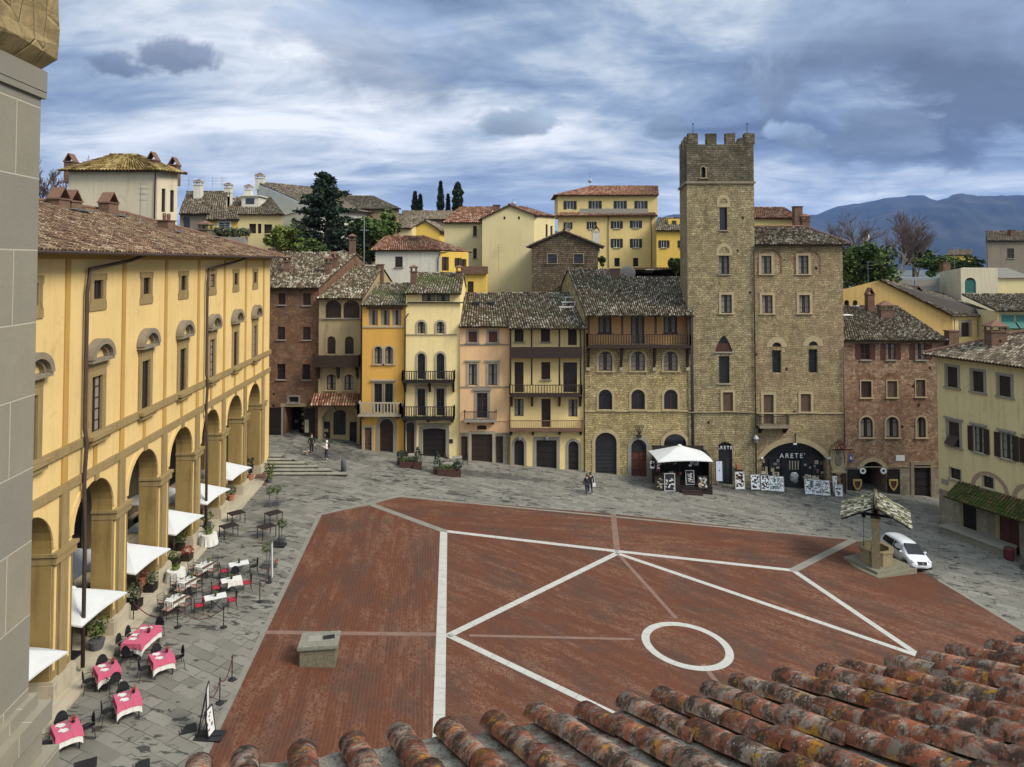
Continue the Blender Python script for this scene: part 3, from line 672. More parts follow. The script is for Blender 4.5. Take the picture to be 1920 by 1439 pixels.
stripe('kerb_strip', G(348,1490), pB, .26, M['strip_old'], .006); stripe('kerb_strip', pB, pD, .35, M['strip_old'], .0061); stripe('kerb_strip', pD, pF, .30, M['strip_old'], .0062)
stripe('kerb_strip', pH, pI, .30, M['strip_old'], .0063)
# white ring
cc = G(1289, 1207); e0 = G(1203, 1196); e1 = G(1375, 1224); rad = ((e1 - e0).length) / 2; cc = (e0 + e1) / 2
mb = MB(); n = 72
for i in range(n):
    a0, a1 = 2*math.pi*i/n, 2*math.pi*(i+1)/n - (.004 if i % 4 == 3 else 0)
    P = [lift(cc + Vector((math.cos(a), math.sin(a), 0)) * r, .010) for a, r in ((a0, rad-.42), (a0, rad), (a1, rad), (a1, rad-.42))]; mb.poly(P[::-1] if False else [P[0], P[1], P[2], P[3]])
tag(mb.build('stone_ring', M['strip']), kind='structure')
# wide land beyond, hills
m, g = newmat('distant land'); pos = g.n('ShaderNodeNewGeometry').outputs['Position']
setc(g, g.ramp(g.noise(pos, .004, 8, .65), [(.35, (.03,.045,.02)), (.5, (.055,.065,.03)), (.62, (.12,.11,.06)), (.75, (.16,.14,.10))])); g.b.inputs['Roughness'].default_value = .95; M['land'] = m
mb = MB(); rr = [0, 60, 120, 300, 900, 2500, 6000, 9400]; n = 48; hz = [-9, -9, -10, -14, -22, -30, -35, -40]
mb.v = [(r*math.cos(2*math.pi*k/n), r*math.sin(2*math.pi*k/n) + 30, z) for r, z in zip(rr, hz) for k in range(n)]
mb.f = [(i*n+k, i*n+(k+1) % n, (i+1)*n+(k+1) % n, (i+1)*n+k) for i in range(len(rr)-1) for k in range(n)]; mb.m = [0]*len(mb.f)
tag(mb.build('terrain', M['land']), kind='structure')
m, g = newmat('wooded hillside'); pos = g.n('ShaderNodeNewGeometry').outputs['Position']
hc = g.ramp(g.noise(pos, .0024, 9, .7), [(.38, (.005,.009,.007)), (.5, (.011,.015,.011)), (.58, (.026,.026,.019)), (.66, (.045,.041,.032))]); setc(g, hc); g.b.inputs['Roughness'].default_value = .95; M['hill'] = m
from mathutils import noise as mnoise
def hill(name, prof, dist, deep, seed):
    prof = sorted(prof); xs = [p[0] for p in prof]; mb = MB(); nx, ny = 150, 26; x0, x1 = xs[0], xs[-1]
    for j in range(ny + 1):
        t = j / ny
        for i in range(nx + 1):
            x = x0 + (x1-x0)*i/nx; k = max(q for q in range(len(xs)) if xs[q] <= x + 1e-6); k = min(k, len(xs)-2)
            y = prof[k][1] + (prof[k+1][1]-prof[k][1])*(x-xs[k])/(xs[k+1]-xs[k]); top = at(x, y, dist)
            sh = math.sin(math.pi/2*min(1, t*1.6)) if t < .62 else max(0, 1 - (t-.62)/.38*.7)
            Y = dist - deep + deep*1.6*t; nz = mnoise.fractal(Vector((x*.012+seed, t*3.2, seed)), 1., 2., 6)
            h = (top.z + 60) * (sh ** .8) * (1 + .13*nz*(1 - .75*(1 if abs(t-.6) < .04 else 0))) - 60 + (mnoise.noise(Vector((x*.2, t*30, seed))) * 7)
            mb.v.append((top.x * (Y/dist)**.5, Y, h))
    mb.f = [(j*(nx+1)+i, j*(nx+1)+i+1, (j+1)*(nx+1)+i+1, (j+1)*(nx+1)+i) for j in range(ny) for i in range(nx)]; mb.m = [0]*len(mb.f)
    return tag(mb.build(name, M['hill'], smooth=True), kind='structure')
hill('hill', [(500,430),(690,409),(760,404),(900,415),(1080,440),(1230,412),(1275,408),(1400,425),(1520,407),(1570,388),(1625,379),(1690,381),(1760,384),(1900,400),(2300,440)], 8200, 2600, 3.)
hill('hill', [(1500,440),(1620,412),(1700,392),(1760,376),(1800,370),(1850,374),(1900,372),(1960,378),(2200,368),(2500,390)], 6600, 2000, 11.)
# one even body of air from the viewer to the hills
m = bpy.data.materials.new('haze'); m.use_nodes = True; nt = m.node_tree; nt.nodes.clear(); o_ = nt.nodes.new('ShaderNodeOutputMaterial'); pvn = nt.nodes.new('ShaderNodeVolumePrincipled')
pvn.inputs['Color'].default_value = (.16,.38,1,1); pvn.inputs['Density'].default_value = 3.8e-5; pvn.inputs['Anisotropy'].default_value = .2; nt.links.new(pvn.outputs[0], o_.inputs['Volume'])
HAZE = True
if HAZE:
    mb = MB(); mb.box(-12500, -9700, -82, 12500, 11500, 900); tag(mb.build('haze', m), kind='stuff')
# ------------------------------------------------------------------ arcaded palace on the left
M['pal_wall'] = plaster('warm yellow plaster', (.635,.45,.19), (.38,.25,.10), .34, .26, .3)
M['pal_ochre'] = plaster('ochre painted band', (.42,.255,.075), (.22,.14,.05), .35, .2, .4)
M['pal_stone'] = plaster('brown sandstone', (.27,.195,.09), (.10,.075,.04), .5, .45, .8)
M['pal_jamb'] = plaster('brown arcade jamb', (.27,.185,.07), (.13,.085,.035), .55, .4, .6)
M['pal_plinth'] = plaster('pale plinth stone', (.40,.345,.25), (.16,.13,.09), .5, .4, .9)
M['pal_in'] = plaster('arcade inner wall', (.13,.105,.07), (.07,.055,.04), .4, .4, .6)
FL = Fac('arcaded_palace', 'long yellow Renaissance palace with tall ground floor arcade along the left of the square', 'palace', (-16.5, 0), (-.0789, 1), 1.3)
BAY = 5.12 * 1.0031; UP0 = 30.16 * 1.0031
pil = [UP0 + BAY*k for k in range(-3, 7)]                       # pilaster centres
zt = FL.px(231, 470)[1] - .15; zs1 = FL.px(231, 791)[1]; zs2 = FL.px(231, 850)[1]; zimp = FL.px(231, 948)[1]
zg = 1.43; zpl = zg + .75; UE = 63.2; US = pil[0] - 1.
zc = FL.px(187, 893)[1]
mid = [p + BAY/2 for p in pil[:-1]]
aw = 1.80                                                        # arch half-width
def fr(y0, y1, xm=193): return FL.px(xm, y1)[1], FL.px(xm, y0)[1]
zu0, zu1 = fr(525, 560); zl0, zl1 = fr(702, 805, 190)
for u in mid:
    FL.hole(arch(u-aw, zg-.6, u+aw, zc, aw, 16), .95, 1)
    r = (u-.42, zu0, u+.42, zu1); wdw = win(FL, r, 0, 'glass', M['wood'], None, sill=False, mull=(1, 1), srm=2, curtain=(int(u) % 3 == 0), dep=.13)
    mb = MB()                                                   # eared stone frame of the attic window
    a, b = zu0-.52, zu1+.30
    out_ = [(u-.78,a),(u-.42,a),(u-.42,a-.0),(u+.42,a),(u+.78,a),(u+.78,a+.35),(u+.70,a+.35),(u+.70,b-.3),(u+.78,b-.3),(u+.78,b),(u-.78,b),(u-.78,b-.3),(u-.70,b-.3),(u-.70,a+.35),(u-.78,a+.35)]
    inn = [(u-.42,zu0),(u-.2,zu0),(u-.0,zu0),(u+.2,zu0),(u+.42,zu0),(u+.42,zu0+.2),(u+.42,zu0+.3),(u+.42,zu1-.25),(u+.42,zu1-.15),(u+.42,zu1),(u-.42,zu1),(u-.42,zu1-.15),(u-.42,zu1-.25),(u-.42,zu0+.3),(u-.42,zu0+.2)]
    mb.ring(FL, out_, inn, -.02, .06); mb.build('surround', M['pal_stone'], wdw)
    r = (u-.48, zl0, u+.48, zl1); wdw = win(FL, r, 0, 'glass', M['wood'], None, sill=False, mull=(1, 4), srm=2, name='window', curtain=(int(u) % 2 == 0), dep=.12)
    mb = MB(); mb.ring(FL, [(u+.80, zl0-.02), (u+.80, zl1+.32), (u-.80, zl1+.32), (u-.80, zl0-.02)], [(u+.48, zl0-.02), (u+.48, zl1), (u-.48, zl1), (u-.48, zl0-.02)], -.02, .09, close=False)
    mb.fbox(FL, u-.82, u+.82, -.02, .11, zl1+.33, zl1+.66); mb.build('surround', M['pal_stone'], wdw)
    zb = zl1 + .67; mb = MB(); mb.fbox(FL, u-1.02, u+1.02, -.02, .36, zb, zb+.16)
    lo = [(u + 1.06*math.cos(t), zb+.165 + .88*math.sin(t)) for t in np.linspace(0, math.pi, 15)]; li = [(u + .80*math.cos(t), zb+.165 + .62*math.sin(t)) for t in np.linspace(0, math.pi, 15)]
    mb.ring(FL, lo, li, -.02, .40, close=False); l2 = [(u + .795*math.cos(t), zb+.17 + .615*math.sin(t)) for t in np.linspace(0, math.pi, 15)]; l3 = [(u + .66*math.cos(t), zb+.17 + .48*math.sin(t)) for t in np.linspace(0, math.pi, 15)]
    mb.ring(FL, l2, l3, -.02, .2, close=False); mb.build('pediment', M['stonedark'], wdw)
    mb = MB(); mb.fbox(FL, u-.98, u+.98, -.02, .42, zl0-.20, zl0-.021); mb.fbox(FL, u-.86, u+.86, -.02, .30, zl0-.42, zl0-.202)
    mb.build('sill', M['pal_stone'], wdw)
wallmb = MB(); FL.front(wallmb, [(US, zg-1.2), (UE, zg-1.2), (UE, zt), (US, zt)], [], .3)
ze = zt
Dp = 9.                                                          # depth to the ridge
p = FL.p
wallmb.poly([p(UE,0,zg-2.5), p(UE,0,zt), p(UE,-2*Dp,zt), p(UE,-2*Dp,zg-2.5)], 0)
wallmb.build('wall', [M['pal_wall'], M['pal_jamb'], M['pal_stone']], FL.root)
# arcade: inner wall, vault, floor
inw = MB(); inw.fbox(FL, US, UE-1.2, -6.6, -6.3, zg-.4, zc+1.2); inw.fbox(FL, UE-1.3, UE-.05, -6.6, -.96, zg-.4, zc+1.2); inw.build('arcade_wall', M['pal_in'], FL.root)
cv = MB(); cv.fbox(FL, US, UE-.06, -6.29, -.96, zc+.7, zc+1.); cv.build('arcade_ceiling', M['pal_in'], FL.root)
fl = MB(); fl.fbox(FL, US, UE+.25, -6.29, .95, zg-1.0, zg); fl.build('arcade_floor', M['pal_plinth'], FL.root)
for i, u in enumerate(mid):                                      # shop doors within, cross arches between bays
    d_ = MB(); d_.fbox(FL, u-1.15, u+1.15, -6.295, -6.2, zg, zg+3.3); o_ = d_.build('shop_door', M['wood_black'], FL.root)
    d_ = MB(); d_.fbox(FL, u-.95, u+.95, -6.19, -6.16, zg+.9, zg+3.1); d_.build('pane', M['glass'], o_)
    d_ = MB(); d_.ring(FL, [(u-1.15, zg), (u-1.15, zg+3.3), (u+1.15, zg+3.3), (u+1.15, zg)], [(u-1.5, zg), (u-1.5, zg+3.65), (u+1.5, zg+3.65), (u+1.5, zg)], -6.29, -6.12, close=False); d_.build('surround', M['stonedark'], o_)
for u in pil[1:]:                                                # transverse arches of the vault
    L = arch(-6.28, zimp, -.97, zc+.65, 2.5); mbx = MB(); o = 0
    pts = L[2:]; hi = [(w_, zc+.69) for w_, z in pts]
    A = [p(u-.35, w_, z) for w_, z in pts] + [p(u-.35, w_, z) for w_, z in hi]; B = [p(u+.35, w_, z) for w_, z in pts] + [p(u+.35, w_, z) for w_, z in hi]; n = len(pts)
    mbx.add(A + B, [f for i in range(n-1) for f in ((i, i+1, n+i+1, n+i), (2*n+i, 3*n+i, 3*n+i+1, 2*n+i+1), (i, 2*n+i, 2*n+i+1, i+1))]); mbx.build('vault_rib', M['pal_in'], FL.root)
# pilaster strips, string courses, archivolts, imposts, plinths
for u in pil:
    if u > UE: continue
    strip(FL, 'pilaster', u-.17, u+.17, zs1+.19, zt-.31, M['pal_ochre'], .06)
    strip(FL, 'pilaster', u-.21, u+.21, zs2+.19, zs1-.19, M['pal_ochre'], .07)
    strip(FL, 'pilaster', u-.29, u+.29, zpl, zs2-.19, M['pal_stone'], .12)
    for a, b in ((u-.75, u-.335), (u+.335, u+.75)):
        if b < UE-.05:
            mb = MB(); mb.ring(FL, [(a, zpl+.0), (a, zimp-.32), (b, zimp-.32), (b, zpl)], [(a+.12, zpl+.3), (a+.12, zimp-.45), (b-.04, zimp-.45), (b-.04, zpl+.3)], -.01, .045); mb.build('panel_frame', M['pal_stone'], FL.root)
    mb = MB(); mb.fbox(FL, u-.79, min(UE, u+.79), -.94, .20, zimp-.30, zimp+.02); mb.fbox(FL, u-.85, min(UE+.03, u+.85), -.95, .27, zimp+.022, zimp+.16); mb.build('impost', M['pal_stone'], FL.root)
    mb = MB(); mb.fbox(FL, u-.87, min(UE+.06, u+.87), -1.0, .22, zg-.5, zpl-.12); mb.fbox(FL, u-.82, min(UE+.03, u+.82), -.97, .17, zpl-.118, zpl-.002); mb.build('plinth', M['pal_plinth'], FL.root)
strip(FL, 'string_course', US, UE+.12, zs1-.18, zs1+.18, M['pal_stone'], .16); strip(FL, 'string_course', US, UE+.10, zs2-.18, zs2+.18, M['pal_stone'], .13)
strip(FL, 'string_course', US, UE+.1, zt-.30, zt-.001, M['pal_ochre'], .09)
for u in mid:
    L0 = arch(u-aw-.30, zimp, u+aw+.30, zc+.30, aw+.30, 16)[2:]; L1 = arch(u-aw-.0, zimp, u+aw+.0, zc, aw, 16)[2:]
    mb = MB(); mb.ring(FL, L0, L1, -.02, .07, close=False); mb.build('archivolt', M['pal_wall'], FL.root)
    mb = MB(); mb.fbox(FL, u-.16, u+.16, -.02, .16, zc-.02, zs2-.19); mb.build('keystone', M['pal_stone'], FL.root)
    strip(FL, 'pilaster', u-.16, u+.16, zs2+.19, zs1-.19, M['pal_ochre'], .05)
strip(FL, 'corner_pier', UE-1.2, UE-.02, zpl, zs2-.19, M['pal_wall'], .05)
# roof: hipped at the far end
eo = .95; A = p(US, eo, ze+.02); B = p(UE+.75, eo, ze+.02); rz_ = FL.px(71, 376, -Dp)[1] if False else 0
a_, b_ = ray(120, 385); Yr = 16.5 + Dp; 
rdg = []
for x, y in ((71, 378), (190, 397)):
    # the ridge runs parallel to the front at depth Dp
    u_, z_ = FL.px(x, y, -Dp); rdg.append(z_)
zr = sum(rdg)/2; hipu = UE - 7.5
Dd, Cc = p(US, -Dp, zr), p(UE+.75, -Dp, zr)
hip0 = (hipu - US) / (UE+.75 - US)
roof = tiles(A, B, Cc, Dd, M['tile_palace'], 'roof', FL.root, cw=.27, rl=.38, h=.10, tmax=lambda s: 1. if s < hip0 else max(.0, 1 - (s-hip0)/(1-hip0)), slab=.1)
hp = MB(); q = p(hipu, -Dp, zr+.05); hp.poly([p(UE+.75, eo, ze+.05), p(UE+.75, -2*Dp-eo, ze+.05), q]); hp.poly([q, p(UE+.75, -2*Dp-eo, ze+.05), p(US, -2*Dp-eo, ze+.05), p(US, -Dp, zr+.05)]); hp.build('hip_slope', M['tile_palace'][0], roof)
mb = MB(); k = 30
e0, e1 = p(hipu, -Dp, zr+.12), p(UE+.75, eo, ze+.16)
mb.tube([e0 + (e1-e0)*(i/k) for i in range(k+1)], [.15, .12]*15 + [.15], 6); mb.tube([p(US, -Dp, zr+.1), e0], .15, 6); mb.build('ridge_tiles', M['terracotta'], roof)
mb = MB(); mb.tube([p(US, eo+.06, ze-.03), p(UE+.8, eo+.06, ze-.03)], .085, 8); mb.build('gutter', M['copper'], roof)
mb = MB(); mb.fbox(FL, US, UE+.7, .0, eo-.05, ze-.055, ze-.02); mb.build('soffit', plain('grey eave underside', (.16,.145,.12), .9, .2, 2), roof)
for xx, y0, w0 in ((157, 470, 0), (382, 480, 0)):                       # drainpipes with their slanting heads
    u_ = FL.px(152 if xx == 157 else 381, 700)[0]; u2 = FL.px(236 if xx == 157 else 440, 476)[0]
    pipe(FL, [(u2, eo-.0, ze-.06), (u2-.3, .35, ze-.35), (u_+.15, .22, FL.px(152, 505)[1] if xx == 157 else FL.px(381, 505)[1]), (u_, .2, ze-1.75), (u_, .2, zs1+.6), (u_, .3, zs1), (u_, .22, zs2), (u_, .3, zimp), (u_, .3, zg+.2)], .085, M['copper'])
for (x, y, wdt, dpt, hh_, st, m_) in ((110, 389, .95, .8, .75, 'gable', 'brick'), (133, 393, .95, .8, .75, 'gable', 'brick'), (203, 402, 1.05, .8, 1.05, 'gable', 'brick'), (312, 432, .95, .8, .95, 'pots', 'brick'), (385, 442, .8, .8, .75, 'box', 'pal_in')):
    # chimneys stand on the front slope
    n_ = (Vector(Dd) - Vector(A)).cross(Vector(B) - Vector(A)); a2, b2 = ray(x, y); dv = Vector((a2, 1, b2)); t_ = (Vector(A) - Vector((0,0,HC))).dot(n_) / dv.dot(n_); P = Vector((0,0,HC)) + dv * t_
    c_ = chimney(roof, (P.x, P.y, P.z - .3), wdt, dpt, hh_, M[m_], st, 1.49)
    mb = MB(); mb.rbox((P.x+.3, P.y-.1, P.z-.12), .9, wdt*.55, .03, -.35*0); mb.build('flashing', M['steel'], c_)
antenna(roof, tuple(FL.p(FL.px(263, 400, -6)[0], -6, FL.px(263, 415, -6)[1])), 2.4)
# ------------------------------------------------------------------ stone pier at the left edge
def ashlar(name, a, b):
    m, g = newmat(name); uv = g.n('ShaderNodeUVMap').outputs[0]
    br = g.n('ShaderNodeTexBrick', {'Vector': g.mapv(uv, (1,1,1), (0,0,0), (.35,.13,0)), 'Color1': (0,0,0,1), 'Color2': (1,1,1,1), 'Mortar': (.5,.5,.5,1), 'Scale': 1, 'Mortar Size': .0045, 'Mortar Smooth': .4, 'Brick Width': .62, 'Row Height': .36}, offset=.42)
    c = g.mix(g.n('ShaderNodeSeparateColor', {0: br.outputs[0]}).outputs[0], a, b)
    c = g.mix(g.math('MULTIPLY', g.ramp(g.noise(uv, 3, 8, .7), [(.35, (0,0,0)), (.75, (1,1,1))]), .4), c, mul(a, .7))
    c = g.mix(g.math('MULTIPLY', g.ramp(g.noise(g.mapv(uv, (3, .5, 1)), 2.2, 6, .7), [(.5, (0,0,0)), (.8, (1,1,1))]), .5), c, (.20,.17,.10))
    c = g.mix(g.math('MULTIPLY', br.outputs['Fac'], .8), c, (.40,.36,.28))
    c = g.mix(g.ramp(g.noise(uv, 70, 3, .7), [(.30, (.22,.22,.22)), (.45, (0,0,0))]), c, mul(a, .45))
    setc(g, c); g.b.inputs['Roughness'].default_value = .9; g.b.inputs['Specular IOR Level'].default_value = .05
    bump(g, g.math('SUBTRACT', g.noise(uv, 45, 7, .75), g.math('MULTIPLY', br.outputs['Fac'], 1.5)), .35, .006); return m
M['ashlar'] = ashlar('grey-buff ashlar', (.205,.19,.155), (.26,.228,.165))
FP = Fac('stone_pier', 'tall grey ashlar pier with a broken sandstone cap at the left edge', 'pier', (-2.03, 0), (-.10, 1), HC-6)
u1 = FP.px(66, 700)[0]; zcap0 = FP.px(73, 176)[1]; zcap1 = FP.px(86, 118)[1]; zled = FP.px(62, 1312)[1]
mb = MB(); mb.fbox(FP, -2.5, u1, -1.5, 0, HC-9, zcap0); mb.build('shaft', M['ashlar'], FP.root)
mb = MB(); mb.fbox(FP, -2.5, u1+.025, -1.5, .015, zcap0-.02, zcap0+.012); mb.fbox(FP, -2.5, u1+.022, -1.5, .018, zcap0+.014, zcap0+.12); mb.build('moulding', M['ashlar'], FP.root)
def rock(name, c0):
    m, g = newmat(name); pos = g.n('ShaderNodeTexCoord').outputs['Object']
    c = g.mix(g.noise(pos, 2.5, 7, .7), mul(c0, .6), mul(c0, 1.35)); cr = g.n('ShaderNodeTexVoronoi', {'Vector': g.mapv(pos, (1, 2.2, .8)), 'Scale': 3.2}, feature='DISTANCE_TO_EDGE').outputs[0]
    c = g.mix(g.ramp(g.noise(pos, 9, 6, .7), [(.40, (.5,.5,.5)), (.6, (0,0,0))]), c, mul(c0, .45)); setc(g, c); g.b.inputs['Roughness'].default_value = .95; g.b.inputs['Specular IOR Level'].default_value = .1
    bump(g, g.math('ADD', g.noise(pos, 14, 8, .75), g.math('MULTIPLY', g.ramp(cr, [(.0, (0,0,0)), (.03, (1,1,1))]), .6)), .7, .03); return m
M['rock'] = rock('worn sandstone block', (.29,.215,.105))
mb = MB(); zb_ = zcap0+.122; za_ = zb_ + .62; n = 14; q = 8
for j in range(q+1):                                           # the weathered cap: a subdivided rough block with a broken corner
    z = zb_ + (za_-zb_)*j/q
    ring_ = [(-2.5 + (u1+.13+2.5)*i/n, .095) for i in range(n+1)] + [(u1+.13, .095 - 1.5*i/6) for i in range(1, 7)]
    for i, (uu, ww) in enumerate(ring_):
        rg = mnoise.noise(Vector((uu*4, ww*4, z*5)))*.03; k = max(0, 1 - abs(i-n)/2.2); cut = .055*k*(1 if j not in (0, q) else 1.6) + (.03 if j in (0, q) else 0)
        crk = .03 if (i == n-1 and 1 < j < q) else 0
        mb.v.append(tuple(FP.p(uu - (cut if i >= n-1 else 0) , ww - (cut if i <= n else 0) + rg - crk, z + mnoise.noise(Vector((uu*3, 9, ww*3)))*.03*(j == q) - (.22*max(0, (i-n+2)/3) if j == q and i <= n+1 else 0))))
K = n + 1 + 6
mb.f = [(j*K+i, j*K+i+1, (j+1)*K+i+1, (j+1)*K+i) for j in range(q) for i in range(K-1)]; mb.m = [0]*len(mb.f)
mb.f.append(tuple(q*K+i for i in range(K))[::1] + ()); mb.m.append(0); mb.v += [tuple(FP.p(-2.5, -1.5, za_)), tuple(FP.p(-2.5, -1.5, zb_))]; T = len(mb.v)
mb.f[-1] = tuple(q*K+i for i in range(K)) + (T-2,); mb.f.append(tuple(i for i in range(K))[::-1] + (T-1,)); mb.m.append(0)
mb.build('capstone', M['rock'], FP.root)
mb = MB(); mb.fbox(FP, -2.5, u1+.03, -1.5, .03, zled-.02, zled+.04); mb.fbox(FP, -2.5, u1+.075, -1.5, .075, zled-.12, zled-.022); mb.fbox(FP, -2.5, u1+.045, -1.5, .045, zled-.26, zled-.122); mb.fbox(FP, -2.5, u1+.10, -1.5, .10, HC-9, zled-.262)
mb.build('base_moulding', M['ashlar'], FP.root)
# ------------------------------------------------------------------ tiled roof in front of the viewer
def coppo():
    m, g = newmat('lichen covered coppi'); pos = g.n('ShaderNodeTexCoord').outputs['Object']; uv = g.n('ShaderNodeUVMap').outputs[0]
    fl = g.n('ShaderNodeVectorMath', {0: uv}, operation='FLOOR').outputs[0]; wn = g.n('ShaderNodeTexWhiteNoise', {'Vector': fl}, noise_dimensions='2D'); r1 = wn.outputs['Value']
    c = g.ramp(g.math('ADD', g.math('MULTIPLY', r1, .7), g.math('MULTIPLY', g.noise(pos, 6, 5, .6), .3)), [(.1, (.22,.075,.04)), (.4, (.30,.094,.048)), (.65, (.36,.122,.064)), (.9, (.27,.14,.09))])
    off = g.n('ShaderNodeVectorMath', {0: wn.outputs['Color'], 3: .35}, operation='SCALE').outputs[0]; pp = g.n('ShaderNodeVectorMath', {0: pos, 1: off}, operation='ADD').outputs[0]
    # grey-white lichen crust
    a = g.math('ADD', g.noise(pp, 12, 10, .8, .3), g.math('MULTIPLY', g.math('SUBTRACT', r1, .5), .07)); c = g.mix(g.ramp(a, [(.48, (0,0,0)), (.56, (.85,.85,.85))]), c, g.mix(g.noise(pos, 40, 4, .7), (.19,.16,.115), (.43,.385,.30)))
    # black-brown crust
    b = g.noise(g.n('ShaderNodeVectorMath', {0: pp, 1: (3.1,7.7,1.3)}, operation='ADD').outputs[0], 11, 10, .8, .4); c = g.mix(g.ramp(b, [(.484, (0,0,0)), (.545, (.92,.92,.92))]), c, g.mix(g.noise(pos, 55, 3, .7), (.024,.017,.013), (.12,.08,.056)))
    # pale spots
    v = g.n('ShaderNodeTexVoronoi', {'Vector': pp, 'Scale': 34}).outputs[0]; sp_ = g.math('MULTIPLY', g.ramp(v, [(.10, (1,1,1)), (.2, (0,0,0))]), g.ramp(g.noise(pp, 4, 2), [(.45, (0,0,0)), (.6, (1,1,1))])); c = g.mix(g.math('MULTIPLY', sp_, .8), c, (.55,.54,.49))
    # orange-yellow lichen
    o = g.noise(g.n('ShaderNodeVectorMath', {0: pos, 1: (9.1,2.7,5.3)}, operation='ADD').outputs[0], 8, 9, .8, .3); c = g.mix(g.ramp(o, [(.568, (0,0,0)), (.62, (.95,.95,.95))]), c, g.mix(g.noise(pos, 30, 3), (.36,.13,.012), (.48,.27,.03)))
    gsp = g.noise(pos, 7.5, 5, .7); c = g.mix(g.ramp(gsp, [(.68, (0,0,0)), (.73, (.7,.7,.7))]), c, (.085,.10,.02))
    setc(g, c); g.b.inputs['Roughness'].default_value = .92; g.b.inputs['Specular IOR Level'].default_value = .05
    bump(g, g.math('ADD', g.math('ADD', g.noise(pos, 34, 7, .75), g.math('MULTIPLY', a, .9)), g.math('MULTIPLY', b, .7)), .75, .012); return m
M['coppo'] = coppo()
m, g = newmat('mortar and moss between tiles'); pos = g.n('ShaderNodeTexCoord').outputs['Object']
c = g.mix(g.noise(pos, 22, 8, .75), (.17,.14,.105), (.48,.43,.34)); c = g.mix(g.ramp(g.noise(pos, 5, 6, .7), [(.5, (0,0,0)), (.62, (.8,.8,.8))]), c, (.19,.085,.055)); c = g.mix(g.ramp(g.noise(pos, 8, 6, .7), [(.60, (0,0,0)), (.68, (.9,.9,.9))]), c, (.06,.065,.02))
c = g.mix(g.ramp(g.noise(pos, 60, 3, .7), [(.35, (.7,.7,.7)), (.5, (0,0,0))]), c, (.04,.03,.025)); setc(g, c); g.b.inputs['Roughness'].default_value = .97; g.b.inputs['Specular IOR Level'].default_value = .1; bump(g, g.noise(pos, 40, 8, .8), .9, .02); M['panmoss'] = m
E0 = at(840, 1374, 3.8); 
dv = Vector((-.361, 1, -.393)).normalized()                      # down the slope
e_ = Vector((1, .23, 0)).normalized(); nv = e_.cross(-dv).normalized(); nv = nv if nv.z > 0 else -nv
FH = thing('tiled_house', 'nearest house with a lichen covered terracotta tile roof filling the lower right corner', 'house', tuple(E0 + dv*-2 + Vector((0,0,-4))))
SPC = .247; rs = random.Random(5)
tb = MB(); tuv = []; pb = MB(); 
def halftile(mb, base, along, side, up, L, w0, w1, th, sag):
    """one cover tile: arched shell, wide end first"""
    n = 9; o = len(mb.v); ks = (0, .5, 1)
    for layer in (0, 1):
        for t in ks:
            w_ = (w0 + (w1-w0)*t) - layer*th; lift_ = up * (sag*t)
            for i in range(n+1):
                a = math.pi*i/n; jx = mnoise.noise(Vector((base.x*3+i, base.y*3, t*5)))*.003
                mb.v.append(tuple(base + along*(L*t) + side*(math.cos(a)*w_) + up*(math.sin(a)*w_*.86 - layer*.0 + jx) + lift_))
    m_ = n+1
    for k in range(2):
        for i in range(n):
            mb.f.append((o+k*m_+i, o+k*m_+i+1, o+(k+1)*m_+i+1, o+(k+1)*m_+i)); q = o+3*m_; mb.f.append((q+k*m_+i, q+(k+1)*m_+i, q+(k+1)*m_+i+1, q+k*m_+i+1))
    for k in (0, 2):
        for i in range(n): mb.f.append((o+k*m_+i, o+3*m_+k*m_+i, o+3*m_+k*m_+i+1, o+k*m_+i+1))
    for i in (0, n):
        for k in range(2): mb.f.append((o+k*m_+i, o+(k+1)*m_+i, o+3*m_+(k+1)*m_+i, o+3*m_+k*m_+i))
    return len(mb.f)
for cI in range(-5, 36):
    st = E0 + e_ * (SPC*cI) + dv*rs.uniform(-.05, .05) + e_*rs.uniform(-.012, .012); nrow = 12 if cI > 0 else 9
    for k in range(nrow):
        base = st - dv*(.345*k) + nv*(.012 + rs.uniform(-.006, .006)) + e_*rs.uniform(-.012, .012)
        al = (-dv + e_*rs.uniform(-.03, .03) + nv*-.0).normalized(); f0 = len(tb.f)
        halftile(tb, base, al, e_, nv, .45 + rs.uniform(-.02, .02), (.070 + rs.uniform(-.005, .005)), .060, .011, -.012)
        for f in tb.f[f0:]: tb.m.append(0); tuv += [(cI+.5+50, k+.5)]*4
so_ = MB()
gridn = 150; gm = 46; Lr = .345*12
for j in range(gm+1):
    for i in range(gridn+1):
        u_ = -5.6*SPC + (41.1*SPC)*i/gridn; v_ = -.02 + Lr*j/gm; ph = (u_/SPC) % 1.0; q_ = abs(ph-.5)*2
        z_ = .002 - .02*(1-q_) ** .6 + .016*mnoise.fractal(Vector((u_*7, v_*7, 1.)), 1., 2., 4) + .012*((v_/.345) % 1.)*-1
        so_.v.append(tuple(E0 + e_*u_ - dv*v_ + nv*z_))
so_.f = [(j*(gridn+1)+i, j*(gridn+1)+i+1, (j+1)*(gridn+1)+i+1, (j+1)*(gridn+1)+i) for j in range(gm) for i in range(gridn)]; so_.m = [0]*len(so_.f)
rf = MB(); P0 = E0 + e_*(-5.6*SPC); P1 = E0 + e_*(35.5*SPC); t_ = nv*.12; b0 = nv*.26; U_ = -dv*Lr
rf.hexa([P0-b0, P1-b0, P1+U_-b0, P0+U_-b0, P0-t_, P1-t_, P1+U_-t_, P0+U_-t_]); rfo = rf.build('roof', M['board'], FH.root if hasattr(FH, 'root') else FH)
tb.build('cover_tiles', M['coppo'], rfo, uv=np.array(tuv), smooth=True)
so_.build('pan_tiles', M['panmoss'], rfo, smooth=True)
gr = MB(); rg = random.Random(3)                                # tufts of moss and grass in the channels
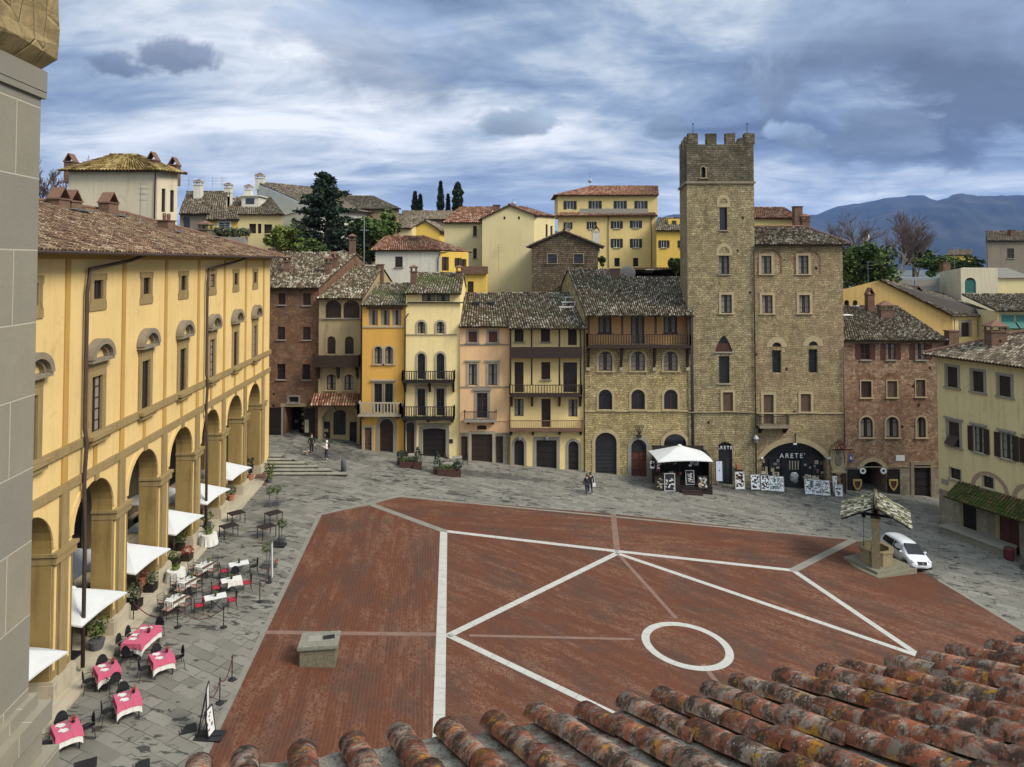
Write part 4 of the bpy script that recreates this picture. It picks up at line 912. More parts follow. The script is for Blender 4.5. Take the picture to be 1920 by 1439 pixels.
for k in range(60):
    cI = rg.randint(-5, 22); v_ = rg.uniform(.0, 1.6); c0 = E0 + e_*(SPC*(cI+.5) + rg.uniform(-.04, .04)) - dv*v_ + nv*-.05
    for b_ in range(26):
        a = rg.uniform(0, 6.28); l_ = rg.uniform(.012, .045); q = c0 + Vector((rg.uniform(-.03,.03), rg.uniform(-.03,.03), 0)); t1 = q + Vector((math.cos(a)*l_*.6, math.sin(a)*l_*.6, l_)); s_ = Vector((-math.sin(a), math.cos(a), 0))*.004
        gr.poly([q-s_, q+s_, t1])
tag(gr.build('moss_tufts', plain('green moss blades', (.10,.13,.02), .9, .4, 30), rfo), kind='stuff')
wl = MB(); Pm = E0 - dv*.55 - nv*.3
c0, c1 = P0 - dv*.55 - b0*1.05, P1 - dv*.55 - b0*1.05; c2 = c1 + Vector((-.8, -3.0, 0)); c3 = c0 + Vector((-.8, -3.0, 0))
low = lambda v: Vector((v.x, v.y, -4)); hi_ = lambda v: Vector((v.x, v.y, min(v.z, c0.z)))
wl.hexa([low(c0), low(c1), low(c2), low(c3), hi_(c0), hi_(c1), hi_(c2), hi_(c3)]); wl.build('wall', M['ashlar'], FH)
# ------------------------------------------------------------------ the row of houses facing the viewer
M['b_brown'] = masonry('dark red-brown brick', (.19,.088,.052), (.30,.165,.10), (.10,.075,.05), .34, .13, (.20,.15,.10), .55, .05, .5, .015, .5)
M['p_grey'] = plaster('grey-ochre plaster', (.33,.255,.145), (.13,.10,.06), .5, .5, .5)
M['p_orange'] = plaster('orange-yellow plaster', (.58,.325,.08), (.36,.19,.06), .3, .15)
M['p_pale'] = plaster('pale yellow plaster', (.72,.575,.285), (.42,.31,.14), .3, .2)
M['p_peach'] = plaster('peach plaster', (.64,.405,.22), (.38,.23,.12), .3, .15)
M['p_yellow'] = plaster('soft yellow plaster', (.65,.50,.23), (.38,.28,.13), .3, .2)
M['p_loggia'] = plaster('orange-buff loggia plaster', (.50,.29,.12), (.28,.16,.08), .3, .2)
M['s_palace'] = masonry('tan rubble masonry', (.32,.245,.115), (.52,.415,.205), (.13,.098,.058), .46, .19, (.46,.36,.20), .5, .08, .35, .02, .7)
M['s_tower'] = masonry('grey-tan tower masonry', (.27,.215,.115), (.47,.385,.22), (.105,.083,.056), .44, .175, (.36,.275,.14), .5, .085, .5, .022, .8)
M['s_towertop'] = masonry('dark weathered masonry', (.115,.092,.06), (.27,.225,.155), (.06,.05,.038), .52, .2, (.045,.038,.032), .7, .055, .65, .026, .9)
M['s_mixed'] = masonry('mixed stone and brick', (.30,.225,.12), (.48,.385,.21), (.12,.09,.058), .42, .165, (.33,.205,.14), .6, .09, .4, .02, .8)
M['s_brick'] = masonry('red and tan rubble brick', (.25,.135,.085), (.50,.36,.235), (.115,.082,.056), .36, .135, (.26,.115,.075), .6, .09, .4, .018, .7)
M['base_stone'] = masonry('grey-buff base stone', (.23,.195,.14), (.29,.25,.185), (.16,.14,.10), .9, .4, None, 0, .02, .5, .012, .4)
M['stone_light'] = plaster('pale dressed stone', (.32,.28,.205), (.2,.17,.12), .4, .25, .8)
SKW = .125
def frontfac(name, label, x0, x1, Yd, ground_px, group=None, cat='house'):
    X0 = at(x0, 700, Yd).x; zb = gz(X0); F = Fac(name, label, cat, (X0, Yd), (1, 0), zb, group); F.w = at(x1, 700, Yd).x - X0; F.Y = Yd; return F
def mk(F, Zm, yl, yr, RLp, RRp, d, mats, splits=(), rmat=None, zb=None, tk=None, u1=None, **kw):
    """body + roof from the photograph's eave height and ridge ends"""
    zt = (F.Zz(Zm, *yl) + F.Zz(Zm, *yr)) / 2 - .12
    c = lambda q: at(Zm[0] + q[0]/Zm[2], Zm[1] + q[1]/Zm[2], F.Y + d)
    RL, RR = c(RLp), c(RRp); z = (RL.z + RR.z)/2; RL.z = RR.z = z - .1
    F.house(0, u1 or F.w, zb if zb is not None else F.root.location.z - 3, zt, mats, d, RL, RR, splits, rmat, tk=tk, **kw)
    F.zt = zt; return F
# --- 1 brown brick house
Fa = F = frontfac('brick_house', 'tall dark brown brick house with a workshop at ground level in the far left corner', 497, 597, 71.0, 0)
for x0, y0, x1, y1 in ((131,345,172,412), (276,346,320,415), (126,541,170,617), (275,543,320,618), (123,760,172,850), (272,762,318,852)):
    win(F, F.r(Z4, x0, y0, x1, y1), 0, 'shut' if y0 < 700 else 'glass', M['wood'], None, sill=True, shut=M['wood'])
win(F, F.r(Z4, 192,952,250,988), 0, 'glass', M['stonegrey'], M['stonegrey'], .14, mull=(0,0))
r = F.r(Z4, 168,1012,280,1200); r = (r[0], r[1]-.6, r[2], r[3]); F.hole(arch(*r), 2.5)
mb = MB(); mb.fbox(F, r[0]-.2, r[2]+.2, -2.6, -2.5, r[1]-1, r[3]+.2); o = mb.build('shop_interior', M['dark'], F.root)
for k in range(9):
    mb = MB(); u = r[0] + .3 + (r[2]-r[0]-.6)*random.random(); z = r[1] + .9 + random.random()*2.0; mb.fbox(F, u-.18, u+.18, -2.4, -2.3, z, z+.14+.15*random.random()); mb.build('shelf_goods', M[['white_paint','stonegrey','wood_mid'][k % 3]], o)
for a, b in (((78,1015),(162,1190)), ((284,1018),(346,1200))):
    q = F.r(Z4, *a, *b); mb = MB(); leaf(mb, F, q[0], q[2], q[1]-.4, q[3], .03, .07, 3); d_ = mb.build('door', M['wood_black'], F.root)
    if a[0] > 200: 
        mb = MB(); q2 = F.r(Z4, 288,1085,312,1160); mb.fbox(F, q2[0], q2[2], .11, .14, q2[1], q2[3]); mb.build('notice', M['stone_light'], d_)
strip(F, 'door_jamb', F.U(Z4,155), F.U(Z4,166), F.Zz(Z4,160,1215), F.Zz(Z4,160,1014), M['stonegrey'], .12)
strip(F, 'lintel', F.U(Z4,148), F.U(Z4,300), F.Zz(Z4,200,1010), F.Zz(Z4,200,992), M['p_grey'], .05)
for x0, x1, y in ((132,205,455), (250,320,455), (150,240,720), (255,340,715)):          # blind relieving arches
    a, b = F.U(Z4,x0), F.U(Z4,x1); zz = F.Zz(Z4, 200, y); L0 = arch(a, zz-2, b, zz, (b-a)*.42)[2:]; L1 = arch(a+.2, zz-2, b-.2, zz-.22, (b-a)*.42-.2)[2:]
    mb = MB(); mb.ring(F, L0, L1, -.02, .025, close=False); mb.build('brick_arch', M['brick'], F.root)
mk(F, Z4, (105,305), (385,303), (215,108), (585,112), 11.5, [M['b_brown']], zb=-1.5)
for x, y in ((425, 230), (462, 200), (566, 110), (182,222)):
    q = at(Z4[0] + x/Z4[2], Z4[1] + y/Z4[2], F.Y + (11.5*(300-y)/195)); chimney(F.roof, (q.x, q.y, q.z-.4), .62, .62, 1.5 if x != 566 else 1.9, M['brick'], 'box')
# the brick house further back at the corner, behind the palace
Fb = F = frontfac('brick_house', 'brick house half hidden behind the palace corner with a small gable opening', 490, 545, 79.0, 0)
mk(F, Z4, (60,262), (270,250), (80,95), (310,85), 10, [M['b_brown']], zb=0)
# --- 2 grey plaster house with balcony
F = frontfac('plaster_house', 'narrow grey plaster house with twin arched windows and a boarded brown balcony', 597, 679, 70.4, 0)
for x0, x1 in ((407,500), (512,608)): win(F, F.r(Z4, x0,385,x1,490), .36, 'shut', M['wood'], None, sill=True, mull=(0,0), shut=M['wood'])
for (x0,y0,x1,y1) in ((417,597,468,702), (522,597,574,702), (415,820,468,913), (520,820,573,913)):
    win(F, F.r(Z4, x0,y0,x1,y1), 'r' if y0 < 700 else .32, 'glass', M['wood'], M['p_grey'], .16, sill=y0 > 700, mull=(1,2), curtain=y0 > 800)
strip(F, 'string_course', 0, F.w, F.Zz(Z4,500,500), F.Zz(Z4,500,490), M['stonedark'], .08)
balcony(F, F.U(Z4,350), F.U(Z4,615), F.Zz(Z4,480,762), F.Zz(Z4,480,702), 1.0, M['wood'], 'solid', [F.U(Z4,372), F.U(Z4,488), F.U(Z4,600)], bdrop=1.2)
# ground floor recess under an arch, with the small tiled canopy
ra = F.r(Z4, 385,1008,592,1245); ra = (ra[0], ra[1]-.8, ra[2], ra[3]); F.hole(arch(*ra, 1.15), .9)
for (x0,y0,x1,y1), nm in (((392,1098,434,1232),'door'), ((550,1100,590,1235),'door')):
    q = F.r(Z4, x0,y0,x1,y1,-.85); mb = MB(); leaf(mb, F, q[0], q[2], q[1]-.3, q[3], -.86, .08, 2); o = mb.build('door', M['wood_black'], F.root); mb = MB(); mb.fbox(F, q[0]+.1, q[0]+.16, -.77, -.72, q[1]+.9, q[1]+1.02); mb.build('handle', M['iron'], o)
    if x0 < 400:
        for k in range(3): mb = MB(); mb.fbox(F, q[0]+.15+.22*(k % 2), q[0]+.33+.22*(k % 2), -.775, -.765, q[3]-1.0-.5*(k//2), q[3]-.7-.5*(k//2)); mb.build('notice', M['stone_light'], o)
mb = MB(); mb.fbox(F, ra[0]-.2, ra[2]+.2, -1.1, -.9, ra[1]-.5, ra[3]+.3); mb.build('recess_wall', M['p_grey'], F.root)
q = F.r(Z4, 457,1030,527,1172,-.9); mb = MB(); mb.poly([F.p(u,-.88,z) for u, z in arch(*q, .3)]); o = mb.build('window', M['glass'], F.root); mb = MB(); lo, li = ringloops(q, .08, .3); mb.ring(F, lo, li, -.89, -.80)
for k in (1,2,3): u = q[0] + (q[2]-q[0])*k/4; mb.fbox(F, u-.02, u+.02, -.88, -.81, q[1], q[3]-.15)
mb.build('frame', M['iron'], o)
def canopy(F, u0, u1, zw, zf, proj, mats, cw=.25, rl=.35, name='canopy', brackets=2, par=None):
    A, B = F.p(u0, proj, zf), F.p(u1, proj, zf); C, D = F.p(u1-.0, .02, zw), F.p(u0+.0, .02, zw)
    o = tiles(A, B, C, D, mats, name, par or F.root, cw=cw, rl=rl, h=.09, slab=.09, ridge=False)
    for k in range(brackets):
        u = u0 + .25 + (u1-u0-.5)*k/max(1, brackets-1); mb = MB(); mb.tube([F.p(u, 0, zf-.55), F.p(u, proj-.12, zf-.08)], .05, 5); mb.build('bracket', M['wood'], o)
    return o
canopy(F, F.U(Z4,338), F.U(Z4,612), F.Zz(Z4,480,932), F.Zz(Z4,480,995)+.05, 1.1, M['tile_red'], brackets=3)
pipe(F, [(F.w-.1, .1, F.root.location.z), (F.w-.1, .1, F.Zz(Z4,600,375))], .05)
mk(F, Z4, (365,367), (622,365), (585,178), (738,196), 10.5, [M['p_grey']], zb=-2)
q = at(Z4[0]+733/Z4[2], Z4[1]+215/Z4[2], F.Y+9.6); chimney(F.roof, (q.x, q.y, q.z-.6), .6, .6, 1.3, M['brick'], 'plain')
# --- 3 orange house
F = frontfac('plaster_house', 'narrow bright orange house with stone balcony and arched ground floor door', 679, 761, 68.7, 0)
q = F.r(Z4, 650,428,862,440); strip(F, 'fascia', q[0], q[2], q[1], q[3]+.02, M['wood_mid'], .07)
for x0, x1 in ((660,715), (730,785), (797,853)): win(F, F.r(Z4, x0,441,x1,536), 0, 'glass', M['stone_light'], None, mull=(0,0), curtain=True, sill=False)
strip(F, 'string_course', 0, F.w, F.Zz(Z4,750,547), F.Zz(Z4,750,539), M['stone_light'], .09)
for x0, x1 in ((694,740), (757,803)): win(F, F.r(Z4, x0,658,x1,760), 'r', 'glass', M['wood'], M['stone_light'], .15, mull=(1,2), curtain=True)
zf = F.Zz(Z4,740,1045); 
for x0, x1 in ((693,740), (756,803)):
    q = F.r(Z4, x0,874,x1,1010); win(F, (q[0], zf+.02, q[2], q[3]), 0, 'glass', M['wood'], M['stone_light'], .16, mull=(1,2), sill=False)
q = F.r(Z4, 675,850,820,860); strip(F, 'cornice', q[0], q[2], q[1], q[3], M['stone_light'], .2)
balcony(F, F.U(Z4,612), F.U(Z4,860), zf, F.Zz(Z4,740,975), .9, M['stone_light'], 'stone', [F.U(Z4,635), F.U(Z4,835)], .2, .3, bdrop=.45)
q = F.r(Z4, 637,1132,679,1262); door(F, (q[0], q[1]-.5, q[2], q[3]), 0, M['wood_mid'], M['stone_light'], .22, 8, 1)
q = F.r(Z4, 726,1083,805,1270); door(F, (q[0], q[1]-.5, q[2], q[3]), 'r', M['wood'], M['stonegrey'], .34, 5, 1)
mk(F, Z4, (622,410), (876,408), (725,292), (905,292), 8.5, [M['p_orange'], M['base_stone']], [], M['tile_moss'], zb=-2)
# --- 4 pale yellow house
F = frontfac('plaster_house', 'pale yellow house with two dark wooden balconies and a glazed attic', 760.5, 862.5, 68.4, 0)
win(F, F.r(Z5, 175,249,262,293), 0, 'glass', M['wood_black'], None, mull=(0,0), sill=False, curtain=True); win(F, F.r(Z5, 267,249,354,293), 0, 'glass', M['wood_black'], None, mull=(0,0), sill=False, curtain=True)
strip(F, 'cornice', F.U(Z5,82), F.U(Z5,445), F.Zz(Z5,250,304), F.Zz(Z5,250,297), M['wood_black'], .25)
for x0, x1 in ((147,196), (269,318)): win(F, F.r(Z5, x0,423,x1,500), 'r', 'glass', M['wood'], M['stone_light'], .2, sill=False, curtain=True)
strip(F, 'string_course', F.U(Z5,75), F.U(Z5,400), F.Zz(Z5,250,508), F.Zz(Z5,250,502), M['stone_light'], .1)
z1, z2 = F.Zz(Z5,220,795), F.Zz(Z5,220,1030)
for x0, x1 in ((146,196), (268,319)):
    q = F.r(Z5, x0,626,x1,790); win(F, (q[0], z1+.02, q[2], q[3]), 'r', 'glass', M['shut_dark'], M['stone_light'], .2, sill=False, mull=(1,3))
    q = F.r(Z5, x0,853,x1,1010); win(F, (q[0], z2+.02, q[2], q[3]), 0, 'glass', M['shut_dark'], M['stone_light'], .22, sill=False, mull=(1,3), corn=.12)
for z, t, br in ((z1, 732, (70,228,380)), (z2, 957, (70,220,375))):
    balcony(F, F.U(Z5,56), F.U(Z5,388), z, F.Zz(Z5,220,t), .95, M['wood_black'], 'wood', [F.U(Z5,x) for x in br], .2, .22, bdrop=.95 if z == z1 else .35)
q = F.r(Z5, 222,1040,285,1062); mb = MB()
for k in range(7): u = q[0] + (q[2]-q[0])*k/6; mb.fbox(F, u-.02, u+.02, .0, .04, q[1], q[3])
for k in range(3): z = q[1] + (q[3]-q[1])*k/2; mb.fbox(F, q[0], q[2], .0, .035, z-.02, z+.02)
mb.build('vent_grille', M['wood_mid'], F.root)
q = F.r(Z5, 75,1070,127,1262); door(F, (q[0], q[1]-.5, q[2], q[3]), .18, M['wood'], M['stonegrey'], .2, 2, 1, fan=.75)
q = F.r(Z5, 180,1108,328,1290); door(F, (q[0], q[1]-.5, q[2], q[3]), .06, M['wood_black'], M['stonegrey'], .33, 6, 2, corn=.14)
q = F.r(Z5, 351,1178,374,1203); strip(F, 'wall_plaque', q[0], q[2], q[1], q[3], M['wood'], .05)
pipe(F, [(F.U(Z5,68), .12, F.root.location.z-.5), (F.U(Z5,68), .12, F.Zz(Z5,70,400)), (F.U(Z5,90), .12, F.Zz(Z5,80,370))], .06, M['iron'])
mk(F, Z5, (75,232), (445,232), (150,112), (440,118), 7.5, [M['p_pale']], [], M['tile_moss'], zb=-3, over=.55)
for x, y, hh in ((122, 175, 1.7), (415, 135, 1.1)):
    q = at(Z5[0]+x/Z5[2], Z5[1]+y/Z5[2], F.Y+(3 if x < 200 else 6)); chimney(F.roof, (q.x, q.y, q.z-.6), .6, .6, hh, M['brick'], 'box')
# --- 5 peach house
F = frontfac('plaster_house', 'peach house with one small iron balcony and a coffered garage door', 862.5, 955, 68.2, 0)
for x0, x1 in ((475,529), (604,659)): win(F, F.r(Z5, x0,486,x1,557), 0, 'shut', M['wood_red'], M['stonegrey'], .2, shut=M['wood_red'])
for y in (570, 842, 1057): strip(F, 'string_course', 0, F.w, F.Zz(Z5,600,y+4), F.Zz(Z5,600,y-4), M['stonegrey'] if y < 1000 else M['p_peach'], .07)
for x0, x1 in ((476,528), (603,657)): win(F, F.r(Z5, x0,695,x1,833), 0, 'glass', M['wood_red'], M['stone_light'], .24, mull=(0,1), sill=False, curtain=True, corn=.14)
zf = F.Zz(Z5,560,1045); q = F.r(Z5, 528,881,596,1040); win(F, (q[0], zf+.02, q[2], q[3]), 0, 'glass', M['wood_red'], M['stonegrey'], .24, mull=(1,3), sill=False, corn=.2)
balcony(F, F.U(Z5,450), F.U(Z5,655), zf, F.Zz(Z5,560,990), .9, M['iron'], 'iron', [F.U(Z5,475), F.U(Z5,632)], .18, .14, M['stonegrey'], .35)
win(F, F.r(Z5, 529,1088,590,1117), .12, 'glass', M['wood'], None, mull=(0,0), sill=False)
for x0, x1, s_, nm in ((493,627,M['stone_light'],6), (426,467,None,5), (651,696,None,6)):
    q = F.r(Z5, x0,1145 if s_ else 1160,x1,1335); door(F, (q[0], q[1]-.5, q[2], q[3]), 0, M['wood'], s_, .28, nm, 4 if s_ else 1)
zsp = F.Zz(Z5, 600, 1136)
mk(F, Z5, (425,446), (735,444), (462,248), (690,246), 11, [M['p_peach'], M['base_stone']], [(zsp, 1)], None, zb=-3)
for x in (521, 615):
    q = at(Z5[0]+x/Z5[2], Z5[1]+318/Z5[2], F.Y+6.8); mb = MB(); mb.rbox((q.x, q.y, q.z+.15), .38, .5, .22); o = mb.build('skylight', M['wood_black'], F.roof); mb = MB(); mb.rbox((q.x, q.y-.51, q.z+.17), .28, .02, .12); mb.build('pane', M['glass'], o)
# --- 6 yellow house with timber galleries
F = frontfac('plaster_house', 'soft yellow house with two timber galleries and a brick edged long balcony', 955, 1096.5, 68.0, 0)
for x0, x1, y1 in ((770,828,553), (939,998,553), (1113,1170,575)): win(F, F.r(Z5, x0,457,x1,y1), 0, 'shut', M['wood'], None, sill=y1 < 560, shut=M['wood'])
za, zb2 = F.Zz(Z5,960,640), F.Zz(Z5,960,880)
for (x0,y0,x1,y1), fl in (((770,683,828,870),1), ((942,683,1000,795),0), ((1083,685,1172,880),1)):
    q = F.r(Z5, x0,y0,x1,y1); win(F, (q[0], zb2+.03 if fl else q[1], q[2], q[3]), 0, 'shut' if x0 < 1000 else 'glass', M['wood'], None, sill=not fl, mull=(2 if x0 > 1000 else 1, 2), shut=M['wood'])
zc3 = F.Zz(Z5,960,1105)
for (x0,y0,x1,y1), fl in (((770,919,828,1031),0), ((943,919,1002,1098),1), ((1117,923,1174,1035),0)):
    q = F.r(Z5, x0,y0,x1,y1); win(F, (q[0], zc3+.03 if fl else q[1], q[2], q[3]), 0, 'glass', M['wood'], None, sill=False, mull=(0,1), curtain=not fl)
U = lambda x: F.U(Z5, x)
balcony(F, U(738), U(1196), za, F.Zz(Z5,960,578), 1.05, M['wood'], 'solid', [])
balcony(F, U(738), U(1196), zb2, F.Zz(Z5,960,818), 1.05, M['wood'], 'wood', [U(752), U(882), U(1057), U(1190)], .2, .26, bdrop=1.05)
balcony(F, U(737), U(1203), zc3, F.Zz(Z5,960,1048), .75, M['iron'], 'iron', [U(750), U(887), U(1057), U(1192)], .2, .17, M['brick'], .45, rmat=M['terracotta'])
zt_ = F.Zz(Z5,960,440)
for x in (744, 878, 1054, 1188):
    mb = MB(); mb.fbox(F, U(x)-.08, U(x)+.08, .88, 1.02, F.Zz(Z5,960,578)+.012, zt_); mb.fbox(F, U(x)-.08, U(x)+.08, .88, 1.02, F.Zz(Z5,960,818)+.012, za-.145); mb.build('gallery_post', M['wood_black'], F.root)
q = F.r(Z5, 769,1181,831,1350); door(F, (q[0], q[1]-.5, q[2], q[3]), 'r', M['wood_black'], M['stonegrey'], .24, 1, 2)
q = F.r(Z5, 911,1184,1040,1360); door(F, (q[0], q[1]-.5, q[2], q[3]), 0, M['wood_black'], M['stonegrey'], .3, 5, 1)
q = F.r(Z5, 1116,1191,1181,1368); door(F, (q[0], q[1]-.5, q[2], q[3]), 'r', M['wood_black'], M['stonegrey'], .24, 5, 1)
for x in (800, 975):
    mb = MB(); mb.tube([F.p(U(x), .35, zc3-.2), F.p(U(x), .35, zc3-.75)], .02, 5); mb.lathe([(.05,0),(.16,.05),(.2,.3),(.08,.4)], 8, tuple(F.p(U(x), .35, zc3-1.1))); mb.build('wall_lantern', M['steel'], F.root)
mk(F, Z5, (735,442), (1220,438), (692,244), (1125,244), 11.2, [M['p_yellow']], [], None, zb=-3, over=1.25)
pipe(F, [(.06, .15, -2), (.06, .15, zt_)], .05, M['iron']); pipe(F, [(F.w-.06, .12, -2), (F.w-.06, .12, zt_)], .05, M['copper'])
mb = MB()
for k in range(3): 
    q = at(Z5[0]+(1105+14*k)/Z5[2], Z5[1]+(345-32*k)/Z5[2], F.Y+3+2.2*k); mb.rbox((q.x, q.y, q.z+.25), .75, .12, .04)
    mb.rbox((q.x-.6, q.y, q.z+.05), .04, .04, .2); mb.rbox((q.x+.6, q.y, q.z+.05), .04, .04, .2)
mb.build('roof_walkway', M['white_paint'], F.roof)
# --- 7 stone palace with timber loggia
F = frontfac('stone_palace', 'broad tan stone palace with a timber loggia under its wide roof', 1096.5, 1299, 67.7, 0, cat='palace')
U = lambda x: F.U(Z6, x); zl = F.Zz(Z6,450,522); ztop = F.Zz(Z6,450,318)
lr = (U(150), zl+.02, U(760), ztop-.25); F.hole(arch(*lr), .9)
mb = MB(); G_ = Fac('x', '', '', (F.O[0], F.O[1]+.9), (1,0)); bpy.data.objects.remove(G_.root); G_.root = F.root
for x0, x1, y1 in ((230,297,452), (421,489,520), (613,682,452)): win(G_, G_.r(Z6, x0,345,x1,y1), 0, 'glass', M['wood_mid'], M['wood'], .07, mull=(1,3), sill=y1 < 500, curtain=True)
G_.front(mb, [(lr[0]-.1, lr[1]-.3), (lr[2]+.1, lr[1]-.3), (lr[2]+.1, lr[3]+.2), (lr[0]-.1, lr[3]+.2)], [], .15); mb.build('loggia_wall', M['p_loggia'], F.root)
for (y0, y1), ks in (((561,676), 'shut'), ((785,903), 'glass')):
    for i, (x0, x1) in enumerate(((227,306), (418,498), (610,690))): win(F, F.r(Z6, x0,y0,x1,y1), .42, 'glass', M['wood_red'] if not (ks == 'glass' and i == 0) else M['wood_black'], M['stonewarm'], .2, mull=(1, 3 if ks == 'shut' else 1), sill=True, curtain=ks == 'shut')
balcony(F, U(155), U(757), zl, F.Zz(Z6,450,455), .95, M['wood'], 'wood', [U(166), U(358), U(552), U(746)], .22, .24, bdrop=1.9)
for x in (163, 358, 552, 748):
    mb = MB(); mb.fbox(F, U(x)-.09, U(x)+.09, .78, .93, F.Zz(Z6,450,455)+.012, ztop-.1); mb.build('loggia_post', M['wood_black'], F.root)
    mb = MB(); mb.fbox(F, U(x)-.18, U(x)+.18, -.02, .25, zl-2.42, zl-2.13); mb.build('corbel', M['stone_light'], F.root)
strip(F, 'string_course', 0, F.w, F.Zz(Z6,450,915), F.Zz(Z6,450,907), M['stonewarm'], .1)
q = F.r(Z6, 207,1037,332,1285); door(F, (q[0], q[1]-.5, q[2], q[3]), .45, M['shut_dark'], M['stonewarm'], .3, 8, 1, fan=1.55)
q = F.r(Z6, 418,1078,508,1295); door(F, (q[0], q[1]-.5, q[2], q[3]), 'r', M['wood_red'], M['stonegrey'], .34, 3, 2, fan=1.1)
q = F.r(Z6, 610,1045,742,1300); door(F, (q[0], q[1]-.5, q[2], q[3]), .45, M['wood_black'], M['stonewarm'], .3, 4, 2, fan=1.45)
mb = MB(); uc = U(460); zq = F.Zz(Z6,460,1050)
for k in range(5): a = -.5 + k*.25; mb.tube([F.p(uc, .25, zq), F.p(uc + a*.9, .3, zq+.9)], .03, 5)
mb.tube([F.p(uc-.5, .3, zq+.88), F.p(uc+.5, .3, zq+.88)], .03, 5); mb.fbox(F, uc-.2, uc+.2, -.02, .3, zq-.2, zq); mb.build('torch_basket', M['iron'], F.root)
mk(F, Z6, (108,320), (785,318), (48,78), (728,80), 12.2, [M['s_palace']], [], None, zb=-4, over=1.35, tk=dict(tmax=lambda s: 1. if s < .5 else .80))
for x in (770, 779): pipe(F, [(U(x), .13, -4), (U(x), .13, ztop+.1)], .06, M['iron'] if x == 770 else M['copper'])
q = at(Z6[0]+326/Z6[2], Z6[1]+118/Z6[2], F.Y+9); chimney(F.roof, (q.x, q.y, q.z-.5), .9, .6, 1.2, M['brick'], 'plain')
q = at(Z6[0]+398/Z6[2], Z6[1]+112/Z6[2], F.Y+10.3); mb = MB(); mb.ball((q.x, q.y, q.z+.2), .85, 14, 8, 1, .25, 1); mb.build('dish', M['stonegrey'], F.roof)
# party wall between the yellow and stone roofs
# --- 8 tower
F = frontfac('tower', 'tall square crenellated medieval stone tower', 1290.5, 1417.5, 67.6, 0, cat='tower')
zr_ = F.Zz(Z7,360,160); zm = F.Zz(Z7,360,78); zs = F.Zz(Z7,360,437); dpt = 6.2; W = F.w
win(F, F.r(Z7, 212,326,244,402), 'r', 'glass', M['iron'], M['s_tower'], .12, sill=True, mull=(0,0), dep=.5)
for (x0,y0,x1,y1) in ((347,619,402,784), (343,972,416,1105)):
    q = F.r(Z7, x0,y0,x1,y1); win(F, q, 0, 'glass', M['iron'], None, sill=True, mull=(1,2) if y0 > 700 else (0,0), dep=.4, curtain=y0 > 700)
    q2 = F.r(Z7, x0-2,y0-(66 if y0 < 700 else 64),x1+2,y0-(28 if y0 < 700 else 20)); mb = MB(); L0 = arch(q2[0]-.25, q2[1], q2[2]+.25, q2[3]+.35, (q2[2]-q2[0])/2+.25)[1:] + [(q2[0]-.25, q2[1])]; L1 = arch(*q2, (q2[2]-q2[0])/2-.02)[1:] + [(q2[0], q2[1])]; mb.ring(F, L0, L1, -.02, .03, close=False); mb.fbox(F, q2[0]-.25, q2[2]+.25, -.02, .035, q[3]+.02, q2[1]-.002); mb.build('lunette', M['stonewarm'], F.root)
win(F, F.r(Z7, 358,1256,435,1390), 0, 'glass', M['wood'], M['stonewarm'], .22, mull=(1,2), curtain=True)
q = F.r(Z8, 284,198,412,320); win(F, q, .85, 'shut', M['stonegrey'], None, sill=True, shut=M['wood_red'], akind='point', mull=(0,0))
q = F.r(Z8, 313,353,390,556); win(F, q, 0, 'glass', M['shut_dark'], None, mull=(1,1), sill=True)
q = F.r(Z8, 341,623,416,764); win(F, q, 0, 'shut', M['wood_mid'], M['stonewarm'], .22, shut=M['wood_mid'])
q = F.r(Z8, 309,996,412,1322); d_ = door(F, (q[0], q[1]-.4, q[2], q[3]), .22, M['shut_dark'], None, .2, 1, 2, fan=1.6)
letters(F, "ARETE'", (q[0]+q[2])/2, -.02, F.Zz(Z8,360,1050), .42, M['white_paint'], d_)
strip(F, 'string_course', -.05, W+.05, F.Zz(Z8,360,776), F.Zz(Z8,360,768), M['stonedark'], .14)
mb = MB(); zb_ = -5; zl_ = zs
F.front(mb, [(0, zb_), (W, zb_), (W, zr_), (0, zr_)], [(zs, 1)], .4)
for i, (f_, t_) in enumerate(zip(mb.f, mb.m)): pass
sk = SKW*dpt
pt = lambda u, d_, z: F.p(u, -d_, z)
q0, q1_, q2_, q3_ = (0, 0), (W, 0), (W + sk*.2, dpt), (sk, dpt)
for a, b in ((q1_, q2_), (q2_, q3_), (q3_, q0)):
    mb.poly([pt(a[0], a[1], zb_), pt(b[0], b[1], zb_), pt(b[0], b[1], zs), pt(a[0], a[1], zs)], 1); mb.poly([pt(a[0], a[1], zs), pt(b[0], b[1], zs), pt(b[0], b[1], zr_), pt(a[0], a[1], zr_)], 0)
mb.poly([pt(*q, zr_-.9) for q in (q0, q1_, q2_, q3_)], 0)
mb.build('shaft', [M['s_towertop'], M['s_tower']], F.root)
q = F.Zz(Z7,360,437); mb = MB()
for (a, b) in ((q0, q1_), (q3_, q0)):
    A_, B_ = pt(*a, 0), pt(*b, 0); dd = (B_-A_).normalized(); nn_ = Vector((dd.y, -dd.x, 0)); 
    P = [A_ - dd*.12, B_ + dd*.12]; mb.hexa([(*(P[0]-nn_*.02).xy, q-.12), (*(P[1]-nn_*.02).xy, q-.12), (*(P[1]+nn_*.16).xy, q-.12), (*(P[0]+nn_*.16).xy, q-.12), (*(P[0]-nn_*.02).xy, q+.1), (*(P[1]-nn_*.02).xy, q+.1), (*(P[1]+nn_*.16).xy, q+.1), (*(P[0]+nn_*.16).xy, q+.1)])
mb.build('cornice', M['stonedark'], F.root)
rr_ = random.Random(4)
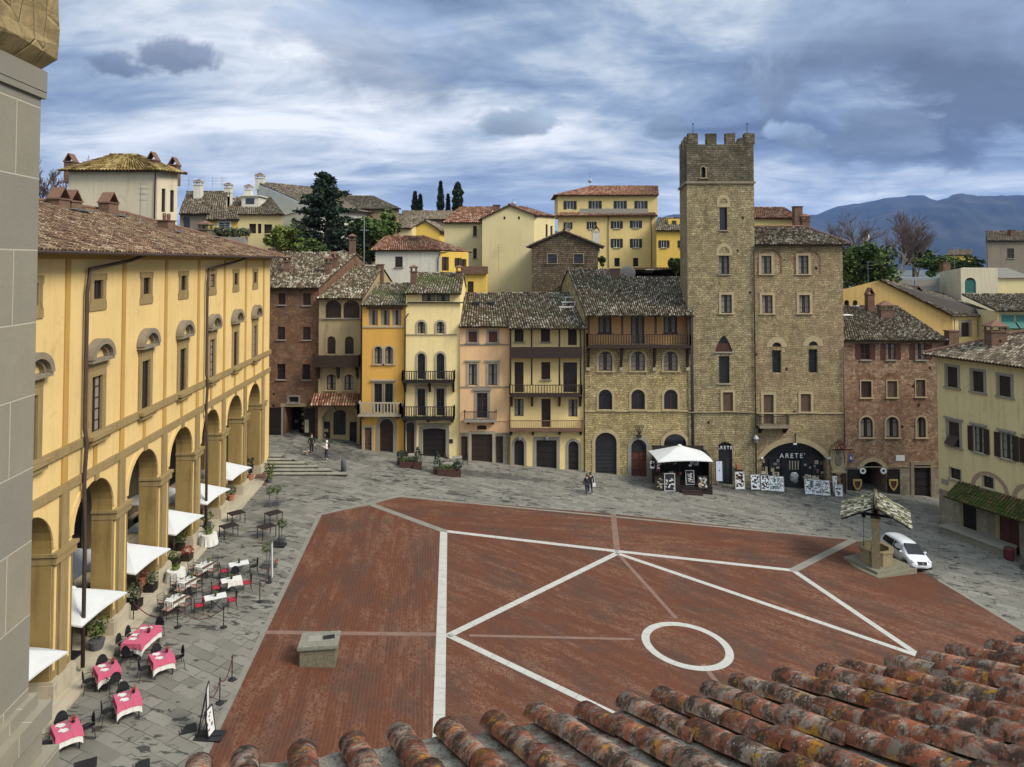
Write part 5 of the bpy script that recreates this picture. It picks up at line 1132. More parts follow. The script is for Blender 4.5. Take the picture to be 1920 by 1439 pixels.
def merlon(a, b, thick, z0, z1, inward):
    A_, B_ = pt(*a, 0), pt(*b, 0); n_ = Vector((*inward, 0)) * thick; mb = MB(); j = lambda: rr_.uniform(-.05, .05); P = [A_, B_, B_ + n_, A_ + n_]
    nz = 5
    for k in range(nz+1):
        z = z0 + (z1-z0)*k/nz
        for p_ in P: mb.v.append((p_.x + j()*.5*(k > 0), p_.y + j()*.5*(k > 0), z + (j() if k == nz else 0)))
    for k in range(nz):
        for i in range(4): mb.f.append((k*4+i, k*4+(i+1) % 4, (k+1)*4+(i+1) % 4, (k+1)*4+i)); mb.m.append(0)
    mb.f.append((nz*4, nz*4+1, nz*4+2, nz*4+3)); mb.m.append(0); mb.build('merlon', M['s_towertop'], F.root)
x = lambda v: F.U(Z7, v, 160)
for a, b in ((118,190), (255,326), (393,462), (530,603)): merlon((x(a)+.002, 0.002), (x(b)-.002, 0.002), .62, zr_, zm, (0, 1))
for t0, t1 in ((.20,.40), (.58,.78), (.9, 1.)):
    merlon((sk*t1, dpt*t1), (sk*t0, dpt*t0), .5, zr_, zm-.1, (1, 0))
for a in (.12, .5, .86): merlon((W+sk*.2*1 - .65*0 - .66, dpt*a-.5), (W-.66+sk*.2, dpt*a+.5), .6, zr_, zm, (1, 0))
for a, b in ((.1,.22), (.42,.56), (.75,.9)): merlon((sk+W*a, dpt-.6), (sk+W*b, dpt-.6), .58, zr_, zm, (0, 1))
mb = MB()
for k in range(6): mb.fbox(F, x(462)+.02+.22*k, x(462)+.24+.22*k, -.6, -.03, zr_, zr_+.15+.16*k)
mb.build('broken_parapet', M['s_towertop'], F.root)
for a in (160, 556): mb = MB(); mb.tube([F.p(x(a), -.3, zm-.1), F.p(x(a), -.3, zm+.95)], .03, 5); mb.ball(tuple(F.p(x(a), -.3, zm+.95)), .08, 6, 5); mb.build('lightning_rod', M['iron'], F.root)
pipe(F, [(W-.12, .12, -5), (W-.12, .12, F.Zz(Z7,600,940)), (W+.2, .15, F.Zz(Z7,620,915))], .06, M['copper'])
# --- 9 stone palazzo beside the tower
F = frontfac('stone_palace', 'tan stone palazzo right of the tower with a wide arched bookshop at its foot', 1417.5, 1583, 67.8, 0, cat='palace')
U = lambda v: F.U(Z8, v)
for (x0,y0,x1,y1) in ((651,973,724,1104), (921,971,994,1104), (656,1259,732,1392), (926,1258,1004,1390)): win(F, F.r(Z7, x0,y0,x1,y1), 0, 'glass', M['wood_red'] if y0 > 1100 else M['wood'], M['stonewarm'], .24, mull=(1,2), curtain=True)
for x0, x1, y0 in ((711,778,252), (984,1052,244)):
    q = F.r(Z8, x0,y0,x1,y0+30); win(F, q, 'r', 'glass', M['iron'], None, sill=False, mull=(0,0)); q = F.r(Z8, x0,y0+56,x1,478); win(F, q, 0, 'glass', M['shut_dark'], None, sill=False, mull=(1,1), dep=.35)
    q = F.r(Z8, x0,y0,x1,y0+36); mb = MB(); L0 = arch(q[0]-.55, q[1], q[2]+.55, q[3]+.55, (q[2]-q[0])/2+.55)[2:]; L1 = arch(q[0]-.05, q[1], q[2]+.05, q[3]+.05, (q[2]-q[0])/2+.05)[2:]; mb.ring(F, L0, L1, -.02, .03, close=False); mb.build('stone_arch', M['stonewarm'], F.root)
for x0, x1 in ((622,800), (890,1085)):                            # blind brick arches of the top floor
    q = F.r(Z7, x0,925,x1,1100); L0 = arch(*q, .75)[1:] + [(q[0], q[1])]; L1 = arch(q[0]+.16, q[1], q[2]-.16, q[3]-.16, .66)[1:] + [(q[0]+.16, q[1])]
    mb = MB(); mb.ring(F, L0, L1, -.02, .03, close=False); mb.build('brick_arch', M['b_brown'], F.root)
zf = F.Zz(Z8,690,862); q = F.r(Z8, 646,641,721,860); win(F, (q[0], zf+.02, q[2], q[3]), 0, 'shut', M['wood_mid'], M['stonewarm'], .24, sill=False, shut=M['wood_mid'])
win(F, F.r(Z8, 924,636,1000,770), 0, 'shut', M['wood_mid'], M['stonewarm'], .22, shut=M['wood_mid'])
balcony(F, U(592), U(812), zf, F.Zz(Z8,700,788), .85, M['iron'], 'iron', [U(610), U(795)], .22, .15, M['stonedark'], .6)
strip(F, 'string_course', 0, F.w, F.Zz(Z8,900,783), F.Zz(Z8,900,776), M['stonewarm'], .1)
q = F.r(Z8, 632,1000,1120,1372); q = (q[0], q[1]-.6, q[2], q[3]); zspr = F.Zz(Z8, 870, 1128); F.hole(arch(*q, q[3]-zspr, 20), 1.1)
mb = MB(); L0 = arch(q[0]-.5, zspr, q[2]+.5, q[3]+.5, q[3]-zspr+.5, 20)[2:]; L1 = arch(q[0], zspr, q[2], q[3], q[3]-zspr, 20)[2:]; mb.ring(F, L0, L1, -.02, .03, close=False); mb.build('stone_arch', M['stonewarm'], F.root)
mb = MB(); mb.poly([F.p(u, -.75, z) for u, z in arch(*q, q[3]-zspr, 20)]); sh = mb.build('shopfront', M['glass'], F.root)
mb = MB()
for v in (632, 706, 798, 945, 1030, 1118): mb.fbox(F, U(v)-.05, U(v)+.05, -.74, -.62, q[1], zspr)
mb.fbox(F, q[0], q[2], -.74, -.60, zspr-.06, zspr+.06)
for k in range(1, 22):
    u = q[0] + (q[2]-q[0])*k/22; zz = [b for a, b in [(abs(p_[0]-u), p_[1]) for p_ in arch(*q, q[3]-zspr, 60)[2:]]]; hh_ = min(((abs(p_[0]-u), p_[1]) for p_ in arch(*q, q[3]-zspr, 60)[2:]))[1]; mb.fbox(F, u-.018, u+.018, -.74, -.68, zspr+.06, max(zspr+.07, hh_))
for k in range(1, 7):
    z = zspr + (q[3]-zspr)*k/7; xs_ = [p_[0] for p_ in arch(*q, q[3]-zspr, 60)[2:] if p_[1] >= z]; mb.fbox(F, min(xs_), max(xs_), -.735, -.69, z-.018, z+.018)
mb.build('frame', M['iron'], sh)
letters(F, "ARETE'", U(872), -.52, F.Zz(Z8,872,1126), .62, M['white_paint'], sh, .03)
q3 = F.r(Z8, 805,1135,942,1365,-.7); mb = MB(); mb.fbox(F, q3[0]+.05, q3[2]-.05, -.72, -.66, q3[1]-.4, q3[1]+1.0); mb.build('door', M['shut_dark'], sh)
rr_ = random.Random(11)
for k in range(26):                                              # goods in the shop windows
    v = rr_.choice([(640,700), (712,792), (952,1022), (1038,1108)]); u = U(rr_.uniform(*v)); z = F.Zz(Z8,870,rr_.uniform(1150,1290)); mb = MB(); a = rr_.uniform(.08,.2); b = rr_.uniform(.08,.22); mb.fbox(F, u-a, u+a, -.73, -.69, z-b, z+b); mb.build('window_goods', M[rr_.choice(['stone_light','stonewarm','terracotta','stonegrey','wood_red','steel'])], sh)
mb = MB(); mb.tube([F.p(U(875), .15, F.Zz(Z8,875,995)), F.p(U(875), .15, F.Zz(Z8,875,930))], .06, 5); mb.build('bracket', M['iron'], F.root)
mb = MB(); mb.fbox(F, U(862), U(888), .0, .1, F.Zz(Z8,875,1015), F.Zz(Z8,875,1004)); mb.build('spot_lamp', M['white_paint'], F.root)
for v in (630, 1118): mb = MB(); mb.tube([F.p(U(v), .05, F.Zz(Z8,v,1122)), F.p(U(v)+(.15 if v > 900 else -.1), .3, F.Zz(Z8,v,1108))], .1, 7); mb.build('spot_lamp', M['white_paint'], F.root)
mb = MB(); p_ = F.p(U(572), .45, F.Zz(Z8,572,960)); mb.tube([F.p(U(572), 0, p_.z+.9), F.p(U(572), .45, p_.z+.9), p_], .03, 5); mb.lathe([(.05,.35),(.3,.05),(.32,-.05),(.2,-.1),(.18,-.35),(.08,-.4)][::-1], 10, tuple(p_)); mb.build('street_lamp', M['steel'], F.root)
# carved shrine with its little roof
ts = F.r(Z8, 1155,1035,1243,1205); mb = MB(); mb.fbox(F, ts[0], ts[2], -.02, .18, ts[1], ts[3]); mb.fbox(F, ts[0]-.12, ts[2]+.12, -.02, .32, ts[1]-.2, ts[1]-.002); sh2 = mb.build('shrine', M['stonewarm'], F.root)
uc, zc_ = (ts[0]+ts[2])/2, (ts[1]+ts[3])/2; mb = MB(); Lo = [(uc+.78*math.cos(t), zc_+1.45*math.sin(t)) for t in np.linspace(0, 2*math.pi, 21)[:-1]]; Li = [(uc+.64*math.cos(t), zc_+1.28*math.sin(t)) for t in np.linspace(0, 2*math.pi, 21)[:-1]]; mb.ring(F, Lo, Li, .17, .27); mb.build('oval_frame', M['stonewarm'], sh2)
mb = MB(); c_ = F.p(uc, .2, zc_+.1); mb.ball(tuple(c_ + Vector((0,0,.55))), .22, 10, 7); mb.ball(tuple(c_ + Vector((0,.05,-.2))), .5, 10, 7, .8, .35, 1.2); mb.ball(tuple(c_ + Vector((.22,-.06,.1))), .17, 8, 6); mb.build('relief', M['stonedark'], sh2)
A_, B_ = F.p(U(1122), .9, F.Zz(Z8,1200,1034)), F.p(U(1280), .9, F.Zz(Z8,1200,1034)); tiles(A_, B_, F.p(U(1280)-.9, .02, F.Zz(Z8,1200,985)), F.p(U(1122)+.9, .02, F.Zz(Z8,1200,985)), M['tile_red'], 'shrine_roof', sh2, cw=.24, rl=.3, slab=.08, ridge=False)
for v in (1165, 1225): mb = MB(); mb.fbox(F, U(v)-.08, U(v)+.08, -.02, .3, ts[1]-1.9, ts[1]-.21); mb.build('shrine_post', M['wood_red'], sh2)
pipe(F, [(F.w-.1, .13, -5), (F.w-.1, .13, F.Zz(Z8,1250,290))], .06, M['copper'])
# hipped roof leaning on the tower
zt9 = F.Zz(Z7,900,888) - .1
mb = MB(); F.front(mb, [(0, -5), (F.w, -5), (F.w, zt9), (0, zt9)], [], .28); dp_ = 11
bq = [F.p(0,0,0), F.p(F.w,0,0), F.p(F.w+.3,-dp_,0), F.p(.8,-dp_,0)]
for i, j in ((1,2), (2,3), (3,0)): mb.poly([(bq[i].x,bq[i].y,-5), (bq[j].x,bq[j].y,-5), (bq[j].x,bq[j].y,zt9), (bq[i].x,bq[i].y,zt9)])
mb.build('wall', [M['s_mixed']], F.root)
A_ = F.p(-.02, .5, zt9+.08); B_ = F.p(F.w+.55, .5, zt9+.08); rD = at(Z7[0]+612/Z7[2], Z7[1]+765/Z7[2], F.Y+7.6); rC = Vector((B_.x, rD.y, rD.z)); hx = at(Z7[0]+960/Z7[2], Z7[1]+760/Z7[2], F.Y+7.6).x; h0 = (hx-A_.x)/(B_.x-A_.x); rD.x = A_.x
roof = tiles(A_, B_, rC, rD, M['tile'], 'roof', F.root, tmax=lambda s: 1. if s < h0 else max(0, 1-(s-h0)/(1-h0)))
mb = MB(); hp_ = Vector((hx, rD.y, rD.z+.02)); eb = F.p(F.w+.6, -dp_-.6, zt9+.08); mb.poly([B_, eb, hp_]); mb.poly([hp_, eb, (A_.x, eb.y, eb.z), rD]); mb.build('hip_slope', M['tile'][0], roof)
mb = MB(); mb.tube([hp_ + (B_-hp_)*(i/20) + Vector((0,0,.1)) for i in range(21)], [.14,.11]*10+[.14], 6); mb.tube([rD + Vector((0,0,.08)), hp_ + Vector((0,0,.1))], .13, 6); mb.build('ridge_tiles', M['terracotta'], roof)
q = at(Z7[0]+968/Z7[2], Z7[1]+760/Z7[2], F.Y+8); chimney(roof, (q.x, q.y, q.z-.4), .8, .7, 1.0, M['brick'], 'box')
# --- 10 brick house right of the palazzo
F = frontfac('brick_house', 'red and tan brick house with open brown top shutters and a round arched passage', 1583, 1775, 69.3, 0)
U = lambda v: F.U(R3, v)
for x0, x1 in ((286,381), (538,635), (832,940)): win(F, F.r(R3, x0,451,x1,612), 0, 'open', M['wood_red'], None, mull=(1,2), shut=M['wood_red'], curtain=x0 > 500)
for i, (x0,y0,x1,y1) in enumerate(((289,826,393,990), (550,824,650,988), (838,813,932,982))): win(F, F.r(R3, x0,y0,x1,y1), 0, 'shut', M['stonegrey'], M['stonewarm'], .1, shut=[M['wood'], M['wood_mid'], M['wood_mid']][i])
for x0, x1 in ((248,440), (492,690)):
    q = F.r(R3, x0,740,x1,800); mb = MB(); L0 = arch(q[0], q[1]-.4, q[2], q[3], (q[3]-q[1])*1.0)[2:]; L1 = arch(q[0]+.5, q[1]-.4, q[2]-.5, q[3]-.42, (q[3]-q[1])*.8)[2:]; mb.ring(F, L0, L1, -.02, .025, close=False); mb.build('brick_arch', M['b_brown'], F.root)
for x0, x1 in ((281,406), (541,664), (848,936)): win(F, F.r(R3, x0,1184,x1,1390), 'r', 'glass', M['wood'], M['stonewarm'], .16, mull=(1,1), curtain=True)
U2 = lambda v: F.U(R2, v)
q = F.r(R2, 232,1015,458,1320); q = (q[0], q[1]-.6, q[2], q[3]); F.hole(arch(*q, 1.5, 16), 3.0)
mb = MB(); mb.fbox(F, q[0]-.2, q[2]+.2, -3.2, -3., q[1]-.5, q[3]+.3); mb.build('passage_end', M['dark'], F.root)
mb = MB(); L0 = arch(q[0]-.38, q[3]-1.5, q[2]+.38, q[3]+.38, 1.88, 16)[2:]; L1 = arch(q[0], q[3]-1.5, q[2], q[3], 1.5, 16)[2:]; mb.ring(F, L0, L1, -.02, .05, close=False); mb.build('stone_arch', M['stonewarm'], F.root)
for (x0, x1) in ((130,231), (462,568)):
    s_ = F.r(R2, x0,1078,x1,1320); mb = MB(); leaf(mb, F, s_[0], s_[2], s_[1]-.5, s_[3], .06, .07, 2); d_ = mb.build('door', M['wood_black'], F.root)
    c_ = U2((x0+x1)/2 + (18 if x0 < 200 else -14)); zz = F.Zz(R2, 300, 1205); sh_ = [(c_-.42, zz+.5), (c_+.42, zz+.5), (c_+.42, zz), (c_+.22, zz-.38), (c_, zz-.6), (c_-.22, zz-.38), (c_-.42, zz)]
    mb = MB(); mb.ring(F, sh_, [(c_+(a-c_)*.68, zz+(b-zz)*.68) for a, b in sh_], .12, .2); e_2 = mb.build('shield_emblem', M['stone_gold'] if 'stone_gold' in M else plain('ochre gilt', (.38,.27,.09), .6, .3, 6), d_)
    mb = MB(); mb.poly([F.p(c_+(a-c_)*.68, .16, zz+(b-zz)*.68) for a, b in sh_]); mb.build('shield_field', M['wood_red'], e_2)
for v in (246, 419):
    mb = MB(); c_ = (U2(v), F.Zz(R2, v, 1090)); Lo = [(c_[0]+.3*math.cos(t), c_[1]+.3*math.sin(t)) for t in np.linspace(0, 2*math.pi, 15)[:-1]]; Li = [(c_[0]+.14*math.cos(t), c_[1]+.14*math.sin(t)) for t in np.linspace(0, 2*math.pi, 15)[:-1]]; mb.ring(F, Lo, Li, .10, .2); mb.build('round_emblem', M['white_paint'], F.root)
s_ = F.r(R2, 692,1045,834,1300); door(F, (s_[0], s_[1]-.6, s_[2], s_[3]), 0, M['wood_black'], M['stonedark'], .32, 5, 1)
sgn = F.r(R2, 537,962,611,1010); o = strip(F, 'street_name_sign', sgn[0], sgn[2], sgn[1], sgn[3], M['white_paint'], .05)
sgn = F.r(R2, 143,957,169,1016); o = strip(F, 'road_sign', sgn[0], sgn[2], sgn[1], sgn[3], plain('blue enamel', (.03,.07,.33), .4, .1, 3), .07); uc = (sgn[0]+sgn[2])/2
mb = MB(); mb.fbox(F, uc-.05, uc+.05, .071, .085, sgn[1]+.2, sgn[3]-.3); mb.add([F.p(uc-.15, .085, sgn[3]-.34), F.p(uc+.15, .085, sgn[3]-.34), F.p(uc, .085, sgn[3]-.1)], [(0,1,2)]); mb.build('arrow', M['white_paint'], o)
zsp = F.Zz(R2, 600, 1062)
strip(F, 'string_course', 0, F.w, zsp-.03, zsp+.05, M['stonedark'], .06); strip(F, 'string_course', 0, F.w, F.Zz(R3,600,434), F.Zz(R3,600,420), M['stonedark'], .1)
mk(F, R3, (150,405), (1160,402), (76,104), (650,64), 13.5, [M['s_brick'], M['base_stone']], [(zsp, 1)], None, zb=-5)
for x_, y_, w_, hh_, st in ((378,150,.75,2.6,'gable'), (535,215,1.35,1.6,'box'), (1195,410,.95,1.3,'plain')):
    q = at(R3[0]+x_/R3[2], R3[1]+y_/R3[2], F.Y+13.5*(405-y_)/310); chimney(F.roof, (q.x, q.y, q.z-.5), w_, .8, hh_, M['brick'], st)
q = at(R3[0]+130/R3[2], R3[1]+178/R3[2], F.Y+9.2); mb = MB(); mb.rbox((q.x, q.y, q.z+.16), .55, .7, .05); mb.build('skylight', M['white_paint'], F.roof)
pipe(F, [(F.U(R3,105), .12, -5), (F.U(R3,105), .12, F.Zz(R3,100,500))], .06, M['iron'])
# --- 11 yellow house at the right edge
cz = gnd(1762, 985); FY = F = Fac('plaster_house', 'pale yellow corner house at the right edge with brown shutters and a mossy tiled canopy', 'house', (cz.x, cz.y), (.406, -1), gz(cz.x))
M['p_corner'] = plaster('faded yellow plaster', (.55,.45,.235), (.27,.21,.12), .4, .4, .4)
FY.O = (cz.x, cz.y)
for (x0,y0,x1,y1) in ((1148,684,1256,890), (1403,722,1517,940), (1666,766,1788,990)): win(F, F.r(R3, x0,(y0+y1)/2-103,x1,(y0+y1)/2+103), 0, 'shut', M['wood'], M['stonegrey'], .2, shut=M['wood'])
w_ = win(F, F.r(R2, 981,682,1076,888), 0, 'glass', M['wood'], M['stonegrey'], .2, corn=.16, mull=(0,0)); q = F.r(R2, 981,682,1076,888)
mb = MB(); zz = q[1] + (q[3]-q[1])*.42; mb.fbox(F, q[0]+.03, q[2]-.03, -.12, -.07, zz, q[3]-.03); mb.hexa([F.p(q[0]+.03,-.07,zz), F.p(q[2]-.03,-.07,zz), F.p(q[2]-.03,.6,q[1]+.2), F.p(q[0]+.03,.6,q[1]+.2), F.p(q[0]+.03,-.02,zz+.04), F.p(q[2]-.03,-.02,zz+.04), F.p(q[2]-.03,.64,q[1]+.24), F.p(q[0]+.03,.64,q[1]+.24)]); mb.build('shutter', M['wood'], w_)
for (x0, x1, ym) in ((1196,1284,838), (1425,1525,893), (1640,1740,945)): win(F, F.r(R2, x0,ym-112,x1,ym+100), 0, 'open', M['wood'], M['stonegrey'], .14, mull=(1,2), shut=M['wood'], corn=.16, curtain=True)
win(F, F.r(R2, 995,1074,1087,1166), 0, 'glass', M['wood'], M['stone_light'], .08, mull=(1,1)); win(F, F.r(R2, 1272,1140,1364,1240), 0, 'glass', M['wood'], M['stone_light'], .08, mull=(1,1))
for (x0, x1, y0, y1) in ((1165,1490,1085,1290), (1510,1840,1190,1400)):
    a, b = F.U(R2, x0, 900), F.U(R2, x1, 900); zt_ = F.Zz(R2, (x0+x1)/2-60, y0); hwd = (b-a)/2
    L0 = arch(a, zt_-hwd, b, zt_, hwd)[2:]; L1 = arch(a+.32, zt_-hwd, b-.32, zt_-.32, hwd-.32)[2:]; mb = MB(); mb.ring(F, L0, L1, -.02, .03, close=False); mb.build('brick_arch', plain('pinkish brick', (.27,.18,.12), .9, .3, 8), F.root)
o = strip(F, 'street_name_sign', F.U(R2,920,900), F.U(R2,978,900), F.Zz(R2,950,1205), F.Zz(R2,950,1165), M['stonegrey'], .04)
zg_ = gz(cz.x) 
a0, a1 = F.px(1790, 985)[0], F.px(1855, 1010)[0]
for (x0, x1) in ((1800,1832), (1868,1912)):
    ua, ub = F.px(x0, 1010)[0], F.px(x1, 1040)[0]; zt_ = zg_ + 2.9; door(F, (ua, zg_-.8, ub, zt_), 0, M['wood_red'] if x0 > 1850 else M['wood_black'], None, .2, 3, 2, dep=.5)
uS = F.px(1812, 917)[0]; zc1 = F.Zz(R2, 1130, 1195); zc0 = F.Zz(R2, 1300, 1345)
canopy(F, F.U(R2,1075,1240), F.U(R2,2300,1400), zc1, zc1-1.05, 1.9, [M['tile_moss_green'] if 'tile_moss_green' in M else tilemat('green moss covered tiles', [(.2,(.04,.04,.016)),(.5,(.05,.07,.016)),(.75,(.12,.065,.04)),(.95,(.20,.11,.07))], (.035,.060,.012), .6, .5, .05), M['board']], brackets=5)
zte = F.px(1757, 668)[1]; L_ = 16; 
mb = MB(); F.front(mb, [(0, -6), (L_, -6), (L_, zte), (0, zte)], [(zg_+3.1, 1)], .25)
bk = 9.5
mb.poly([F.p(0,0,-6), F.p(0,0,zte), F.p(0,-bk,zte), F.p(0,-bk,-6)]); mb.poly([F.p(L_,0,-6), F.p(L_,-bk,-6), F.p(L_,-bk,zte), F.p(L_,0,zte)]); mb.poly([F.p(0,-bk,-6), F.p(0,-bk,zte), F.p(L_,-bk,zte), F.p(L_,-bk,-6)])
mb.build('wall', [M['p_corner'], M['base_stone']], F.root)
ov = .75; A_ = F.p(-ov, ov, zte+.12); B_ = F.p(L_, ov, zte+.12); rh = 2.25; D_ = F.p(-ov, -bk/2, zte+.12+rh); C_ = F.p(L_, -bk/2, zte+.12+rh); h1 = (bk/2+ov)/(L_+ov)
roof = tiles(A_, B_, C_, D_, M['tile_far'], 'roof', F.root, tmax=lambda s: min(1., s/h1))
E_ = F.p(-ov, -bk-ov, zte+.12); H_ = F.p(bk/2, -bk/2, zte+.12+rh)
tiles(E_, A_, F.p(bk/2, ov, zte+.12+rh), F.p(bk/2, -bk-ov, zte+.12+rh), M['tile_far'], 'hip_slope', roof, tmax=lambda s: 1 - abs(s-.5)*2)
mb = MB(); mb.poly([E_, H_, C_, F.p(L_, -bk-ov, zte+.12)]); mb.build('rear_slope', M['tile_far'][0], roof)
mb = MB(); mb.tube([A_ + (H_-A_)*(i/22) + Vector((0,0,.12)) for i in range(23)], [.15,.12]*11+[.15], 6); mb.build('ridge_tiles', M['terracotta'], roof)
q = F.p(3.6, -2.2, 0); chimney(roof, (q.x, q.y, zte+1.3), 1.3, .9, 1.0, M['brick'], 'box')
# ------------------------------------------------------------------ houses behind the row
M['c_cream'] = plaster('cream render', (.50,.43,.31), (.24,.19,.12), .35, .3, .4); M['c_white'] = plaster('off-white render', (.52,.49,.41), (.25,.22,.17), .35, .3, .4)
M['c_yel'] = plaster('strong yellow render', (.60,.40,.09), (.3,.2,.08), .25, .15, .4); M['c_apt'] = plaster('apartment yellow render', (.58,.44,.19), (.3,.22,.1), .25, .15, .3)
M['c_big'] = plaster('plain cream yellow render', (.55,.46,.25), (.33,.26,.13), .22, .1, .25); M['c_och'] = plaster('ochre render', (.50,.33,.12), (.22,.16,.08), .4, .35, .4)
M['s_shed'] = masonry('dark brown rubble', (.115,.08,.048), (.235,.185,.12), (.05,.042,.032), .45, .24, (.18,.075,.045), .35, .08, .5, .035, .9); M['c_grey'] = plaster('grey-brown render', (.20,.165,.125), (.1,.08,.06), .5, .4, .5)
def bg(label, x0, x1, Yd, name='house', cat='house', ud=(1, 0), zb=0.):
    q = at(x0, 492, Yd); F = Fac(name, label, cat, (q.x, Yd), ud, zb); F.w = F.px(x1, 470)[0]; F.Y = Yd; return F
def bgwin(F, lst, Zm=PX, **kw):
    for r in lst: win(F, F.r(Zm, *r), 0, **kw)
def eaves(F, ye, ridge, d, mats, rmat='tile_far', zb=-4, x1y=None, **kw):
    zt = F.px((0), ye)[1] if False else F.p(0,0,0).z + F.Zz(PX, 960 + 1330*F.O[0]/F.Y, ye); c = lambda q: at(q[0], q[1], F.Y + d)
    RL, RR = c(ridge[0]), c(ridge[1]); z = (RL.z+RR.z)/2; RL.z = RR.z = z
    F.house(0, F.w, zb, zt-.1, mats if isinstance(mats, list) else [mats], d, RL, RR, (), M[rmat], tk=dict(cw=.3, rl=.5), **kw); return F
def gabled(F, ye0, peak, ye1, depth, mat, rmat='tile_far', zb=-4, over=.3, skew=.12, rise=0.):
    """gable wall towards the viewer, roof falling to both sides"""
    u1 = F.w; z0 = F.Zz(PX, 960+1330*(F.O[0]/F.Y), ye0); up, zp = F.px(*peak); e = F.p(u1,0,0); z1 = F.Zz(PX, 960+1330*e.x/e.y, ye1)
    mb = MB(); F.front(mb, [(0, zb), (u1, zb), (u1, z1), (up, zp), (0, z0)], [], .2)
    bk = lambda u, z: F.p(u + skew*depth, -depth, z)
    mb.poly([F.p(0,0,zb), F.p(0,0,z0), bk(0,z0), bk(0,zb)]); mb.poly([F.p(u1,0,zb), bk(u1,zb), bk(u1,z1), F.p(u1,0,z1)]); mb.poly([bk(0,zb), bk(0,z0), bk(up,zp), bk(u1,z1), bk(u1,zb)])
    mb.build('wall', mat, F.root)
    def slope(ue, zee, sg, nm, par):
        du = ue - up; k = 1 + over*2/abs(du) ; A = F.p(up + du*k, over, zp + (zee-zp)*k + .1); D = F.p(up, over, zp + .1); B = bk(up + du*k, zp + (zee-zp)*k + .1); C = bk(up, zp+.1)
        return tiles(A, B, C, D, M[rmat], nm, par, cw=.3, rl=.45) if sg < 0 else tiles(B, A, D, C, M[rmat], nm, par, cw=.3, rl=.45)
    F.roof = slope(0, z0, -1, 'roof', F.root); slope(u1, z1, 1, 'roof', F.root); return F
# cream tower house behind the palace
F = bg('cream tower-like house with ochre tiled hip roof and three chimneys behind the palace', 126, 293, 62, 'tower_house'); zt = F.px(210, 322)[1]
S = Fac('x', '', '', tuple(F.p(F.w, 0, 0).xy), (.62, 1)); bpy.data.objects.remove(S.root); S.root = F.root; sw = S.px(332, 400)[0]
for x0, x1 in ((303,310), (319,326)): win(S, S.r(PX, x0, 354 if x0 < 310 else 357, x1, 398), 0, 'open' if False else 'glass', M['wood'], None, mull=(1,1), sill=False)
mb = MB(); F.front(mb, [(0,0), (F.w,0), (F.w,zt), (0,zt)], []); S.front(mb, [(0,0), (sw,0), (sw,zt), (0,zt)], []); b0 = F.p(0,0,0); b2 = S.p(sw,0,0); b3 = b0 + (b2 - F.p(F.w,0,0))
mb.poly([(b0.x,b0.y,0), (b0.x,b0.y,zt), (b3.x,b3.y,zt), (b3.x,b3.y,0)]); mb.poly([(b3.x,b3.y,0), (b3.x,b3.y,zt), (b2.x,b2.y,zt), (b2.x,b2.y,0)]); mb.build('wall', M['c_cream'], F.root)
cor = [F.p(-.6,.6,zt+.05), F.p(F.w,0,zt+.05) + Vector((.5,-.6,0)), b2 + Vector((.8,.2,zt+.05-b2.z)), b3 + Vector((-.5,.6,zt+.05-b3.z))]; cen = sum((Vector(c) for c in cor), Vector())/4; pk = Vector((cen.x-1.2, cen.y, zt+1.55)); pk2 = Vector((cen.x+1.2, cen.y, zt+1.55))
F.roof = tiles(cor[0], cor[1], pk2 + (cor[1]-cor[1]), pk, M['tile_ochre'], 'roof', F.root, cw=.3, rl=.45); tiles(cor[1], cor[2], pk2 + Vector((.02,.05,0)), pk2, M['tile_ochre'], 'hip_slope', F.roof, cw=.3, rl=.45)
mb = MB(); mb.poly([cor[2], cor[3], pk, pk2]); mb.poly([cor[3], cor[0], pk]); mb.build('rear_slope', M['tile_ochre'][0], F.roof)
for x, dd in ((133,1.6), (287,.6), (327,3.8)):
    q = at(x, 322, 62+dd); chimney(F.roof, (q.x, q.y, zt+.15), .8, .8, .85, M['brick'], 'gable')
pipe(F, [(F.w-.15,.1,zt-5), (F.w-.15,.1,zt-.6), (F.w+.1,.5,zt-.05)], .05, M['iron'])
antenna(F.roof, tuple(at(262, 400, 60.5)), 2.6)
# cluster of cream houses
F = bg('cream house with dormers and two chimneys under a brown roof, left of the conifer', 415, 530, 96)
bgwin(F, [(467,420,480,438), (483,420,490,438), (495,421,510,438)], kind='glass', frame=M['wood'], mull=(1,0), sill=False)
eaves(F, 401, ((432,372), (508,374)), 8, M['c_big'], zb=0)
for x, y, h_ in ((427,390,2.2), (428,372,2.0), (466,370,1.6)): q = at(x, y, 100); chimney(F.roof, (q.x, q.y, q.z-.6), .9, .9, h_, M['c_white'], 'box')
for x in (407, 469): 
    q = at(x, 378, 99); mb = MB(); mb.box(q.x-1.2, q.y, q.z-1, q.x+1.2, q.y+3, q.z+.7); mb.box(q.x-1.45, q.y-.25, q.z+.703, q.x+1.45, q.y+3, q.z+.85); o = mb.build('dormer', M['c_white'], F.roof); mb = MB(); mb.box(q.x-.6, q.y-.05, q.z-.35, q.x+.6, q.y-.01, q.z+.45); mb.build('pane', M['glass'], o)
F = bg('low grey-brown roofed house with a tall white chimney left of the dormer house', 338, 420, 92)
eaves(F, 392, ((352,362), (425,362)), 8, M['c_white'], zb=0)
for x in (372,): q = at(x, 366, 97); chimney(F.roof, (q.x, q.y, q.z-.6), .95, .95, 1.9, M['c_white'], 'box')
for x in (353, 374, 398, 416): antenna(F.roof, tuple(at(x, 360, 99)), 2.0)
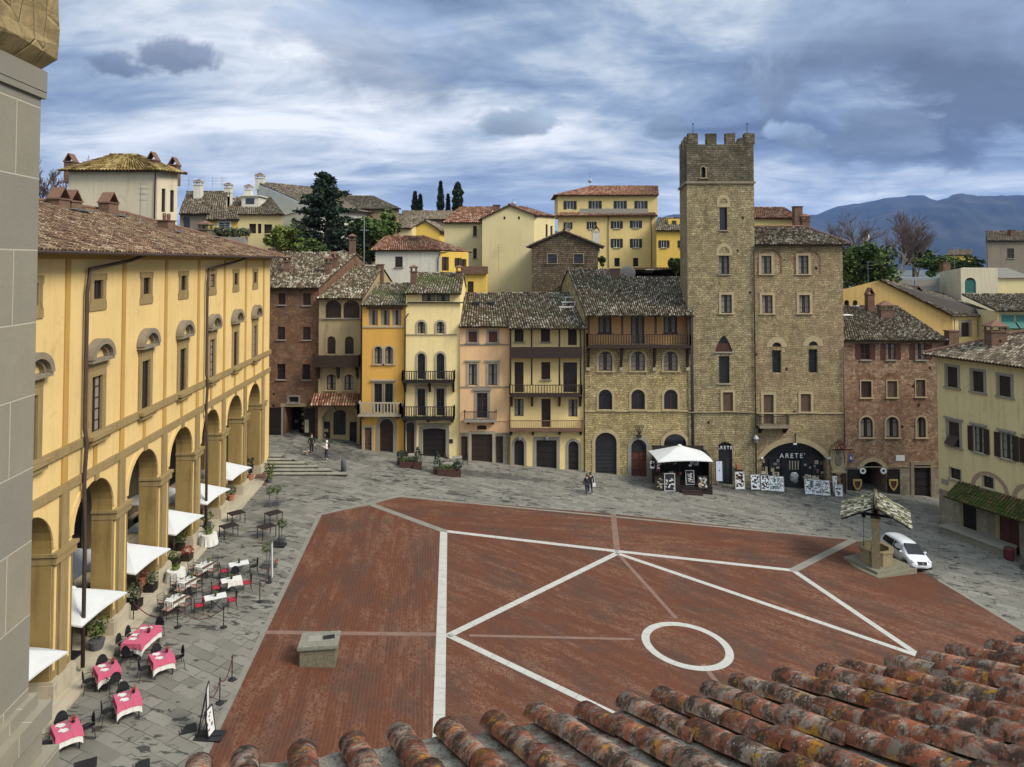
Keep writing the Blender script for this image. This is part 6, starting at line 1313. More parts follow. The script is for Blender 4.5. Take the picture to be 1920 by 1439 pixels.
F = bg('small grey house with an arched recess behind the palace roof', 336, 390, 84); win(F, F.r(PX, 342,406,356,428), 'r', 'glass', M['stonegrey'], None, sill=False, mull=(0,0)); eaves(F, 400, ((345,383), (395,383)), 6, M['c_grey'], zb=0)
F = bg('little yellow house with a white framed window below the dormers', 386, 446, 82); win(F, F.r(PX, 410,417,431,430), 0, 'glass', M['white_paint'], M['white_paint'], .15, sill=False); eaves(F, 411, ((392,398), (440,398)), 4, M['c_yel'], zb=0)
# long house with the white gable
PH, PL = at(482, 342, 117), at(588, 389, 106); sd = Vector((.62, .78, 0)); dvv = Vector((PL.x-PH.x, PL.y-PH.y, 0)); Ld = dvv.length
F = Fac('house', 'long off-white house with a sloping gable wall and wide brown tiled roof behind the conifer', 'house', (PH.x, PH.y), (dvv.x, dvv.y), 0)
mb = MB(); F.front(mb, [(0, 0), (Ld, 0), (Ld, PL.z-.2), (0, PH.z-.2)], []); LN = 17.; mb.poly([F.p(Ld,0,0), Vector((*(F.p(Ld,0,0)+sd*LN).xy,0)), Vector((*(F.p(Ld,0,0)+sd*LN).xy,PL.z-.3)), F.p(Ld,0,PL.z-.2)]); mb.build('wall', M['c_white'], F.root)
A_ = PL + dvv.normalized()*.7 - Vector((0,0,.2)); D_ = PH; F.roof = tiles(A_, A_ + sd*LN, D_ + sd*LN, D_, M['tile_far'], 'roof', F.root, cw=.32, rl=.5)
q = PH; chimney(F.roof, (q.x+.5, q.y, q.z-.3), 1.3, 1.1, .9, M['c_white'], 'box'); pipe(F, [(Ld*.35, .1, 3), (Ld*.35, .1, F.px(535,408)[1]), (Ld-.1, .15, F.px(574,392)[1])], .08, M['iron'])
F = bg('stone house with arched windows beneath the wide eaves right of the conifer', 650, 748, 114); 
for x in (680, 653): win(F, F.r(PX, x-4, 395, x+4, 412), 'r', 'glass', M['white_paint'], M['stonewarm'], .2, mull=(1,0), sill=False)
eaves(F, 391, ((640,366), (700,374)), 8, M['s_mixed'], zb=0)
# white house with red roof
F = bg('off-white house with a red-brown hipped roof and single closed window', 704, 826, 88)
win(F, F.r(ZB, 292,775,360,870), 0, 'shut', M['wood'], None, shut=M['wood']); zt = F.px(760, 471)[1]
mb = MB(); F.front(mb, [(0,-2), (F.w,-2), (F.w,zt), (0,zt)], []); e = F.w; kx = 1.
mb.poly([F.p(0,0,-2), F.p(0,0,zt), F.p(1,-8,zt), F.p(1,-8,-2)]); mb.poly([F.p(1,-8,-2), F.p(1,-8,zt), F.p(e+3,-8,zt), F.p(e+3,-8,-2)]); mb.build('wall', M['c_white'], F.root)
RY = F.Y + 5; A_, B_ = F.p(-.6,.4,zt+.1), F.p(e+.3,.4,zt+.1); D_, C_ = at(722, 444, RY), at(792, 444, RY); C_.z = D_.z
F.roof = tiles(A_, B_, C_, D_, M['tile_red'], 'roof', F.root, cw=.3, rl=.45); E_ = at(886, 473, F.Y+3.2); tiles(B_, E_, C_ + Vector((.3,.3,0)), C_, M['tile_red'], 'roof', F.root, cw=.3, rl=.45); tiles(F.p(.3,-8,zt+.1), A_, D_, D_ + Vector((0,.2,0)), M['tile_red'], 'hip_slope', F.roof, cw=.3, rl=.45)
q = at(775, 452, RY-1.5); mb = MB(); mb.box(q.x-.55, q.y-.3, q.z-.6, q.x+.55, q.y+1.5, q.z+.4); o = mb.build('dormer', M['wood'], F.roof)
pipe(F, [(e-.3,.1,zt-3.4), (e-.3,.1,zt-1), (e-.02,.3,zt-.1)], .06, M['iron'])
S = Fac('house', 'bright yellow side house with brown shutters beside the white red-roofed house', 'house', tuple(F.p(e,0,0).xy), (1,.42), 0); sw = S.px(878, 480)[0]; zt2 = zt - .1
for r in ((832,482,838,508), (856,484,862,500), (868,486,872,500)): win(S, S.r(PX, *r), 0, 'open', M['wood'], None, sill=False, mull=(1,0), shut=M['wood'])
mb = MB(); S.front(mb, [(.01,-2), (sw,-2), (sw,zt2), (.01,zt2)], []); mb.poly([S.p(sw,0,-2), S.p(sw,-5,-2), S.p(sw,-5,zt2), S.p(sw,0,zt2)]); mb.build('wall', M['c_yel'], S.root)
# terrace level below: yellow walls and a flat roof between
F = bg('yellow terrace house with a dark doorway above the peach house roof', 868, 912, 84); win(F, F.r(ZB, 945,998,998,1100), 0, 'shut', M['wood'], None, sill=False, shut=M['wood']); zt = F.px(890, 514)[1]
mb = MB(); F.front(mb, [(0,-3), (F.w,-3), (F.w,zt), (0,zt)], []); mb.poly([F.p(F.w,0,-3), F.p(F.w,-7,-3), F.p(F.w,-7,zt), F.p(F.w,0,zt)]); mb.poly([F.p(0,0,-3), F.p(0,0,zt), F.p(0,-7,zt), F.p(0,-7,-3)]); mb.poly([F.p(0,0,zt), F.p(F.w,0,zt), F.p(F.w,-7,zt), F.p(0,-7,zt)]); mb.build('wall', M['c_yel'], F.root)
mb = MB(); mb.fbox(F, -.2, F.w+.2, -.3, .4, zt+.002, zt+.25); mb.fbox(F, -.2, F.w+.2, .2, .35, zt+.25, zt+.9); mb.build('parapet', M['brick'], F.root)
# small gabled yellow house and long grey roof far behind
F = bg('small yellow gabled house between the trees and the cream house', 772, 824, 118); gabled(F, 428, (798,415), 432, 8, M['c_yel'], 'tile_far', 0)
F = bg('low cream house with tiled roof left of the small yellow gable', 742, 772, 116); eaves(F, 427, ((748,414), (795,413)), 6, M['c_big'], zb=0); win(F, F.r(PX, 750,436,760,441), 0, 'glass', M['wood'], None, sill=False)
F = bg('long grey house with a moss brown roof below the cypresses', 748, 842, 128); eaves(F, 411, ((756,399), (900,396)), 9, M['c_grey'], zb=0)
# big cream house
F = bg('cream wing with two small shuttered windows left of the blank gable', 833, 904, 100); bgwin(F, [(887,424,894,443), (887,466,894,485)], kind='shut', frame=M['wood'], shut=M['wood']); eaves(F, 416, ((862,392), (925,390)), 7, M['c_big'], 'tile_red', zb=-2)
q = at(931, 391, 104); chimney(F.roof, (q.x, q.y, q.z-.5), 1.0, .9, .9, M['brick'], 'plain')
F = bg('big cream house with a tall blank gable wall', 904, 1001, 96); gabled(F, 410, (955,386), 403, 13, M['c_big'], 'tile_red', -3, skew=.16)
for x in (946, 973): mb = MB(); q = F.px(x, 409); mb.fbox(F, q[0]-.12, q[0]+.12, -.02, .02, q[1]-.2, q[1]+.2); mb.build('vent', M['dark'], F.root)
for x, k in ((963,1), (935,0)): antenna(F.roof, tuple(at(x, 388 if k else 505, 97 if k else 95.5)), 1.1 if k else 3.4, k)
S = Fac('house', 'cream house wing with narrow windows right of the blank gable', 'house', tuple(F.p(F.w,0,0).xy), (1,1.1), 0); sw = S.px(1040, 430)[0]
bgwin(S, [(1023,421,1027,446), (1032,424,1036,446)], kind='glass', frame=M['wood'], mull=(0,1), sill=False); zt = F.Zz(PX, 1001, 404)
mb = MB(); S.front(mb, [(.02,-3), (sw,-3), (sw,zt), (.02,zt)], []); mb.poly([S.p(sw,0,-3), S.p(sw,-5,-3), S.p(sw,-5,zt), S.p(sw,0,zt)]); mb.build('wall', M['c_big'], S.root); tiles(S.p(0,.3,zt+.05), S.p(sw,.3,zt+.05), S.p(sw,-5,zt+1.5), S.p(0,-5,zt+1.5), M['tile_red'], 'roof', S.root, cw=.3, rl=.45)
# stone shed
F = bg('dark rubble stone gabled house with two small windows', 997, 1121, 86, 'stone_house'); bgwin(F, [(1027,477,1044,494), (1076,477,1093,494)], kind='glass', frame=M['wood'], sur=M['stonedark'], t=.12, mull=(1,1))
gabled(F, 460, (1057,434), 460, 10, M['s_shed'], 'tile_far', -3, over=.35); q = at(1117, 456, 88); chimney(F.roof, (q.x, q.y, q.z-.5), .9, .8, 1.9, M['c_white'], 'gable')
# apartment block
F = bg('yellow apartment block with a set-back top floor, dark shutters and a red-brown roof', 1046, 1231, 114, 'apartment_block', 'apartment block'); zt1 = F.px(1140, 404)[1]
bgwin(F, [(1061,417,1069,430), (1105,416,1114,430), (1151,415,1162,429), (1187,414,1198,428), (1151,448,1162,465), (1187,448,1198,465)], kind='open', frame=M['white_paint'], shut=M['shut_dark'], mull=(1,0)); bgwin(F, [(1152,484,1162,500), (1187,484,1197,500)], kind='glass', frame=M['iron'], mull=(0,0), sill=False)
mb = MB(); F.front(mb, [(0,-2), (F.w,-2), (F.w,zt1), (0,zt1)], []); bx = [(0,0), (F.w,0), (F.w+2,12), (1,12)]
for (a, b), (c_, d_) in zip(bx[1:], bx[2:]+bx[:1]): mb.poly([F.p(a,-b,-2), F.p(c_,-d_,-2), F.p(c_,-d_,zt1), F.p(a,-b,zt1)])
mb.poly([F.p(a,-b,zt1) for a, b in bx]); mb.build('wall', M['c_apt'], F.root)
tiles(F.p(-.8,.7,zt1-.1), F.p(F.w+.1,.7,zt1-.1), F.p(F.w+.1,-1.6,zt1+.55), F.p(.6,-1.6,zt1+.55), M['tile_red'], 'ledge_roof', F.root, cw=.32, rl=.45, ridge=False)
T = Fac('x', '', '', tuple(F.p(0,-1.8,0).xy), (1,0)); bpy.data.objects.remove(T.root); T.root = F.root; tw = T.px(1233, 380)[0]; ztt = T.px(1140, 367)[1]; t0 = T.px(1046, 390)[0]
for x in (1069, 1116, 1163, 1202): win(T, T.r(PX, x-6, 377, x+6, 393), 0, 'open', M['white_paint'], None, mull=(1,0), shut=M['shut_dark'], sill=False)
mb = MB(); T.front(mb, [(t0, zt1), (tw, zt1), (tw, ztt), (t0, ztt)], []); mb.poly([T.p(tw,0,zt1), T.p(tw+1.5,-9,zt1), T.p(tw+1.5,-9,ztt), T.p(tw+.7,-4.5,ztt+2.0), T.p(tw,0,ztt)]); mb.poly([T.p(t0,0,zt1), T.p(t0,0,ztt), T.p(t0,-9,ztt), T.p(t0,-9,zt1)]); mb.poly([T.p(t0,-9,zt1), T.p(t0,-9,ztt), T.p(tw+1.5,-9,ztt), T.p(tw+1.5,-9,zt1)]); mb.build('upper_wall', M['c_apt'], F.root)
pk = at(1106, 350, 121); pr = at(1234, 347, 121); pr.z = pk.z; F.roof = tiles(T.p(t0-.7,.6,ztt+.05), T.p(tw+.1,.6,ztt+.05), pr, pk, M['tile_red'], 'roof', F.root, cw=.32, rl=.45); mb = MB(); mb.poly([T.p(t0-.7,.6,ztt+.05), pk, T.p(t0-.7,-9.5,ztt+.05)]); mb.poly([pk, pr, T.p(tw+1.6,-9.5,ztt), T.p(t0-.7,-9.5,ztt+.05)]); mb.build('rear_slope', M['tile_red'][0], F.roof)
u0_, u1_ = F.px(1088,395)[0], F.px(1217,395)[0]; za_, zb_ = F.px(1150,401)[1], F.px(1150,391)[1]; mb = MB(); mb.fbox(F, u0_, u1_, -1.0, -.6, zt1+.3, zb_); mb.build('terrace_parapet', M['stonegrey'], F.root)
for x in (1140.5, 1221): u = F.px(x, 450)[0]; pipe(F, [(u,.1,-2), (u,.1,zt1-.2)], .06, M['copper'])
antenna(F.roof, tuple(at(1106, 350, 121)), 2.6, 1)
F = bg('small strong yellow house with brown shutters squeezed between the apartment block and the tower', 1231, 1300, 108); bgwin(F, [(1240,451,1250,465), (1276,451,1286,465)], kind='open', frame=M['white_paint'], shut=M['wood'], mull=(1,0)); eaves(F, 431, ((1236,411), (1300,411)), 6, M['c_yel'], zb=-2)
mb = MB(); q = at(1264, 418, 110.5); mb.box(q.x-.9, q.y, q.z-.9, q.x+.9, q.y+2.5, q.z+.6); o = mb.build('dormer', M['c_yel'], F.roof); mb = MB(); mb.box(q.x-.35, q.y-.05, q.z-.5, q.x+.35, q.y-.01, q.z+.35); mb.build('pane', M['glass'], o)
F = bg('low brick wall with tiled coping behind the stone palace roof', 1170, 1285, 82, 'brick_wall', 'wall'); z1 = F.px(1220, 504)[1]; mb = MB(); mb.fbox(F, 0, F.w, -.4, 0, -3, z1); mb.build('wall', M['b_brown'], F.root); mb = MB()
for k in range(int(F.w/.35)): mb.tube([F.p(.1+.35*k, .1, z1+.05), F.p(.1+.35*k, -.5, z1+.05)], .12, 6)
mb.build('coping', M['terracotta'], F.root)
F = bg('yellow house with a red tiled roof peeping over the palazzo', 1408, 1500, 92); eaves(F, 408, ((1414,392), (1470,392)), 6, M['c_apt'], 'tile_red', zb=0)
for x, y in ((1495,402), (1507,424)): q = at(x, y, 90); chimney(F.roof, (q.x, q.y, q.z-.8), 1.0, .9, 1.7 if x < 1500 else 1.2, M['brick'], 'plain' if x < 1500 else 'box')
# right side
F = bg('long ochre house with a low gable and grey-framed windows right of the tower', 1560, 1790, 84, ud=(1, -.10)); 
c = lambda x, y: F.px(x, y); P = [c(1560,548), c(1648,526), c(1786,592)]
for x in (1587, 1603): win(F, F.r(PX, x-4,563,x+5,578), 'r', 'glass', M['brick'], None, sill=False, mull=(0,0))
mb = MB(); F.front(mb, [(P[0][0],-6), (P[2][0],-6), (P[2][0],P[2][1]), (P[1][0],P[1][1]), (P[0][0],P[0][1])], []); mb.build('wall', M['c_och'], F.root)
S = Fac('x', '', '', tuple(F.p(P[2][0],0,0).xy), (1,.28)); bpy.data.objects.remove(S.root); S.root = F.root; sw = S.px(1866, 610)[0]; zt = S.px(1786, 594)[1]
for x in (1810, 1844): win(S, S.r(PX, x-8, 605, x+8, 632), 0, 'shut', M['wood'], M['stonegrey'], .3, sill=False, shut=M['wood'])
mb = MB(); S.front(mb, [(0,-6), (sw,-6), (sw,zt), (0,zt)], []); mb.poly([S.p(sw,0,-6), S.p(sw,-6,-6), S.p(sw,-6,zt), S.p(sw,0,zt)]); mb.build('front_wall', M['c_apt'], F.root)
A_ = S.p(-.2,.4,zt+.05); B_ = S.p(sw+.4,.4,zt+.05); D_ = F.p(P[1][0], .3, P[1][1]+.1); C_ = at(1772, 553, 97); F.roof = tiles(A_, B_, C_, D_, M['tile'], 'roof', F.root, cw=.3, rl=.45)
q = at(1719, 553, 88); chimney(F.roof, (q.x, q.y, q.z-.6), 1.1, .8, .9, M['stonegrey'], 'gable'); pipe(F, [(P[2][0]+.1+sw*.0,.2,0), (P[2][0]+.1,.2,zt-.2)], .04, M['iron'])
mb = MB(); q = at(1712, 528, 96); mb.box(q.x-3.6, q.y, q.z-1.4, q.x+3.6, q.y+3, q.z+.5); o = mb.build('roof_lantern', M['steel'], F.roof); mb = MB(); mb.box(q.x-3.1, q.y-.06, q.z-.7, q.x-.2, q.y-.01, q.z+.2); mb.build('pane', M['curtain'], o); mb = MB(); mb.box(q.x+.2, q.y-.06, q.z-.7, q.x+3.1, q.y-.01, q.z+.2); mb.build('pane', M['curtain'], o)
antenna(F.roof, tuple(at(1628, 534, 85)), 2.8); antenna(F.roof, tuple(at(1790, 505, 97)), 3.)
F = bg('cream rooftop block with a teal arched shutter', 1801, 1870, 92); q = F.r(PX, 1809,521,1830,550); win(F, q, .45, 'shut', M['teal'], None, sill=False, mull=(0,0), shut=M['teal']); zt = F.px(1835, 503)[1]
F.holes = []; q_ = (q[0], q[1], q[2], q[3]); F.hole(arch(*q_, .45*(q[2]-q[0])), .2)
mb = MB(); F.front(mb, [(0,-2), (F.w,-2), (F.w,zt), (0,zt)], []); bb = F.p(0,0,0); lf = at(1762, 520, 98); mb.poly([(bb.x,bb.y,-2), (bb.x,bb.y,zt), (lf.x,lf.y,zt-.6), (lf.x,lf.y,-2)]); mb.poly([F.p(0,0,zt), F.p(F.w,0,zt), F.p(F.w,-7,zt), (lf.x,lf.y,zt-.6)]); mb.poly([F.p(F.w,0,-2), F.p(F.w,-7,-2), F.p(F.w,-7,zt), F.p(F.w,0,zt)]); mb.build('wall', M['c_cream'], F.root)
q = at(1772, 505, 99); chimney(F.root, (q.x, q.y, q.z-.8), 1., .9, 1.6, M['brick'], 'plain')
F = bg('cream house with teal awning shutters at the right edge', 1868, 1960, 80, ud=(1,-.06))
for x in (1890, 1917): 
    w_ = win(F, F.r(PX, x-13, 591, x+11, 617), 0, 'glass', M['teal'], M['stonewarm'], .15, mull=(1,0)); r = F.r(PX, x-13, 591, x+11, 617); zz = (r[1]+r[3])/2; mb = MB(); mb.hexa([F.p(r[0],.02,zz), F.p(r[2],.02,zz), F.p(r[2],.8,r[1]+.1), F.p(r[0],.8,r[1]+.1), F.p(r[0],.06,zz+.05), F.p(r[2],.06,zz+.05), F.p(r[2],.84,r[1]+.15), F.p(r[0],.84,r[1]+.15)]); mb.fbox(F, r[0], r[2], .0, .05, zz+.06, r[3]); mb.build('shutter', M['teal'], w_)
zt = F.px(1900, 584)[1]; mb = MB(); F.front(mb, [(0,-6), (F.w,-6), (F.w,zt), (0,zt)], []); mb.poly([F.p(0,0,-6), F.p(0,0,zt), F.p(0,-8,zt), F.p(0,-8,-6)]); mb.build('wall', M['c_big'], F.root); F.roof = tiles(F.p(-.3,.5,zt+.1), F.p(F.w,.5,zt+.1), at(1985, 552, 89), at(1805, 553, 89), M['tile'], 'roof', F.root, cw=.3, rl=.45)
F = bg('grey rendered house with a brown shuttered window in the right distance', 1852, 1960, 122); win(F, F.r(R2 if False else (1560,420,5.139), 1688,238,1754,332), 0, 'shut', M['wood'], None, shut=M['wood']); eaves(F, 451, ((1850,440), (1960,432)), 8, M['c_grey'], zb=0)
q = at(1897, 438, 126); chimney(F.roof, (q.x, q.y, q.z-.5), 1., .9, 1., M['brick'], 'plain'); 
F = bg('white corrugated lean-to roof beside the teal shutter block', 1869, 1935, 96, 'lean_to', 'shed'); z0 = F.px(1900, 522)[1]; mb = MB(); mb.fbox(F, 0, F.w, -4, 0, z0-3, z0); mb.build('wall', M['c_big'], F.root); mb = MB()
for k in range(18): mb.hexa([F.p(F.w*k/18,.3,z0), F.p(F.w*(k+.6)/18,.3,z0), F.p(F.w*(k+.6)/18-.5,-4.2,z0+1.3), F.p(F.w*k/18-.5,-4.2,z0+1.3), F.p(F.w*k/18,.3,z0+.08), F.p(F.w*(k+.6)/18,.3,z0+.08), F.p(F.w*(k+.6)/18-.5,-4.2,z0+1.38), F.p(F.w*k/18-.5,-4.2,z0+1.38)])
mb.hexa([F.p(0,.3,z0+.01), F.p(F.w,.3,z0+.01), F.p(F.w-.5,-4.2,z0+1.31), F.p(-.5,-4.2,z0+1.31), F.p(0,.3,z0+.05), F.p(F.w,.3,z0+.05), F.p(F.w-.5,-4.2,z0+1.35), F.p(-.5,-4.2,z0+1.35)]); mb.build('roof', M['stonegrey'], F.root)
F = bg('pale yellow house far off among the trees on the right', 1775, 1822, 170); eaves(F, 478, ((1780,470), (1822,470)), 5, M['c_yel'], zb=-5)
F = bg('white villa peeping above the round tree', 1618, 1628, 190); eaves(F, 441, ((1619,437), (1629,437)), 3, M['c_white'], zb=-5)
# ------------------------------------------------------------------ trees
def leafmat(name, a, b, c3):
    m, g = newmat(name); uv = g.n('ShaderNodeUVMap').outputs[0]; fl = g.n('ShaderNodeVectorMath', {0: uv}, operation='FLOOR').outputs[0]; wn = g.n('ShaderNodeTexWhiteNoise', {'Vector': fl}, noise_dimensions='2D').outputs['Value']
    pos = g.n('ShaderNodeTexCoord').outputs['Object']; f = g.math('ADD', g.math('MULTIPLY', wn, .5), g.math('MULTIPLY', g.noise(pos, .45, 3), .5)); setc(g, g.ramp(f, [(.25, a), (.5, b), (.78, c3)])); g.b.inputs['Roughness'].default_value = .75; g.b.inputs['Specular IOR Level'].default_value = .2; return m
M['lf_dark'] = leafmat('dark conifer needles', (.012,.022,.014), (.022,.038,.022), (.045,.062,.035)); M['lf_mid'] = leafmat('mid green leaves', (.025,.045,.012), (.055,.085,.02), (.12,.15,.035)); M['lf_bright'] = leafmat('yellow-green leaves', (.045,.065,.012), (.085,.115,.02), (.17,.19,.04)); M['lf_olive'] = leafmat('olive leaves', (.04,.05,.025), (.075,.085,.045), (.13,.14,.08)); M['lf_red'] = leafmat('red leaves', (.12,.03,.02), (.25,.05,.03), (.38,.10,.06)); M['lf_cyp'] = leafmat('cypress foliage', (.008,.016,.009), (.016,.028,.014), (.03,.045,.02))
M['bark'] = plain('grey-brown bark', (.09,.07,.055), .9, .35, 4); M['bark_pale'] = plain('pale plane bark', (.30,.25,.20), .9, .4, 2); M['twig'] = plain('reddish winter twigs', (.085,.06,.052), .9, .3, 4)
def leaves(mb, pts, size, rnd, flat=.5):
    uv = []
    for p in pts:
        s = size*rnd.uniform(.6, 1.3); a = Vector((rnd.gauss(0,1), rnd.gauss(0,1), rnd.gauss(0,1)*flat)); a = a.normalized() if a.length > .01 else Vector((1,0,0)); b = a.cross(Vector((rnd.gauss(0,1), rnd.gauss(0,1), rnd.gauss(0,1)))); b = b.normalized() if b.length > .01 else Vector((0,1,0)); p = Vector(p)
        mb.poly([p - a*s, p - b*s*.55, p + a*s, p + b*s*.55]); k = rnd.randint(0, 4000); uv += [(k+.5, .5)]*4
    return uv
def clumps(mb, cs, n, size, rnd, shell=.55):
    pts = []
    for (c, r) in cs:
        for i in range(n):
            d = Vector((rnd.gauss(0,1), rnd.gauss(0,1), rnd.gauss(0,1))).normalized(); q = (shell + (1-shell)*rnd.random()); pts.append((c[0]+d.x*r[0]*q, c[1]+d.y*r[1]*q, c[2]+d.z*r[2]*q))
    return leaves(mb, pts, size, rnd)
def broad(name, label, x, ytop, ybot, wpx, Yd, mat, seed, n=26, per=120, size=.32, group=None, squash=1.):
    rnd = random.Random(seed); top, bot = at(x, ytop, Yd), at(x, ybot, Yd); Rx = wpx/2/F0*Yd; H = top.z - bot.z; cz = (top.z+bot.z)/2; z0 = bot.z - 4
    t = thing(name, label, 'tree', (top.x, Yd, z0), 0, group); cs = []
    for i in range(n):
        d = Vector((rnd.gauss(0,1), rnd.gauss(0,1), rnd.gauss(0,1))).normalized(); q = rnd.uniform(.35, .78); r = rnd.uniform(.22, .40); cs.append(((top.x+d.x*Rx*q, Yd+d.y*Rx*q*squash, cz+d.z*H/2*q), (Rx*r*1.15, Rx*r, H/2*r)))
    mb = MB(); uv = clumps(mb, cs, per, size, rnd); mb.build('crown', mat, t, uv=np.array(uv))
    mb = MB(); mb.tube([(top.x, Yd, z0), (top.x+.1, Yd, cz-H*.2), (top.x, Yd, cz)], [Rx*.11, Rx*.08, Rx*.04], 7)
    for i in range(0, n, 2): c = cs[i][0]; mb.tube([(top.x, Yd, cz-H*.28), ((top.x+c[0])/2, (Yd+c[1])/2, (cz-H*.2+c[2])/2), c], [Rx*.05, Rx*.03, Rx*.012], 5)
    mb.build('trunk', M['bark'], t); return t
def bare(label, x, ytop, ybot, wpx, Yd, seed, mats=('bark','twig'), group=None, depth=5, col_=None, k=3):
    rnd = random.Random(seed); top, bot = at(x, ytop, Yd), at(x, ybot, Yd); H = top.z - bot.z; t = thing('bare_tree', label, 'tree', (bot.x, Yd, bot.z), 0, group); A = MB(); B = MB(); spread = wpx/F0*Yd/H
    def grow(p, d, L, r, lv):
        m = 3; pts = [p]; rs = [r]; q = p
        for i in range(m): d = (d + Vector((rnd.gauss(0,.12), rnd.gauss(0,.12), .03))).normalized(); q = q + d*L/m; pts.append(q); rs.append(r*(1-.45*(i+1)/m))
        rs = [max(q_, .022) for q_ in rs]; (A if lv < 2 else B).tube(pts, rs, 5 if lv < 2 else 3, cap=False)
        if lv >= depth: return
        for c in range(k if lv else 4):
            ang = rnd.uniform(.28, .70)*min(1.4, spread*1.25); ax = Vector((rnd.gauss(0,1), rnd.gauss(0,1), 0)).normalized(); nd = (d*math.cos(ang) + ax*math.sin(ang)); nd.z = max(nd.z, .05); grow(pts[rnd.choice((1,2,3)) if lv else rnd.choice((1,2,3,3))], nd.normalized(), L*rnd.uniform(.66,.86), r*.62, lv+1)
    grow(Vector((bot.x, Yd, bot.z)), Vector((0,0,1)), H*.33, H*.022, 0)
    A.build('trunk', M[mats[0]], t); B.build('crown', M[mats[1]], t); return t
def cypress(label, x, ytop, ybot, wpx, Yd, seed, blunt=0.):
    rnd = random.Random(seed); top, bot = at(x, ytop, Yd), at(x, ybot, Yd); H = top.z - bot.z; Rm = wpx/2/F0*Yd; t = thing('cypress', label, 'tree', (bot.x, Yd, bot.z-1), 0, 'cypresses on the skyline'); pts = []
    for i in range(1500):
        u = rnd.random()**.9; r = Rm*min(1, (1-u)*(1.5 + blunt*3))**(.75 - blunt*.3)*(.45+.55*rnd.random())*(1+.15*math.sin(u*23+seed)); a = rnd.uniform(0, 6.283); pts.append((bot.x+r*math.cos(a), Yd+r*math.sin(a), bot.z+u*H))
    mb = MB(); uv = leaves(mb, pts, .42, rnd, 2.2); mb.build('crown', M['lf_cyp'], t, uv=np.array(uv)); mb = MB(); mb.tube([(bot.x,Yd,bot.z-1), (bot.x,Yd,bot.z+H*.8)], [.35,.08], 6); mb.build('trunk', M['bark'], t)
for a in (('short pointed cypress furthest left on the skyline',778,361,400,11,150,1,0.), ('thin small cypress beside the leftmost one',788,367,394,6,150,2,0.), ('tall narrow cypress in the middle of the skyline row',826,342,396,12,150,3,0.), ('thinnest cypress between the two tall ones',840,366,398,5,150,4,0.), ('tall broad blunt-topped cypress on the right of the row',858,344,397,19,150,5,.6)): cypress(*a)
# the big dark conifer: tiers of drooping boughs
rnd = random.Random(21); Yc = 92; top, bot = at(612, 330, Yc), at(612, 478, Yc); H = top.z-bot.z; t = thing('conifer', 'large dark ragged conifer rising above the roofs left of centre', 'tree', (bot.x, Yc, bot.z-3)); pts = []; tr = MB(); tr.tube([(bot.x,Yc,bot.z-3), (bot.x+.2,Yc,bot.z+H*.5), (bot.x,Yc,top.z-.3)], [.45,.3,.06], 7)
for i in range(120):
    u = i/120; z = bot.z + H*(.05+.93*u); L = (3.6*(1-u**2.2)+.9)*rnd.uniform(.55,1.12); a = rnd.uniform(0, 6.283); tip = Vector((bot.x+L*math.cos(a), Yc+L*math.sin(a), z + rnd.uniform(-.5,.9)*(.4+u))); b0 = Vector((bot.x,Yc,z-.2)); tr.tube([b0, (b0+tip)/2+Vector((0,0,.25)), tip], [.07,.05,.02], 4, cap=False)
    for k in range(80):
        v = rnd.uniform(.25, 1.05); q = b0+(tip-b0)*v; w_ = .62*(1.15-v*.6); pts.append((q.x+rnd.gauss(0,w_*.6), q.y+rnd.gauss(0,w_*.6), q.z+rnd.gauss(.05,w_*.36)))
mb = MB(); uv = leaves(mb, pts, .27, rnd); mb.build('crown', M['lf_dark'], t, uv=np.array(uv)); tr.build('trunk', M['bark'], t)
broad('broad_tree', 'yellow-green leafy tree left of the dark conifer', 545, 418, 482, 86, 90, M['lf_bright'], 31, 22, 120, .28)
broad('broad_tree', 'small pale green shrubby tree at the palace roof corner', 512, 424, 470, 38, 86, M['lf_bright'], 32, 14, 100, .24)
broad('broad_tree', 'mid green bushy tree at the foot of the dark conifer', 592, 440, 500, 76, 88, M['lf_mid'], 33, 20, 120, .28)
broad('broad_tree', 'dense green tree with rounded crown right of the conifer', 690, 402, 500, 92, 94, M['lf_mid'], 34, 30, 150, .28)
broad('broad_tree', 'darker green tree behind the white red-roofed house', 722, 392, 470, 60, 99, M['lf_mid'], 35, 20, 120, .28)
broad('evergreen_tree', 'large round olive-green evergreen tree right of the tower', 1626, 446, 560, 112, 98, M['lf_mid'], 36, 46, 170, .30)
broad('broad_tree', 'small dark green tree far right among rooftops', 1745, 464, 520, 60, 120, M['lf_mid'], 37, 18, 100, .3)
broad('broad_tree', 'low green tree beside the grey distant house', 1800, 470, 520, 84, 130, M['lf_mid'], 38, 20, 100, .3)
broad('shrub', 'dark green bush growing against the left side of the tower', 1266, 478, 515, 34, 80, M['lf_mid'], 39, 12, 100, .22)
broad('shrub', 'small green plant on the terrace below the apartment block', 1128, 478, 500, 16, 90, M['lf_mid'], 40, 8, 70, .2)
broad('broad_tree', 'brown-olive scrubby tree behind the right rooftops', 1712, 452, 505, 60, 126, M['lf_olive'], 41, 14, 80, .3)
bare('bare dark twiggy tree behind the round evergreen', 1600, 392, 520, 96, 128, 51, depth=6)
bare('bare tree with pale trunk right of the evergreen', 1690, 398, 530, 90, 118, 52, ('bark_pale','twig'), depth=6, k=3)
bare('second bare brownish tree further right', 1722, 412, 530, 70, 124, 53, ('bark_pale','twig'), depth=6, k=3)
bare('bare winter tree left of the cream tower house', 96, 302, 420, 84, 92, 54, depth=6)
bare('bare treetop behind the ochre roof of the cream tower house', 172, 300, 380, 60, 95, 55, depth=5)
